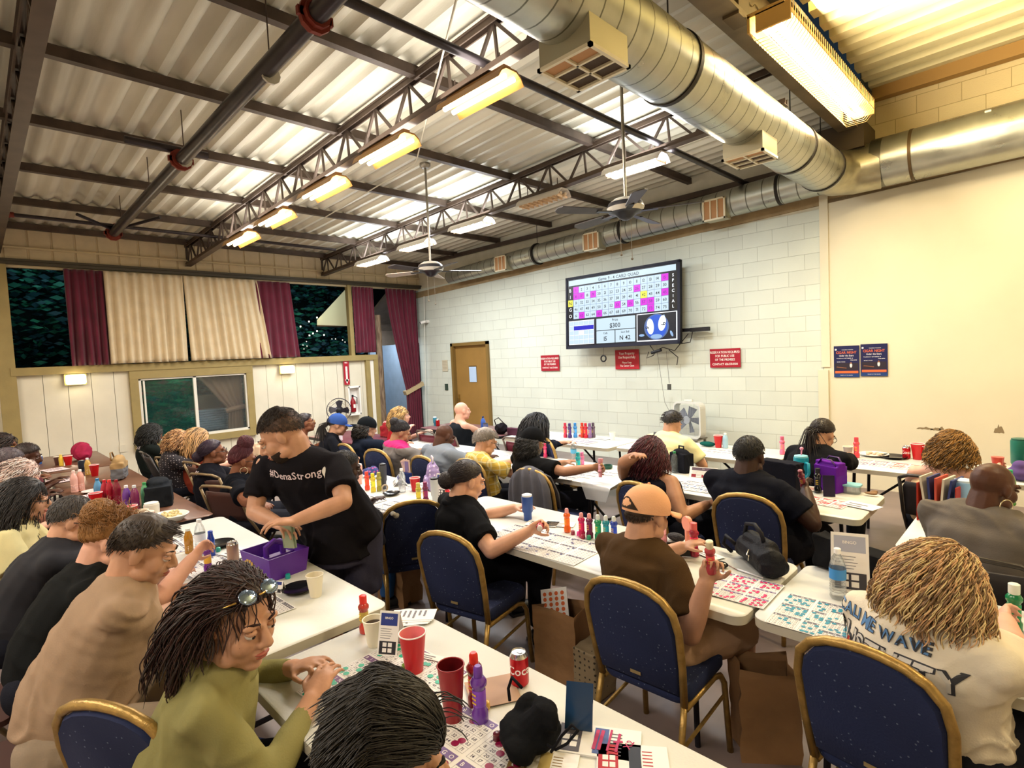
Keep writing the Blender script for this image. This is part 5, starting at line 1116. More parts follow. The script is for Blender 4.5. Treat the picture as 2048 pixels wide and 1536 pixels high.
person('p24', 'woman with long wavy blonde hair stretching her arm across the table', (803, 832), 1.085, az=-30, lean=.1, npitch=0, skin='pink', shirt='a8222c', sleeve='tank', hair='curly', hairc='b59058', hands={'R': (862, 838, .86)})
person('p25', 'person with long straight black hair in a navy sweater by the wall', (1078, 850), 1.065, az=-12, lean=.25, npitch=22, skin='tan', shirt='131a29', sleeve='long', hair='long', hairc='0c0c14', fat=1.2, hands={'R': (1112, 885, .79)})
person('p26', 'man in black cap and gold-trimmed polo reaching out a dauber', (1066, 884), 1.145, az=-14, lean=.2, npitch=12, skin='olive', shirt='0f1012', hair='curlyshort', hairc='121010', vox=.0085, fat=1.25, cap=dict(color='0f1013'), collar='c9a86a', beard='6a6660', glasses='b8a47a', hands={'R': (1196, 936, .9), 'Rg': 'hold'})
person('p27', 'person in cream shirt with a dark crossbody strap', (1345, 848), 1.105, az=-4, lean=.3, npitch=25, skin='tan', shirt='ddd6a6', hair='short', hairc='17100e', fat=1.35)
person('p28', 'red-haired person in black tank top with one hand on the head', (1303, 908), 1.145, az=-6, lean=.16, npitch=8, ny=8, skin='olive', shirt='10111c', sleeve='tank', hair='curly', hairc='4a1420', vox=.008, fat=1.5, hands={'L': (1283, 886, 1.27), 'R': (1412, 1010, .72)}, elb={'L': (-1, -.2, .25)})
person('p29', 'very broad person in black shirt with cropped black hair, back turned', (1500, 912), 1.165, az=-6, lean=.16, npitch=10, skin='deep', shirt='10121c', hair='buzz', hairc='0e0c0d', vox=.0085, fat=1.75, hscale=1.18, hands={'R': (1612, 985, .86), 'Rg': 'hold'}, pants='101018')
person('p30', 'woman with dark ponytail and glasses in a black long-sleeved top', (1645, 870), 1.105, az=-16, lean=.25, npitch=30, skin='tan', shirt='111218', sleeve='long', hair='pony', hairc='1a1014', fat=1.3, glasses=True, hands={'R': (1716, 905, .79)})
person('p31', 'person with curly honey-blonde hair in a tank top at the far table', (1905, 900), 1.165, az=-6, lean=.2, npitch=12, skin='pink', shirt='d0b48c', sleeve='tank', hair='curlyshort', hairc='8a6430', vox=.008, fat=1.3, hands={'R': (2012, 922, .86), 'Rg': 'hold'})
person('p32', 'bald dark-skinned person with silver hoop earring and grey shirt', (1988, 975), 1.165, az=-26, lean=.25, npitch=14, ny=-16, skin='dark', shirt='68615a', hair='bald', vox=.0075, fat=1.6, ear=.03, hscale=1.05, wr=.009)
person('p33', 'woman in black shirt with a low dark bun holding a red dauber', (936, 962), 1.165, az=-18, lean=.14, npitch=16, skin='light', shirt='0e0f13', hair='lowbun', hairc='1c1116', vox=.0075, fat=1.42, hscale=1.14, hands={'R': (1058, 1062, .84), 'Rg': 'hold'}, pants='0d0e14', collar='thick', wr=.009)
person('p34', 'man in peach cap and brown shirt with khaki shorts', (1295, 1030), 1.155, az=-10, lean=.12, npitch=12, skin='tan', shirt='483520', hair='buzz', hairc='33241a', vox=.0075, fat=1.45, hscale=1.16, shorts=True, pants='c2a084', cap=dict(color='e8b088', yaw=-12, gap='33241a'), hands={'R': (1412, 1165, .88), 'Rg': 'hold'}, shoes='e0dcd4', wr=.008)
person('p35', 'person with thick curly blonde hair in a white shirt with bold graphics', (1882, 1166), 1.145, az=-24, lean=.34, npitch=26, ny=-6, skin='pink', shirt='e8deca', hair='curly', hairc='cfa274', vox=.0075, fat=1.45, hands={'R': (2012, 1232, .82), 'Rg': 'hold'}, hscale=1.08, wr=.01)
bake_all()
M_txt = [mat('e8d6dc', .7), mat('5b86b8', .7), mat('3a3a3e', .7), mat('c33a2c', .7), mat('d8d2c6', .7), mat('2a2a2c', .7)]
decal('p10', [('#DenaStrong', -.03, .0, .06, 0)], M_txt, back=False, u=.6)
def badge(g): disc_ = [(0.17 + .02 * math.cos(a), -.035 + .024 * math.sin(a), 0) for a in np.linspace(0, 6.283, 17)[:-1]]; g.add(disc_, [tuple(range(16))], 4)
decal('p10', [(badge,)], M_txt, 'badge', back=False, u=.7)
decal('p12', [('RECORDS', 0, 0, .05, 0)], M_txt, u=.85)
decal('p35', [('CALI ME WAVE', -.07, .055, .05, 2, 1), ('CALI ME WAVE', -.07, .055, .05, 1), ('ANSTHETY', -.03, -.03, .09, 2, 1), ('ANSTHETY', -.03, -.03, .09, 4)], M_txt, u=.66)
def slash(g):
    for x in (-.2, -.05): g.add([(x, -.075, 0), (x + .015, -.075, 0), (x + .045, .0, 0), (x + .035, .0, 0)], [(0, 1, 2, 3)], 3)
decal('p35', [(slash,)], M_txt, u=.66, off=.008)
decal('p27', [('BOYS CLUB', 0, .1, .035, 5), ('90', 0, -.08, .2, 5)], M_txt, u=.75)
decal('p15', [('STATE', 0, 0, .05, 0)], M_txt, u=.8)
decal('p11', [('NU', 0, 0, .07, 0)], M_txt, back=False, u=.75)
# things worn or held
d = PEOPLE['p2']; b = MB(); H = d['H']
for s in (-1, 1):
    b.ell(H(s * .034, .062, .1), (.032, .026, .006), d['Mh'] @ Matrix.Rotation(R(-35), 3, 'X'), 0); b.tube([H(s * .062, .055, .095), H(s * .084, -.0, .06), H(s * .086, -.03, .03)], .0028, 5, 1)
b.tube([H(-.01, .075, .1), H(.01, .075, .1)], .003, 5, 1); b.build('sunglasses', [mat('7f93b0', .08, .8), mat('caa35a', .3, .9)], d['t'], 3)
d = PEOPLE['p27']; b = MB(); P_ = [d['sp'](.95) + Vector((-.12, -.03, .09)), d['sp'](.8) + Vector((-.04, -.165, 0)), d['sp'](.5) + Vector((.08, -.185, 0)), d['sp'](.2) + Vector((.22, -.12, 0))]
for i in range(3): b.bar(P_[i], P_[i + 1], .035, .006)
b.build('strap', M_black, d['t'])
d = PEOPLE['p28']; b = MB(); P_ = [d['sp'](.98) + Vector((-.07, -.02, .06)), d['sp'](.85) + Vector((-.04, -.125, .02)), d['sp'](.6) + Vector((-.0, -.19, 0))]
for i in range(2): b.bar(P_[i], P_[i + 1], .02, .006)
b.build('strap', mat('3a3e58', .8), d['t'])
# ---------------------------------------------------------------- things on the tables
ZT = .7405
def tz(px, py, z=ZT, mg=.07):
    # a thing whose foot falls just off a table is set back onto it
    q = atz(px, py, z)
    if abs(z - ZT) > .02: return q
    best = None
    for x0, x1, y0, y1 in TABS:
        c = Vector((min(max(q.x, x0 + mg), x1 - mg), min(max(q.y, y0 + mg), y1 - mg), z)); d = (c - q).length
        if x0 + .03 < q.x < x1 - .03 and y0 + .03 < q.y < y1 - .03: return q
        if best is None or d < best[0]: best = (d, c)
    return best[1] if best[0] < .6 else q
def thing(name, px, py, label, cat, group=None, rz=0, z=ZT):
    q = tz(px, py, z); return empty(name, (q.x, q.y, z), R(rz), label, cat, group)
def mset(c, **k): return mat(c, **{**dict(rough=.35, spec=.5), **k})
def dauber(px, py, c, label, capc=None, open_=False, h=.15, group=None, clear=False, z=ZT, band=None):
    t = thing('dauber', px, py, label, 'bingo dauber', group, z=z); k = h / .15
    b = MB(); b.lathe([(.017, 0), (.021, .004), (.021, .03), (.0165, .036), (.0165, .092), (.021, .098), (.021, .108), (.014, .118)], 16); b.build('bottle', mset(c, trans=.5 if clear else 0, rough=.2, coat=.4), t, SM)
    b = MB(); b.lathe([(.0168, .045), (.0172, .046), (.0172, .086), (.0168, .087)], 16, caps=False)
    for i in range(3): b.box((0, -.0172, .055 + i * .011), (.014, .001, .004), 1)
    b.build('label', [mset(band or c2(c, 1.25), rough=.5), mset('e8c040' if c != 'e8d040' else '30407a')], t, SM)
    b = MB(); b.lathe([(.013, .117), (.0145, .12), (.0145, .148), (.011, .15)] if not open_ else [(.011, .117), (.012, .122), (.0115, .14), (.008, .146)], 14); b.build('cap', mset(capc or c), t, SM)
    if k != 1: t.scale = (k, k, k)
    return t
def smallcap(px, py, c, label): t = thing('dauber_stopper', px, py, label, 'dauber cap', 'loose dauber caps'); b = MB(); b.lathe([(.012, 0), (.0145, .004), (.013, .024), (.008, .028)], 12); b.build('cap_shell', mset(c, coat=.5), t, SM); return t
def solo(px, py, label, h=.12, c='c0141c', rim='f1e6e4', inner='e88a8e', r=.047, z=ZT, group=None):
    t = thing('plastic_cup', px, py, label, 'cup', group, z=z); b = MB(); b.lathe([(r * .64, 0), (r * .66, .002), (r * .78, h * .4), (r * .8, h * .42), (r, h), (r * .95, h), (r * .62, .006), (0, .005)], 24, ms=[0, 0, 0, 0, 0, 1, 1, 1], caps=False); b.add([(r * .64 * math.cos(a), r * .64 * math.sin(a), 0) for a in np.linspace(0, 6.283, 17)[:-1]], [tuple(range(16))[::-1]]); b.build('cup_body', [mset(c), mset(inner)], t, SM)
    b = MB(); b.tube([(r * math.cos(a), r * math.sin(a), h) for a in np.linspace(0, 6.283, 25)[:-1]], .0026, 6, closed=True); b.build('rim', mset(rim), t, 3); return t
def papercup(px, py, label, h=.11, c='efe6cf', drink=None, r=.042): 
    t = solo(px, py, label, h, c, 'f6efdc', 'e9dfc6', r, group='paper cups'); t.name = 'paper_cup'
    if drink: b = MB(); b.lathe([(r * .9, h * .82), (0, h * .825)], 20, caps=False); b.build('drink', mset(drink, rough=.1), t, 3)
    return t
def can(px, py, c, label, word=None, wc='f0eeee', z=ZT):
    t = thing('drink_can', px, py, label, 'can', 'drink cans', z=z); b = MB(); b.lathe([(.024, 0), (.032, .008), (.033, .012), (.033, .1), (.0325, .104)], 24); b.build('can_body', mset(c, metal=.4, rough=.25), t, SM)
    b = MB(); b.lathe([(.0325, .104), (.026, .117), (.026, .12), (.0245, .117), (0, .117)], 24, caps=False); b.box((.004, 0, .1185), (.018, .011, .001)); b.build('lid', mset('cfd0d2', metal=.9, rough=.2), t, SM)
    if word:
        g = MB(); g.text(word, Matrix.Identity(4), .042, 0); b = MB(); a0 = math.atan2(-t.location.y, -t.location.x)
        b.v = [(.0336 * math.cos(a0 + v[0] / .033), .0336 * math.sin(a0 + v[0] / .033), .05 + v[1]) for v in g.v]; b.f = g.f; b.m = g.m; b.build('logo', mset(wc), t)
    return t
def bottle(px, py, label, c='e6f0f2', liquid=None, lab=None, capc='f2f4f4', h=.21, r=.032, z=ZT, group='water bottles', ribs=True):
    t = thing('drink_bottle', px, py, label, 'bottle', group, z=z); k = h / .21; P = [(r * .85, 0), (r, .008)]
    if ribs:
        for i in range(6): P += [(r, .015 + i * .011), (r * .93, .02 + i * .011)]
    P += [(r, .085), (r, .125), (r * .97, .14), (r * .7, .17), (.014, .185), (.0125, .195)]
    b = MB(); b.lathe([(a, z_ * k) for a, z_ in P], 20); b.build('bottle_body', mat(c, .06, trans=.85, alpha=.5, spec=.6) if not liquid else mset(liquid, rough=.08, coat=.6), t, SM)
    b = MB(); b.lathe([(.0145, .19 * k), (.0145, .208 * k), (.012, .21 * k)], 14); b.build('cap', mset(capc), t, SM)
    if lab: b = MB(); b.lathe([(r * 1.01, .085 * k), (r * 1.015, .09 * k), (r * 1.015, .125 * k), (r * 1.01, .128 * k)], 20, caps=False); b.build('label', mset(lab), t, SM)
    return t
def tumbler(px, py, c, label, h=.24, r=.045, handle=False, lid='d8e4ea', straw=None, z=ZT, rz=0):
    t = thing('tumbler', px, py, label, 'tumbler', None, rz, z); b = MB(); b.lathe([(r * .7, 0), (r * .72, h * .3), (r * .95, h * .38), (r, h * .95), (r * .97, h)], 24); b.build('tumbler_body', mset(c, rough=.4), t, SM)
    b = MB(); b.lathe([(r * .9, h), (r * .9, h + .012), (r * .5, h + .018), (0, h + .018)], 20); b.build('lid', mset(lid), t, SM)
    if handle: b = MB(); b.tube([(r, 0, h * .85), (r + .04, 0, h * .85), (r + .045, 0, h * .55), (r + .02, 0, h * .4), (r * .9, 0, h * .4)], .011, 8); b.build('handle', mset(c, rough=.4), t, 3)
    if straw: b = MB(); b.tube([(0, 0, h), (.01, 0, h + .06)], .006, 6); b.ell((.01, 0, h + .07), .014); b.build('straw', mset(straw), t, 3)
    return t
def plate(px, py, c, label, r=.11, food=None, z=ZT, tiltx=0):
    t = thing('plate', px, py, label, 'plate', 'plates and bowls', z=z); b = MB(); b.lathe([(r * .55, 0), (r * .6, .004), (r, .02), (r * .99, .023), (r * .58, .007), (0, .006)], 28, caps=False); b.build('plate_body', mset(c, rough=.2), t, SM)
    if food:
        b = MB(); rg = random.Random(px)
        for i in range(14): b.ell((rg.uniform(-.5, .5) * r, rg.uniform(-.5, .5) * r, .018), (.018, .014, .012), nu=8, nv=6)
        o = b.build('food', mset(food, rough=.7), t, 3); o['kind'] = 'stuff'
    return t
def blob(name, px, py, label, cat, parts, c, vox=.008, rz=0, z=ZT, wr=.004, extra=None, ms=None, smooth=3):
    t = thing(name, px, py, label, cat, None, rz, z); g = MB()
    for p in parts:
        if p[0] == 'e': g.ell(p[1], p[2], Matrix.Rotation(R(p[3]), 3, 'Z') if len(p) > 3 else None)
        elif p[0] == 'c': g.cap(p[1], p[2], p[3], p[4])
        else: g.box(p[1], p[2], 0, *(p[3:]))
    o = g.build('bag_body' if 'bag' in name or 'pack' in name or 'purse' in name else 'body', c if not isinstance(c, str) else cloth(c), t); remesh_later(o, vox, smooth, wr, 16, px)
    return t
def tubepart(t, name, pts, r, m, flat=1): b = MB(); b.tube(pts, r, 8, flat=flat); return b.build(name, m, t, 3)
# bingo sheets with printed cards and daubed spots
M_pap = mat('eceae8', .7)
def sheet(x, y, w, h, nx, ny, dab, label, rz=0, head='6b5a80', seed=1, dens=.3, z=ZT, text=True, tint=None, part=None, z2=.0):
    t = MB(); rg = random.Random(seed); t.box((0, 0, .001), (w, h, .002), 0); cw, chh = w / nx, h / ny; zt = .0023
    o = 0
    for i in range(nx):
        for j in range(ny):
            x0, y0 = -w / 2 + i * cw, -h / 2 + j * chh; mX, mY = cw * .05, chh * .04; iw, ih = cw - 2 * mX, chh - 2 * mY; hh = ih * .17; cxw, cyh = iw / 5, (ih - hh) / 5
            R2(t, x0 + mX, y0 + chh - mY - hh, x0 + cw - mX, y0 + chh - mY, zt, 1)
            for k in range(6): R2(t, x0 + mX + k * cxw - .0004, y0 + mY, x0 + mX + k * cxw + .0004, y0 + mY + ih - hh, zt, 2); R2(t, x0 + mX, y0 + mY + k * cyh - .0004, x0 + cw - mX, y0 + mY + k * cyh + .0004, zt, 2)
            for k in range(5):
                if text: t.text('BINGO'[k], TT(x0 + mX + (k + .5) * cxw, y0 + chh - mY - hh * .8, zt + .0002), hh * .8, 0)
                for l in range(5):
                    n = rg.randint(1, 15) + 15 * k; cx_, cy_ = x0 + mX + (k + .5) * cxw, y0 + mY + (l + .5) * cyh
                    if text: t.text(str(n), TT(cx_, cy_ - cyh * .24, zt), cyh * .68, 2)
                    elif rg.random() < .85: R2(t, cx_ - cxw * .25, cy_ - cyh * .2, cx_ + cxw * .25, cy_ + cyh * .2, zt, 2)
                    if rg.random() < dens: r = cyh * .5; a = rg.uniform(0, 3); dx, dy = rg.uniform(-.2, .2) * cxw, rg.uniform(-.2, .2) * cyh; t.add([(cx_ + dx + r * 1.05 * math.cos(a + q), cy_ + dy + r * .95 * math.sin(a + q), zt + .0004 + .00002 * o) for q in np.linspace(0, 6.283, 13)[:-1]], [tuple(range(12))], 3); o += 1
    ob = t.build('bingo_sheet', [tint or M_pap, mat(head, .6), mat('4a4656', .7), mat(dab, .45)]); ob.location = (x, y, z + z2 + (seed % 7) * .0007); ob.rotation_euler = (0, 0, R(rz)); return tag(ob, label, 'bingo sheet', 'bingo sheets on the tables')
def sheetpx(px, py, *a, **k): q = tz(px, py, ZT, .16); return sheet(q.x, q.y, *a, **k)
def leaflet(px, py, w, h, label, rz=0, z=ZT, lean=72, cols=('2f3f8a', '6a6a74', '2c2c34'), name='table_leaflet'):
    # folded card standing on the table
    t = thing(name, px, py, label, 'leaflet', None, rz, z); b = MB(); a = R(lean)
    for s in (1, -1):
        b.T = Matrix.Scale(-1, 4, (0, 1, 0)) if s < 0 else None
        b.T = (b.T if b.T else Matrix.Identity(4)) @ Matrix.Translation((0, -h * math.cos(a), 0)) @ Matrix.Rotation(a, 4, 'X')
        b.box((0, h / 2, 0), (w, h, .0012), 0)
        if s > 0:
            zt = .0012; R2(b, -w * .42, h * .68, w * .42, h * .95, zt, 1)
            for k in range(5): R2(b, -w * .4, h * (.4 + .05 * k), w * (.1 + .05 * (k % 3)), h * (.41 + .05 * k), zt, 2)
            R2(b, -w * .42, h * .06, w * .42, h * .34, zt, 3); 
            for k in range(2):
                for l in range(2): R2(b, -w * .25 + k * w * .27, h * (.1 + .12 * l), -w * .25 + k * w * .27 + w * .2, h * (.19 + .12 * l), zt + .0004, 0)
            b.text('BINGO', TT(0, h * .82, zt + .0004), h * .07, 0)
    b.T = None; b.build('card', [mat('f0eeea', .6)] + [mat(c, .5) for c in cols], t); return t
def paper(px, py, w, h, label, rz=0, c='efece6', lines=4, name='paper_slip', ink='77747c', z=ZT, thick=.0015):
    q = tz(px, py, z, .12); z += .0052 + (px % 5) * .0007 if z <= ZT + .0001 else .005; b = MB(); b.box((0, 0, thick / 2), (w, h, thick), 0)
    for k in range(lines): R2(b, -w * .38, -h * .35 + h * .7 * k / max(1, lines), w * (.1 + .08 * (k % 4)), -h * .35 + h * .7 * k / max(1, lines) + h * .3 / max(1, lines), thick + .0006, 1)
    o = b.build(name, [mat(c, .7), mat(ink, .7)]); o.location = (q.x, q.y, z); o.rotation_euler = (0, 0, R(rz)); return tag(o, label, 'paper')
def paperbag(px, py, z0, label, w=.3, d=.18, h=.42, rz=0, folded=False):
    q = atz(px, py, z0); t = empty('paper_bag', (q.x, q.y, 0), R(rz), label, 'bag', 'brown paper bags on the floor'); rg = random.Random(px); b = MB(); nz, P = 8, [(-1, -1), (0, -1), (1, -1), (1, 0), (1, 1), (0, 1), (-1, 1), (-1, 0)]; vs = []
    for k in range(nz + 1):
        z = h * k / nz
        for i, (sx, sy) in enumerate(P):
            pin = .82 if i in (3, 7) else 1; top = (k == nz) * rg.uniform(-.035, .02)
            vs.append((sx * w / 2 * pin * (1 + .05 * rg.uniform(-1, 1) * (k > 0)), sy * d / 2 * (1 + .1 * rg.uniform(-1, 1) * (k > 0)), z + top))
    b.add(vs, [(k * 8 + i, k * 8 + (i + 1) % 8, (k + 1) * 8 + (i + 1) % 8, (k + 1) * 8 + i) for k in range(nz) for i in range(8)] + [tuple(range(8))[::-1]])
    o = b.build('bag_body', mat('8f6c4a', .8, var=.1, bump=.3, bscale=25), t, .5); o.modifiers.new('s', 'SOLIDIFY').thickness = .002
    return t
# --- nearest table
sheet(-1.73, 1.0, .42, .46, 3, 3, '1fa486', 'large bingo sheet covered in green dabs beside the olive hoodie', rz=4, head='7a5b86', seed=4, dens=.3)
q = atz(925, 1516); sheet(q.x, q.y, .34, .34, 2, 2, '8e1246', 'bingo sheet with dark magenta dabs at the bottom edge', rz=3, head='7d6aa0', seed=6, dens=.3)
dauber(730, 1265, 'd8463a', 'clear red-speckled dauber with gold label beside the coffee cup', 'e02818', clear=True, band='b89a4a', h=.165)
papercup(749, 1290, 'cream paper cup of black coffee on the nearest table', drink='2a1510')
leaflet(785, 1300, .085, .17, 'folded leaflet with blue panel standing by the coffee cup', rz=32)
for i in range(4): paper(812 + i * 5, 1244 - i * 4, .1, .2, ['stack of narrow bingo strips', 'second strip of the narrow stack', 'third strip of the narrow stack', 'top strip of the narrow stack'][i] + ' at the rounded table end', rz=-38 - i * 3, lines=6, z=ZT + i * .002)
solo(829, 1343, 'large red plastic cup with white rim on the nearest table', h=.15, r=.05)
solo(907, 1441, 'tall dark red translucent tumbler in front of the swept black hair', h=.185, r=.043, c='8c1018', rim='8c1018', inner='5a0c12')
dauber(961, 1443, '6a3aa0', 'purple dauber standing in front of the red one on the nearest table', open_=True, h=.19)
dauber(952, 1412, 'b02430', 'red dauber directly behind the purple one', 'e03020', open_=True, clear=True, h=.19)
smallcap(811, 1341, '6a8c2a', 'green marbled cap at the foot of the large red cup'); smallcap(866 + 129, 1482, '5a0d20', 'dark red cap beside the black drawstring bag'); smallcap(1016, 1500, 'e08a28', 'orange shiny cap in front of the black drawstring bag'); smallcap(972, 1418, 'd8a838', 'gold cap at the foot of the purple dauber')
paper(863, 1318, .1, .035, 'small printed slip behind the large red cup', rz=20, lines=2); paper(985, 1385, .16, .17, 'brown napkin under the drink can', rz=-30, c='b99a84', lines=0, name='napkin')
can(1040, 1368, 'b3131f', 'red cola can with white script near the drawstring bag', 'Coca', 'f4f0f0')
t = blob('drawstring_bag', 1050, 1490, 'black drawstring bag slumped on the nearest table', 'bag', [('e', (0, .02, .045), (.1, .1, .05)), ('c', (.02, .02, .05), .06, (.05, .05, .11), .045), ('e', (.05, .05, .11), (.07, .035, .045)), ('e', (-.05, .04, .07), (.05, .05, .05)), ('e', (.05, -.04, .035), (.06, .05, .04))], '101114', vox=.0045, rz=-20, wr=.012)
tubepart(t, 'drawstring', [(.07, .02, .05), (.12, .04, .05), (.15, .06, .08), (.18, .08, .13), (.165, .07, .14), (.14, .05, .1), (.11, .03, .04)], .004, cloth('15151a')); tubepart(t, 'drawstring', [(-.07, .03, .13), (-.12, .02, .14), (-.13, .01, .1), (-.1, 0, .08)], .005, cloth('15151a'))
q = atz(1140, 1465); t = empty('smartphone', (q.x, q.y + .05, ZT + .002), R(30), 'dark blue phone leaning on the drawstring bag', 'phone'); b = MB(); b.box((0, 0, .06), (.085, .01, .13), 0, 0, R(-30)); b.build('phone_body', mat('1d3a5e', .15, coat=.5), t)
def prog(px, py, w, h, label, rz, big, cols, strokes):
    q = atz(px, py); t = empty('program_booklet', (q.x, q.y, ZT), R(rz), label, 'booklet'); b = MB(); b.box((0, 0, .003), (w, h, .006)); b.build('pages', M_pap, t)
    b = MB(); zt = .0066; R2(b, -w * .48, -h * .45, -w * .2, h * .45, zt, 0)
    for k in range(2):
        for l in range(2): R2(b, -w * .42 + k * w * .1, -h * .3 + l * h * .22, -w * .42 + k * w * .1 + w * .08, -h * .3 + l * h * .22 + h * .16, zt + .0004, 3)
    R2(b, -w * .05, -h * .42, w * .12, h * .42, zt, 1)
    for k in range(7): R2(b, w * (.14), -h * .4 + k * h * .11, w * .28, -h * .37 + k * h * .11, zt, 0)
    b.build('print', [mat(c, .6) for c in cols] + [M_pap], t)
    if strokes:
        b = MB()
        for k, (x0, y0, x1, y1, r) in enumerate(strokes): b.bar((x0 * w, y0 * h, zt + .0005 + k * .0002), (x1 * w, y1 * h, zt + .0005 + k * .0002), r * 1.3, .0008)
        b.text('X2', TT(w * .4, -h * .05, zt + .002, 1.2), .03, 0); b.build('ink_marks', mat('b01858', .5), t)
prog(1196, 1484, .25, .13, 'folded game program marked with thick magenta ink', 30, 'X2', ('54525e', '4a5f9a', 'c04a70'), [(-.04, -.3, -.01, .35, .008), (.02, -.3, .05, .35, .008), (.12, -.3, .15, .4, .005), (.22, -.3, .25, .3, .006), (.18, 0, .29, .05, .006)])
prog(1265, 1522, .2, .12, 'cream printed program with red lettering at the bottom edge', 35, 'MO', ('b02434', '2a3040', 'c8b48a'), [])
prog(1085, 1528, .2, .1, 'pale yellow printed program in front of the magenta-marked one', 30, '', ('8a7040', 'b8a468', '5a4a3a'), [])
# --- table with the purple caddy
q = atz(552, 1142, ZT); t = empty('caddy', (q.x, q.y, ZT), R(8), 'purple plastic caddy with gold paw print at the far table edge', 'caddy')
M_pur = mset('5a2a9a', rough=.4); b = MB(); w_, d_, h_ = .31, .24, .13
o_ = [(-w_ / 2 * k, -d_ / 2 * k, z) for z, k in ((0, .88), (h_, 1))] + [(w_ / 2 * k, -d_ / 2 * k, z) for z, k in ((0, .88), (h_, 1))]
def frus(b, w, d, z0, z1, k0, k1, inner):
    P = lambda k, z: [(-w / 2 * k, -d / 2 * k, z), (w / 2 * k, -d / 2 * k, z), (w / 2 * k, d / 2 * k, z), (-w / 2 * k, d / 2 * k, z)]
    V = P(k0, z0) + P(k1, z1) + P(k1 - .05, z1) + P(k0 - .05, z0 + .006)
    b.add(V, [(3, 2, 1, 0)] + [(a * 4 + i, a * 4 + (i + 1) % 4, a * 4 + 4 + (i + 1) % 4, a * 4 + 4 + i) for a in range(3) for i in range(4)] + [(12, 13, 14, 15)])
frus(b, w_, d_, 0, h_, .88, 1, 1); b.build('tub', M_pur, t, .5)
b = MB(); b.box((0, 0, .05), (.05, d_ * .86, .09)); b.tube([(0, -.05, .09), (0, -.05, .15), (0, 0, .175), (0, .05, .15), (0, .05, .09)], .016, 8); b.build('handle', M_pur, t, SM)
b = MB(); b.T = Matrix.Translation((-.07, -d_ / 2 * .97 - .003, .055)) @ Matrix.Rotation(R(84), 4, 'X')
for x, y, rx, ry in ((0, -.01, .028, .024), (-.035, .012, .011, .015), (-.014, .03, .011, .016), (.012, .032, .011, .016), (.036, .016, .011, .015)): b.add([(x + rx * math.cos(a), y + ry * math.sin(a), 0) for a in np.linspace(0, 6.283, 17)[:-1]], [tuple(range(16))], 0)
b.build('paw_print', mat('c9a44c', .5), t)
b = MB(); b.box((.06, 0, .07), (.08, .15, .004), 0, .3); b.box((.07, .02, .077), (.07, .15, .004), 0, -.2); b.build('banknote_bundle', mat('9aa88c', .8), t)
plate(598, 1182, '14141a', 'black oval plate beside the cream paper cup', r=.085); papercup(632, 1192, 'empty cream paper cup near the corner of the caddy table')
smallcap(576, 1157, '12a0a0', 'teal dauber cap behind the black oval plate'); leaflet(552, 1183, .1, .06, 'low folded leaflet between the caddy and the sunglasses', rz=30)
can(467, 1122, 'a88a74', 'bronze-coloured drink can next to the purple caddy'); dauber(417, 1143, '6a2a8a', 'purple and yellow patterned dauber on the caddy table', 'f0a030', h=.17, band='e8b040')
bottle(403, 1110, 'clear plastic bottle with round dark label on the caddy table', lab='e8ecf2', h=.23, ribs=False); bottle(424, 1112, 'small blue drink bottle beside the clear bottle', liquid='1c3c9a', capc='2a4ab0', h=.16, r=.022, group=None); bottle(379, 1106, 'amber tea bottle by the blonde updo woman\'s hand', liquid='b07a22', capc='e8e8e0', h=.16, r=.026, group=None)
plate(437, 1092, '16181c', 'black plate at the far end of the caddy table', r=.1)
for i, (x, y, r_, lb) in enumerate(((-2.75, .86, 2, 'beside the beige shirt man'), (-3.15, .86, -3, 'before the blonde updo woman'), (-3.6, .88, 4, 'before the black and red jacket'), (-4.15, .9, 0, 'at the far end of the caddy table'))): sheet(x, y, .34, .36, 3, 3, '5a5a8a', 'grey printed bingo sheet ' + lb, rz=r_, head='5c5c68', seed=20 + i, dens=.05)
paper(478, 1108, .2, .14, 'printed flyer lying beside the bronze can', rz=15, lines=4); smallcap(460, 1140, 'c81e3a', 'red cap near the bronze can'); smallcap(437, 1103, '18a088', 'green cap in front of the black plate')
# --- table with the row of daubers
tumbler(1056, 1040, '2c4f9a', 'tall patriotic paper cup with white lid on the long white table', h=.17, r=.04, lid='e6e8ea')
for i, (px, py, c, n) in enumerate(((1135, 1064, 'e8641a', 'orange'), (1164, 1074, 'c0185a', 'magenta'), (1180, 1076, '6a1848', 'plum'), (1197, 1079, '148a5a', 'green'), (1213, 1081, '128a9a', 'teal'), (1229, 1083, '1c3ca8', 'blue'))): dauber(px, py, c, n + ' dauber in the row of open daubers near the peach cap', 'e8a0a0' if i < 3 else 'd8e0e0', open_=True, h=.16, group='row of six open daubers')
for px, py, c, n in ((1146, 1069, '8a1838', 'dark red cap beside the orange dauber'), (1158, 1071, 'e8189a', 'bright pink cap at the foot of the magenta dauber'), (1166, 1077, 'a01840', 'crimson cap beside the bright pink one'), (1178, 1079, '10906a', 'green cap at the foot of the green dauber'), (1204, 1083, '109a8a', 'teal cap between the green and teal daubers'), (1221, 1086, '2040b0', 'blue cap at the end of the dauber row')): smallcap(px, py, c, n)
for i, (px, py, lb) in enumerate(((1040, 1075, 'in front of the patriotic cup'), (1128, 1098, 'in front of the row of daubers'))): sheetpx(px, py, .4, .36, 3, 3, '4a4a7a', 'grey printed bingo sheet ' + lb, rz=3, head='5a5666', seed=30 + i, dens=.06)
paper(1085, 1048, .22, .12, 'dark-printed program beside the patriotic cup', rz=25, lines=3, ink='3c3a44'); paper(1120, 1050, .2, .1, 'brown-edged program behind the orange dauber', rz=28, lines=3, ink='8a7a6a')
sheetpx(1474, 1177, .34, .3, 3, 3, 'e8206a', 'bingo sheet with bright pink dabs before the peach cap man', rz=2, head='6a5a86', seed=41, dens=.35)
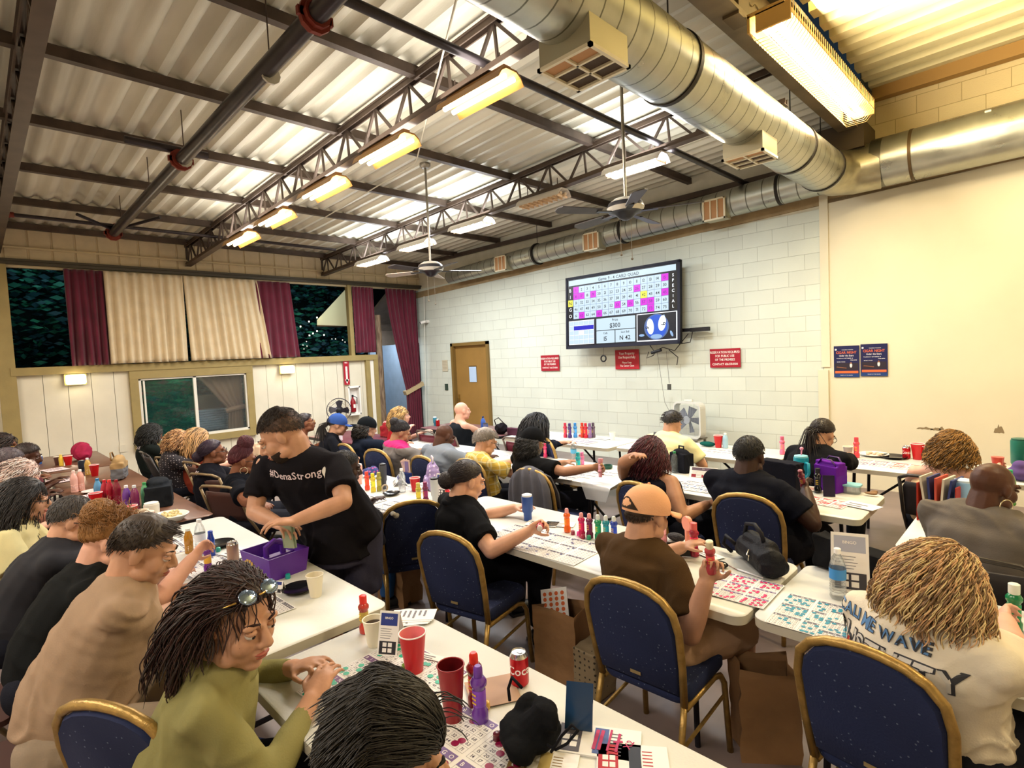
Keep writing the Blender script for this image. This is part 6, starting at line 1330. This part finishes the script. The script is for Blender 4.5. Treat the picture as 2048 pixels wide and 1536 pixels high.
dauber(1327, 1083, 'e898a0', 'pale pink dauber right beside the peach cap', 'e07080', clear=True, h=.16); dauber(1389, 1112, 'd8385a', 'tall pink-red dauber behind the phone screen', 'e86a6a', clear=True, h=.19)
q = atz(1376, 1090); t = empty('hand_fan', (q.x, q.y, ZT), R(-30), 'small coral handheld fan standing behind the phone', 'fan'); b = MB(); b.tube([(0, 0, 0), (0, 0, .09)], .016, 10); b.build('grip', mset('e8907a'), t, 3); b = MB(); b.T = Matrix.Translation((0, 0, .13)) @ Matrix.Rotation(R(90), 4, 'X'); b.lathe([(0, -.012), (.042, -.012), (.045, 0), (.042, .012), (0, .012)], 24); b.build('fan_head', mset('f09a84'), t, SM)
q = atz(1362, 1112); t = empty('smartphone', (q.x, q.y, ZT), R(40), 'black phone on its side showing a colourful video', 'phone'); b = MB(); b.box((0, 0, .04), (.15, .009, .078), 0, 0, R(-15)); b.build('phone_body', mset('101014'), t)
b = MB(); b.T = Matrix.Rotation(R(-15), 4, 'X'); b.box((0, -.006, .04), (.138, .001, .066)); b.build('display', two_tone('video', '3a6a8a', '0c1a24', .045, axis=2), t)
t = blob('pouch', 1352, 1082, 'black woven pouch lying behind the phone', 'pouch', [('e', (0, 0, .025), (.06, .035, .028))], dots('weave', '15151a', '56565e', 160, .3), vox=.005)
t = blob('handbag', 1525, 1135, 'large black leather handbag with a silver clasp on the long table', 'handbag', [('c', (-.13, .0, .07), .07, (.1, -.02, .065), .075), ('c', (-.1, 0, .12), .05, (.06, 0, .115), .05), ('e', (.13, -.02, .05), (.05, .08, .05)), ('e', (-.15, 0, .05), (.05, .07, .05)), ('c', (-.12, 0, .04), .04, (.12, -.02, .04), .045)], cloth('17181e', rough=.5, bump=.3), vox=.006, rz=-38, wr=.006)
tubepart(t, 'handle', [(-.13, -.02, .13), (-.11, -.02, .2), (-.03, -.02, .22), (.03, -.02, .19), (.05, -.02, .15)], .011, cloth('1c1d24', rough=.5)); tubepart(t, 'handle', [(-.19, -.04, .06), (-.26, -.06, .09), (-.27, -.07, .04), (-.2, -.06, .02)], .011, cloth('1c1d24', rough=.5))
tubepart(t, 'clasp', [(.02, -.085, .11), (.025, -.1, .085), (.045, -.1, .09), (.04, -.1, .06)], .004, mat('c8c4b8', .2, .9))
t = blob('eyeglass_case', 1442, 1134, 'small shiny black case in front of the handbag', 'case', [('e', (0, 0, .015), (.04, .028, .016))], mset('0e0e12', rough=.15), vox=.004, wr=0)
q = atz(1418, 1124); b = MB(); b.tube([(.03 * math.cos(a), .02 * math.sin(a), .004) for a in np.linspace(0, 6.283, 17)[:-1]], .002, 5, closed=True); b.tube([(.06 + .03 * math.cos(a), .015 + .02 * math.sin(a), .004) for a in np.linspace(0, 6.283, 17)[:-1]], .002, 5, closed=True); b.tube([(.09, .02, .004), (.16, -.02, .004)], .002, 5); o = b.build('reading_glasses', mat('7a3c34', .3, .3), None, 3); o.location = (q.x, q.y, ZT); tag(o, 'folded reading glasses beside the small black case', 'glasses')
q = atz(1475, 1140); b = MB(); b.tube([(0, 0, .005), (.14, -.03, .005)], [.005, .004], 8); o = b.build('pen', mset('e4e4ea'), None, 3); o.location = (q.x, q.y, ZT); tag(o, 'white pen lying below the black handbag', 'pen')
paper(1420, 1112, .14, .08, 'small folded notes between the glasses and the phone', rz=-20, lines=3)
# --- table at the white shirt
sheetpx(1646, 1238, .36, .34, 3, 3, '1488a8', 'bingo sheet with teal-blue dabs at the water bottle', rz=2, head='6a6a7a', seed=50, dens=.42); sheetpx(1715, 1268, .26, .3, 2, 3, '1488a8', 'second teal-dabbed bingo sheet half under the white shirt', rz=2, head='6a6a7a', seed=51, dens=.25, z2=-.0)
q = atz(2020, 1290); sheet(q.x, q.y, .3, .32, 3, 3, '128a5a', 'green-dabbed bingo sheet at the picture edge by the white shirt', rz=0, head='5a5a66', seed=52, dens=.3)
bottle(1676, 1196, 'clear water bottle with blue label in front of the tall leaflet', lab='3a8ad0', h=.23, r=.034); leaflet(1700, 1178, .15, .27, 'tall printed leaflet standing behind the water bottle', rz=18, lean=80, cols=('aab0c4', '6a6a74', '3a3a44'))
t = blob('shoulder_bag', 1690, 1146, 'black shoulder bag behind the tall leaflet', 'bag', [('b', (-.1, .05, .09), (.12, .1, .16)), ('b', (.16, .06, .08), (.2, .12, .14)), ('e', (.05, .06, .05), (.2, .06, .05))], '131316', vox=.007, rz=-20, wr=.005)
can(1774, 1180, '2a3a6a', 'dark blue can hidden beside the curly blonde hair'); smallcap(1742, 1196, '8ad81e', 'bright green cap near the white shirt collar'); paper(1722, 1190, .1, .05, 'black and white card under the tall leaflet', rz=-10, lines=2, ink='2a2a30')
dauber(2028, 1262, '147a4a', 'green dauber gripped at the right edge', 'dfe8e0', h=.19)
# --- table with the lavender backpack
for px, py, c, n, cc in ((708, 978, '129a8a', 'small teal dauber beside the tall pink cup', None), (735, 980, 'e84a3a', 'red-orange dauber in the left cluster', None), (747, 984, 'e8d040', 'bright yellow dauber in the left cluster', 'f0e020'), (759, 982, 'a8a048', 'olive dauber in front of the grey flask', None), (838, 1007, 'c8b83a', 'golden yellow dauber left of the plum one', 'e0d060'), (852, 1005, '8a2a5a', 'plum glitter dauber beside the golden one', None), (896, 1004, 'd02a3a', 'red dauber with blue cap by the folded white sheet', '2458c0')): dauber(px, py, c, n, cc, clear=n[0] == 'p', h=.17)
tumbler(719, 968, 'e8b0a0', 'tall pink and white cup with straw behind the teal dauber', h=.18, r=.036, lid='f0e4dc', straw='c89a80'); tumbler(768, 978, '4a4e58', 'grey flask with loop lid in the left cluster', h=.22, r=.033, lid='22242a')
bottle(805, 984, 'clear water bottle between the grey flask and the red cup', h=.21); solo(831, 982, 'red plastic cup behind the golden dauber', h=.12); tumbler(871, 1008, 'c8ccd0', 'brushed white metal bottle with black lid', h=.2, r=.034, lid='1c1c20')
plate(783, 990, '121216', 'black plate with a roll of tape on it', r=.075); t = thing('tape_roll', 770, 983, 'roll of clear tape leaning by the black plate', 'tape'); b = MB(); b.tube([(0, .028 * math.cos(a), .032 + .028 * math.sin(a)) for a in np.linspace(0, 6.283, 21)[:-1]], .007, 8, closed=True); b.build('tape_ring', mset('b8a48a'), t, 3)
leaflet(886, 993, .1, .2, 'folded white sheet standing beside the metal bottle', rz=20, lean=78); leaflet(800, 968, .2, .1, 'low open leaflet behind the water bottle', rz=-30, lean=50)
t = blob('scarf', 738, 955, 'blue and purple patterned scarf heaped behind the left cluster', 'scarf', [('e', (0, 0, .05), (.1, .06, .05)), ('e', (.05, .03, .07), (.06, .05, .05))], dots('scarf', '2a3a78', 'a04a8a', 30, .35), vox=.007, wr=.01)
t = blob('backpack', 905, 968, 'small lavender floral backpack behind the folded white sheet', 'backpack', [('e', (0, 0, .12), (.11, .06, .13)), ('b', (0, 0, .07), (.2, .1, .13)), ('e', (0, -.06, .07), (.08, .03, .06))], dots('lavender', '9a86b8', 'd8c8e4', 28, .3), vox=.006, rz=-30, wr=.003)
tubepart(t, 'handle', [(-.04, 0, .24), (-.04, 0, .29), (.04, 0, .29), (.04, 0, .24)], .008, mset('d8d0dc'))
t = blob('ticket_pouch', 845, 958, 'navy pouch holding striped bingo tickets', 'pouch', [('b', (0, 0, .05), (.12, .05, .1))], '1d2a5c', vox=.006); b = MB()
for k in range(3): b.box((-.03 + .02 * k, 0, .15), (.08, .002, .14), 0, .1 * k, 0, R(-25 + 12 * k)); b.box((-.03 + .02 * k, -.003, .15), (.05, .002, .11), 1, .1 * k, 0, R(-25 + 12 * k))
b.build('ticket', [mat('d8b8a8', .7), mat('7a6a9a', .7)], t)
for i, (px, py, lb) in enumerate(((720, 1003, 'near the white-shirted man\'s hand'), (785, 1018, 'in the middle of the lavender backpack table'), (845, 1030, 'beside the empty sideways chair'), (850, 975, 'behind the plum dauber'))): sheetpx(px, py, .36, .3, 3, 3, '4a4a7a', 'grey printed bingo sheet ' + lb, rz=4, head='50505c', seed=60 + i, dens=.04, text=False)
# --- row with the plastic bag
bottle(1148, 922, 'clear water bottle before the cap man\'s outstretched arm', lab='5ab0e0', h=.21, r=.032); dauber(1157, 943, '18a0a8', 'teal dauber in front of the water bottle and pink dauber', h=.19); dauber(1165, 938, 'e070a0', 'pink dauber beside the teal one by the outstretched arm', h=.17); dauber(1091, 915, 'd83a6a', 'pink dauber behind the cap man\'s shoulder', h=.16)
t = thing('ashtray', 1215, 937, 'dark green ribbed dish beyond the outstretched hand', 'dish'); b = MB(); b.lathe([(.04, 0), (.05, .01), (.05, .035), (.04, .035), (.035, .01), (0, .01)], 20, caps=False); b.build('dish_body', mset('164a3e'), t, SM)
t = thing('plastic_bag', 1222, 968, 'white plastic bag draped over the table end', 'bag'); b = MB(); n = 9; rg = random.Random(3); vs = []
for j in range(n):
    for i in range(n): u, v = i / (n - 1) - .5, j / (n - 1); y_ = .12 - .25 * min(v, .6) / .6; z_ = .012 + .02 * rg.random() if v < .6 else .02 - .14 * (v - .6) / .4; vs.append((u * .32 * (1 - .35 * max(0, v - .6) / .4), y_ - .03 * (v > .6), z_))
b.add(vs, [(j * n + i, j * n + i + 1, (j + 1) * n + i + 1, (j + 1) * n + i) for j in range(n - 1) for i in range(n - 1)]); b.build('bag_film', mat('e8ecf0', .3, trans=.2, alpha=.85), t, 3)
for i, (px, py, lb) in enumerate(((1040, 905, 'behind the cap man'), (1130, 950, 'under the outstretched arm'), (1190, 950, 'beside the plastic bag'), (1290, 985, 'below the red-haired person'), (1400, 975, 'with blue ink beside the broad person'))): sheetpx(px, py, .36, .3, 3, 3, ['4a4a7a', '3a6ab0'][i == 4], 'grey printed bingo sheet ' + lb, rz=2, head='50505c', seed=70 + i, dens=.05 + .2 * (i == 4), text=False)
# --- table with the food container
t = blob('backpack', 1372, 940, 'black backpack on the table behind the red hair', 'backpack', [('b', (0, 0, .09), (.2, .12, .18)), ('e', (0, 0, .17), (.1, .06, .05))], '14151c', vox=.007, rz=-20); tubepart(t, 'handle', [(-.03, 0, .2), (-.03, 0, .24), (.03, 0, .24), (.03, 0, .2)], .008, M_black)
tumbler(1390, 930, 'e8d8d8', 'white and red paper king cup with pale lid', h=.14, r=.04, lid='e8e0e0'); bottle(1350, 945, 'greenish clear bottle beside the black backpack', h=.2, liquid=None, capc='2a7a4a', group=None); leaflet(1408, 955, .24, .1, 'wide printed ticket display card by the paper cup', rz=10, lean=65, cols=('5a4a5a', '4a4a54', '8a2a3a'))
tumbler(1617, 965, '1690a8', 'large teal mug tumbler with handle', h=.24, r=.055, handle=True, lid='8ad0dc', straw='e890b0', rz=-40)
t = blob('lunch_bag', 1688, 962, 'purple lunch bag with handles behind the food container', 'bag', [('b', (0, 0, .1), (.2, .12, .2)), ('b', (0, 0, .18), (.21, .07, .1))], cloth('5c1a90', rough=.5), vox=.006, rz=-25, wr=.003); tubepart(t, 'handle', [(-.08, -.03, .2), (-.04, -.04, .25), (.04, -.04, .25), (.09, -.03, .19)], .01, mset('3a1060'), .4); tubepart(t, 'handle', [(-.08, .03, .2), (-.04, .04, .26), (.04, .04, .26), (.09, .03, .19)], .01, mset('3a1060'), .4)
t = thing('food_container', 1703, 985, 'clear food container with pale blue lid at the rounded table end', 'food container'); b = MB(); b.prism(rrect(.12, .1, .03), 0, .055); b.build('container_body', mat('e4ecee', .1, trans=.6, alpha=.6), t, SM); b = MB(); b.prism(rrect(.135, .115, .035), .055, .067); b.build('lid', mset('8cc8d4'), t, SM)
q = atz(1658, 992); t = empty('smartphone', (q.x, q.y, ZT), R(25), 'phone standing upright in a dark case with a portrait picture', 'phone'); b = MB(); b.box((0, 0, .078), (.078, .012, .155), 0, 0, R(-8)); b.build('phone_body', mset('1c1030'), t); b = MB(); b.T = Matrix.Rotation(R(-8), 4, 'X'); b.box((0, -.0075, .08), (.066, .001, .135)); b.ell((0, -.0085, .1), (.016, .001, .02), m=1); b.ell((0, -.0085, .055), (.026, .001, .025), m=2); b.build('display', [mat('2a1830', .3, emit=.3), mat('c09a86', .4, emit=.3), mat('8a6a80', .4, emit=.3)], t)
dauber(1636, 985, '17171c', 'slim black dauber between the teal mug and the phone', h=.19); smallcap(1600, 962, '1a8a4a', 'green cap behind the broad person\'s hand'); dauber(1591, 958, 'e8e8e0', 'short green and white roll beside the teal mug', '2a8a4a', h=.07)
t = blob('food_wrapper', 1741, 992, 'crumpled brown food wrapper beside the container', 'wrapper', [('e', (0, 0, .02), (.05, .03, .02)), ('e', (.02, .02, .03), (.03, .02, .02))], mat('7a5c3c', .6), vox=.005, wr=.012)
sheetpx(1650, 1005, .3, .2, 3, 2, 'd83a4a', 'bingo sheet with red ink marks at the broad person\'s elbow', rz=-8, head='b04a50', seed=80, dens=.2, text=False); paper(1722, 1013, .22, .14, 'printed sheets with grey boxes at the table corner', rz=-15, lines=2); paper(1650, 960, .2, .12, 'floral red and white mat under the teal mug', rz=-5, c='e8dcd4', lines=4, ink='c05a50')
t = blob('tote_bag', 1562, 985, 'black tote bag with small pale lettering behind the broad person', 'bag', [('b', (0, 0, .12), (.32, .12, .26))], '14151f', vox=.008, rz=-15, z=.74)
# --- tables along the wall
for px, c, n in ((1131, 'c8324a', 'red'), (1140, '3c2a6a', 'dark purple'), (1151, '3a8ad0', 'light blue'), (1165, 'd0402a', 'orange-red'), (1172, 'c0182c', 'crimson'), (1180, '7a5a8a', 'grey purple'), (1187, '5a4a5a', 'brown')): dauber(px, 876 - (px % 2), c, n + ' dauber in the row against the block wall', h=.2, group='daubers by the block wall')
smallcap(1159, 873, 'e05a40', 'orange cap in the row by the block wall'); papercup(1225, 880, 'white foam cup near the end of the dauber table', c='eceeee', h=.1)
sheetpx(1162, 884, .4, .22, 3, 2, '5a3a8a', 'purple-printed bingo sheet before the wall daubers', rz=0, head='5a4a7a', seed=90, dens=.2, text=False); paper(1205, 878, .2, .14, 'printed page beside the white foam cup', lines=4)
solo(1437, 895, 'red plastic cup by the white box fan', h=.14, r=.05); bottle(1451, 896, 'hand sanitizer bottle with white pump by the box fan', liquid='9ac0d8', capc='f0f0f0', h=.17, r=.03, group=None, ribs=False)
t = blob('green_pouch', 1415, 893, 'dark teal pouch behind the red cup', 'pouch', [('e', (0, 0, .03), (.1, .05, .03))], '0f4a44', vox=.008)
sheetpx(1445, 905, .44, .24, 4, 2, '3a4a6a', 'long grey printed bingo sheet below the box fan', rz=0, head='50505c', seed=91, dens=.05, text=False)
dauber(1577, 910, 'e06a90', 'pink dauber beside the ponytail woman\'s elbow', h=.19); dauber(1713, 915, 'd0404e', 'red-pink dauber standing on the cream wall table', h=.2); papercup(1696, 915, 'grey-brown foam cup beside the red-pink dauber', c='9a8a84')
plate(1752, 908, 'e8e4e0', 'white plate with bread on the cream wall table', r=.13, food='d8b8a0'); plate(1787, 916, '17141a', 'black tray-like plate beside the cola can', r=.12)
can(1813, 917, 'b8141e', 'red cola can on the cream wall table', 'Coca'); solo(1837, 917, 'red plastic cup beside the cola can on the wall table', h=.15, r=.055); solo(1862, 914, 'red plastic cup half hidden by the curly hair', h=.13, r=.05)
sheetpx(1758, 928, .4, .26, 3, 2, '6a3a7a', 'purple-printed bingo sheet before the ponytail woman', rz=-2, head='6a4a70', seed=92, dens=.2, text=False); sheetpx(1830, 936, .34, .26, 3, 2, 'd85a4a', 'red-printed bingo sheet under the curly hair', rz=-2, head='c06050', seed=93, dens=.2, text=False)
tumbler(2040, 955, '176a5c', 'large dark green tumbler at the right edge', h=.3, r=.06, lid='1c5a50')
t = blob('scarf', 2042, 962, 'purple cloth bundle at the right edge', 'scarf', [('e', (0, 0, .06), (.1, .08, .06)), ('e', (0, 0, .12), (.06, .06, .05))], '5c4a82', vox=.01, wr=.012)

# --- table at the hoop earring
t = thing('magazine_rack', 1893, 1028, 'red box holding magazines beside the light blue tumbler', 'organizer', rz=-12); b = MB()
for x in (-.1, .1): b.box((x, 0, .12), (.006, .2, .24))
b.box((0, 0, .004), (.2, .2, .006)); b.box((0, .1, .1), (.2, .006, .2)); b.build('box', mset('a83020'), t)
b = MB()
for k in range(5): b.box((-.07 + .032 * k, .0, .15), (.012, .18, .26), k % 3, 0, 0, R(4 * k - 8))
b.build('magazine', [mat('c8bca8', .6), mat('2a3468', .6), mat('b84a3a', .6)], t)
tumbler(1936, 1032, '8ab4dc', 'light blue tumbler with handle beside the red box', h=.26, r=.055, handle=True, rz=160, lid='c8d8e4')
t = thing('tray', 1915, 1045, 'black tray under the green brush', 'tray'); b = MB(); b.prism(rrect(.36, .2, .04), 0, .008); b.build('tray_body', mset('17161a'), t)
t = thing('brush', 1890, 1042, 'green and white scrubbing brush on the black tray', 'brush', z=ZT + .01); b = MB(); b.box((0, 0, .045), (.13, .05, .015)); b.build('brush_back', mset('d8e8dc'), t); b = MB()
for i in range(10):
    for j in range(4): b.tube([(-.055 + .012 * i, -.018 + .012 * j, 0), (-.055 + .012 * i, -.018 + .012 * j, .04)], .003, 5)
b.build('bristles', mset('1a9a5c'), t)
for i in range(3): paper(1890 + 8 * i, 1056 - 5 * i, .16, .05, ['lowest', 'middle', 'upper'][i] + ' cream ticket strip on the table by the grey shoulder', rz=0, c='e8dcb4', lines=2, z=ZT)
bottle(2020, 1010, 'green soft drink bottle hidden by the bald head', liquid='4a9a3a', capc='2aa87a', h=.24, group=None); smallcap(2005, 1030, '18a878', 'turquoise cap beside the striped necklace')
# --- far tables by the brown door
bottle(960, 868, 'blue sports bottle on the far table by the tank top man', liquid='2a5ab8', capc='1a2a5a', h=.26, r=.04, group=None, ribs=False); tumbler(972, 868, '5a6a9a', 'grey-blue shaker beside the blue sports bottle', h=.15, r=.04, lid='3a3a44')
t = blob('handbag', 1003, 868, 'dark handbag on the far table with its strap up', 'handbag', [('e', (0, 0, .08), (.12, .07, .09))], '17141a', vox=.01, wr=.008); tubepart(t, 'strap', [(-.1, 0, .1), (-.14, 0, .2), (-.05, 0, .24), (.08, 0, .15)], .008, M_black)
t = blob('handbag', 1030, 870, 'purple-brown clutch on the far table edge', 'handbag', [('b', (0, 0, .05), (.24, .08, .1))], '4a2a3a', vox=.01, wr=.004)
can(866, 850, 'c8ccd0', 'silver can by the reaching blonde woman\'s hand'); can(876, 852, 'b01c24', 'red can by the reaching blonde woman\'s hand'); tumbler(856, 850, '3a8aa8', 'small blue tumbler on the far burgundy table', h=.14, r=.035)
t = blob('handbag', 783, 872, 'red bag with a white pattern behind the pink shirt', 'handbag', [('b', (0, 0, .08), (.26, .12, .16)), ('e', (0, 0, .18), (.12, .06, .07))], dots('red_white', 'a01828', 'e8d8c8', 22, .3), vox=.01)
for i, (px, py, c, n) in enumerate(((655, 885, 'e84a8a', 'pink'), (662, 884, 'e8e4f0', 'white'), (643, 884, 'd83a6a', 'rose'))): bottle(px, py, n + ' bottle behind the standing man near the fan', liquid=c, h=.2, group=None)
t = blob('gift_bag', 590, 905, 'pink and white gift bag behind the standing man', 'bag', [('b', (0, 0, .12), (.24, .14, .26))], dots('pink_dots', 'e8a0c0', 'f8e8f0', 26, .3), vox=.01)
t = blob('bag_heap', 520, 912, 'pale bundled shopping bag beyond the red top bun', 'bag', [('e', (0, 0, .08), (.16, .12, .1)), ('e', (.12, 0, .1), (.1, .1, .1))], 'c8b098', vox=.012, wr=.015)
solo(567, 922, 'red plastic cup behind the standing man\'s shoulder', h=.12)
# --- brown tables
t = blob('backpack', 165, 920, 'burgundy backpack on the brown table by the white boards', 'backpack', [('e', (0, 0, .12), (.18, .12, .13)), ('e', (.08, 0, .08), (.12, .1, .08)), ('e', (-.1, 0, .08), (.1, .1, .08))], 'a02a4a', vox=.012, wr=.01)
t = blob('handbag', 240, 958, 'tan, brown and grey handbag on the brown table', 'handbag', [('b', (0, 0, .1), (.24, .12, .18)), ('e', (0, 0, .2), (.12, .07, .07))], two_tone('tan_bag', 'a88a5c', '6a6c72', .13), vox=.008, rz=-20, wr=.006); tubepart(t, 'handle', [(-.08, -.05, .22), (-.04, -.06, .3), (.04, -.06, .3), (.08, -.05, .22)], .008, mset('8a6a3c'))
tumbler(78, 928, '2a5aa0', 'blue lidded cup alone on the farthest brown table', h=.1, r=.045); solo(137, 930, 'red cup beside the burgundy backpack', h=.12, r=.05); bottle(123, 932, 'yellow mustard bottle left of the red cup', liquid='e0c040', capc='e8d060', h=.15, r=.025, group=None); papercup(116, 930, 'dark paper cup beside the yellow bottle', c='5a3a34'); solo(190, 952, 'red cup in front of the tan handbag', h=.13)
tumbler(165, 943, '1c2230', 'dark cup in front of the burgundy backpack', h=.12, r=.04, lid='2a3040'); bottle(177, 950, 'clear bottle of amber tea by the red cup', liquid='c8a050', h=.2, group=None)
solo(193, 1015, 'large red cup beside the white and grey updo', h=.13, r=.052); solo(262, 1045, 'red cup in front of the purple soda bottles', h=.13, r=.052); solo(268, 1057, 'red cup lower beside the white foam cups', h=.1, r=.045)
for i, (px, py, c, n, cc) in enumerate(((198, 1004, '5a9ac8', 'clear blue-capped bottle at the left of the soda row', '2a7ab0'), (212, 1008, 'b0203a', 'first dark red soda bottle', 'c02030'), (222, 1008, 'a81c34', 'second dark red soda bottle', 'e03a3a'), (236, 1008, '7a1a30', 'tall maroon soda bottle in the row', '8a1a2a'), (256, 1022, '6a3a9a', 'purple soda bottle with white script', 'e8e8f0'), (272, 1022, '7a2a5a', 'plum soda bottle beside the purple one', 'd8e0e8'), (292, 1015, '5aa87a', 'green-capped bottle behind the paper buckets', '3a9a5a'), (150, 985, 'e8b4a8', 'pink striped bottle near the reaching arm', 'f0d0c8'), (163, 982, 'd8a090', 'second pink striped bottle near the reaching arm', 'f0f0f0'))): bottle(px, py, n + ' on the brown table', liquid=c, capc=cc, h=.22, r=.032, group=None)
tumbler(305, 1038, 'd8d4ca', 'clear paper bucket cup behind the food basket', h=.12, r=.055, lid='eeece4'); papercup(284, 1052, 'white foam cup beside the red cups', c='eeece6', h=.12, r=.05); tumbler(306, 1058, 'a8502c', 'orange-brown iced drink cup beside the foam cup', h=.1, r=.045, lid='e8d8c8')
t = thing('food_basket', 343, 1040, 'white oval paper basket of fried food on the brown table', 'food basket', rz=15); b = MB(); b.lathe([(.07, 0), (.075, .005), (.115, .05), (.11, .052), (.07, .01), (0, .01)], 26, caps=False, M=Matrix.Scale(1.3, 3, (1, 0, 0))); b.build('basket', mset('ecebe4', rough=.6), t, SM); b = MB(); rg = random.Random(9)
for i in range(22): x, y = rg.uniform(-.1, .1), rg.uniform(-.06, .06); b.tube([(x, y, .035 + rg.random() * .02), (x + rg.uniform(-.05, .05), y + rg.uniform(-.04, .04), .045 + rg.random() * .02)], .008, 6)
o = b.build('fries', mset('dcc890', rough=.7), t, 3); o['kind'] = 'stuff'
t = blob('laptop_bag', 320, 1008, 'large black bag with crumpled dark cloth on top, on the brown table', 'bag', [('b', (0, 0, .09), (.32, .2, .18)), ('e', (0, 0, .2), (.13, .09, .04))], '20242a', vox=.008, rz=-15, wr=.008)
for i, (px, py) in enumerate(((140, 1000), (120, 962), (110, 940))): paper(px, py, .3, .22, 'pink-white bingo papers ' + ['beside the cream shirt woman', 'under the farther reaching arm', 'on the farthest brown table'][i], lines=6, c='e4ccd0', rz=5 * i)
t = blob('pouch', 205, 975, 'small black pouch between the bottles and tan handbag', 'pouch', [('e', (0, 0, .03), (.1, .06, .035))], '1a1822', vox=.008); plate(185, 985, 'd8c8c4', 'pale paper plate in front of the black pouch', r=.09)
# --- floor and chairs
paperbag(800, 1200, .0, 'brown paper bag standing behind the empty sideways chair', w=.3, d=.2, h=.42, rz=10); t = paperbag(1130, 1345, .0, 'brown paper bag with orange dabbed sheets sticking out', w=.3, d=.2, h=.42, rz=5)
b = MB(); b.T = Matrix.Translation((-.04, -.02, .38)) @ Matrix.Rotation(R(70), 4, 'X') @ Matrix.Rotation(R(20), 4, 'Z'); b.box((0, 0, 0), (.2, .24, .002))
for i in range(4):
    for j in range(7): b.add([(-.07 + .045 * i + .014 * math.cos(a), -.09 + .03 * j + .012 * math.sin(a), .0016) for a in np.linspace(0, 6.283, 11)[:-1]], [tuple(range(10))], 1)
o = b.build('bingo_sheet_bundle', [M_pap, mat('d86a3a', .6)]); o.location = t.location; tag(o, 'orange-dabbed bingo sheets sticking out of the middle paper bag', 'bingo sheet')
paperbag(1530, 1500, .0, 'brown paper bag with wavy open top beside the blonde person\'s chair', w=.26, d=.18, h=.44, rz=38)
t = blob('tote_bag', 1192, 1385, 'cream lattice-patterned tote bag hidden beside the peach cap man\'s chair', 'bag', [('b', (0, 0, .14), (.16, .2, .28))], dots('lattice', '8a7a60', '2e2820', 30, .2), vox=.012, z=.0)
d = CPOS['p26']; t = empty('jacket', (d.x, d.y, .0), R(-2), 'grey jacket hung over the back of the cap man\'s chair', 'jacket'); b = MB(); n = 26; vs = []
for j, (z, yy, w) in enumerate(((.5, -.32, 1.1), (.62, -.33, 1.1), (.75, -.335, 1.08), (.86, -.335, 1.0), (.93, -.33, .82), (.965, -.29, .6), (.93, -.25, .8), (.8, -.215, 1.0), (.66, -.2, 1.05))):
    for i in range(n): u = i / (n - 1) * 2 - 1; vs.append((u * .235 * w, yy + (.014 * math.sin(u * 13 + j * .3) if j not in (5,) else 0) - .0, z - .05 * u * u))
b.add(vs, [(j * n + i, j * n + i + 1, (j + 1) * n + i + 1, (j + 1) * n + i) for j in range(8) for i in range(n - 1)]); o = b.build('jacket_cloth', cloth('5a5a62', rough=.9), t, 3); o.modifiers.new('s', 'SOLIDIFY').thickness = .012
# things held in hands
def held(key, side, fn, off=(0, .075, 0)):
    d = PEOPLE[key]; s = -1 if side == 'L' else 1; p = d['rw'] + d['rot'] @ (d['WR'][s] + (d['WR'][s] - d['EL'][s]).normalized() * .08); return fn(p)
def hd(c, label, rz=0, tiltx=75, capc=None, dz=-.03):
    def f(p):
        t = dauber(1000, 1000, c, label, capc, h=.16); t.location = p + Vector((0, 0, dz)); t.rotation_euler = (R(tiltx), 0, R(rz)); return t
    return f
def cupf(p):
    b_ = thing('small_cup', 2012, 905, 'small red and white cup held up by the curly-haired person', 'cup', z=.86); b_.location = p; g = MB(); g.lathe([(.03, 0), (.04, .07)], 16); g.build('cup_body', mset('c8544a'), b_, SM); return b_
held('p31', 'R', cupf); held('p33', 'R', hd('a02030', 'red dauber held by the dark bun woman', 40, 80, 'e8e0dc', .0)); held('p26', 'R', hd('e8a0b0', 'pink dauber held in the cap man\'s outstretched hand', 20, 170, None, .07)); held('p34', 'R', hd('b8424a', 'cream-capped dauber held by the peach cap man', 20, 15, 'efe2c0', -.03)); held('p16', 'R', hd('c8c4bc', 'pale dauber in the hand of the man in white', 20, 60)); held('p29', 'R', hd('7a2a3a', 'dark red dauber in the broad person\'s fist', 0, 30))
d = PEOPLE['p10']; mid = (d['WR'][1] + d['WR'][-1]) / 2; p = d['rw'] + d['rot'] @ mid; t = empty('banknotes', p + Vector((0, 0, -.07)), R(30), 'folded bundle of banknotes held by the standing man', 'banknotes'); b = MB()
for k in range(3): b.box((.004 * k, .003 * k, 0), (.065, .006, .15), k % 2, .1 * k, R(8))
b.build('note', [mat('9aa890', .8), mat('7c8c74', .8)], t)
bake_all()
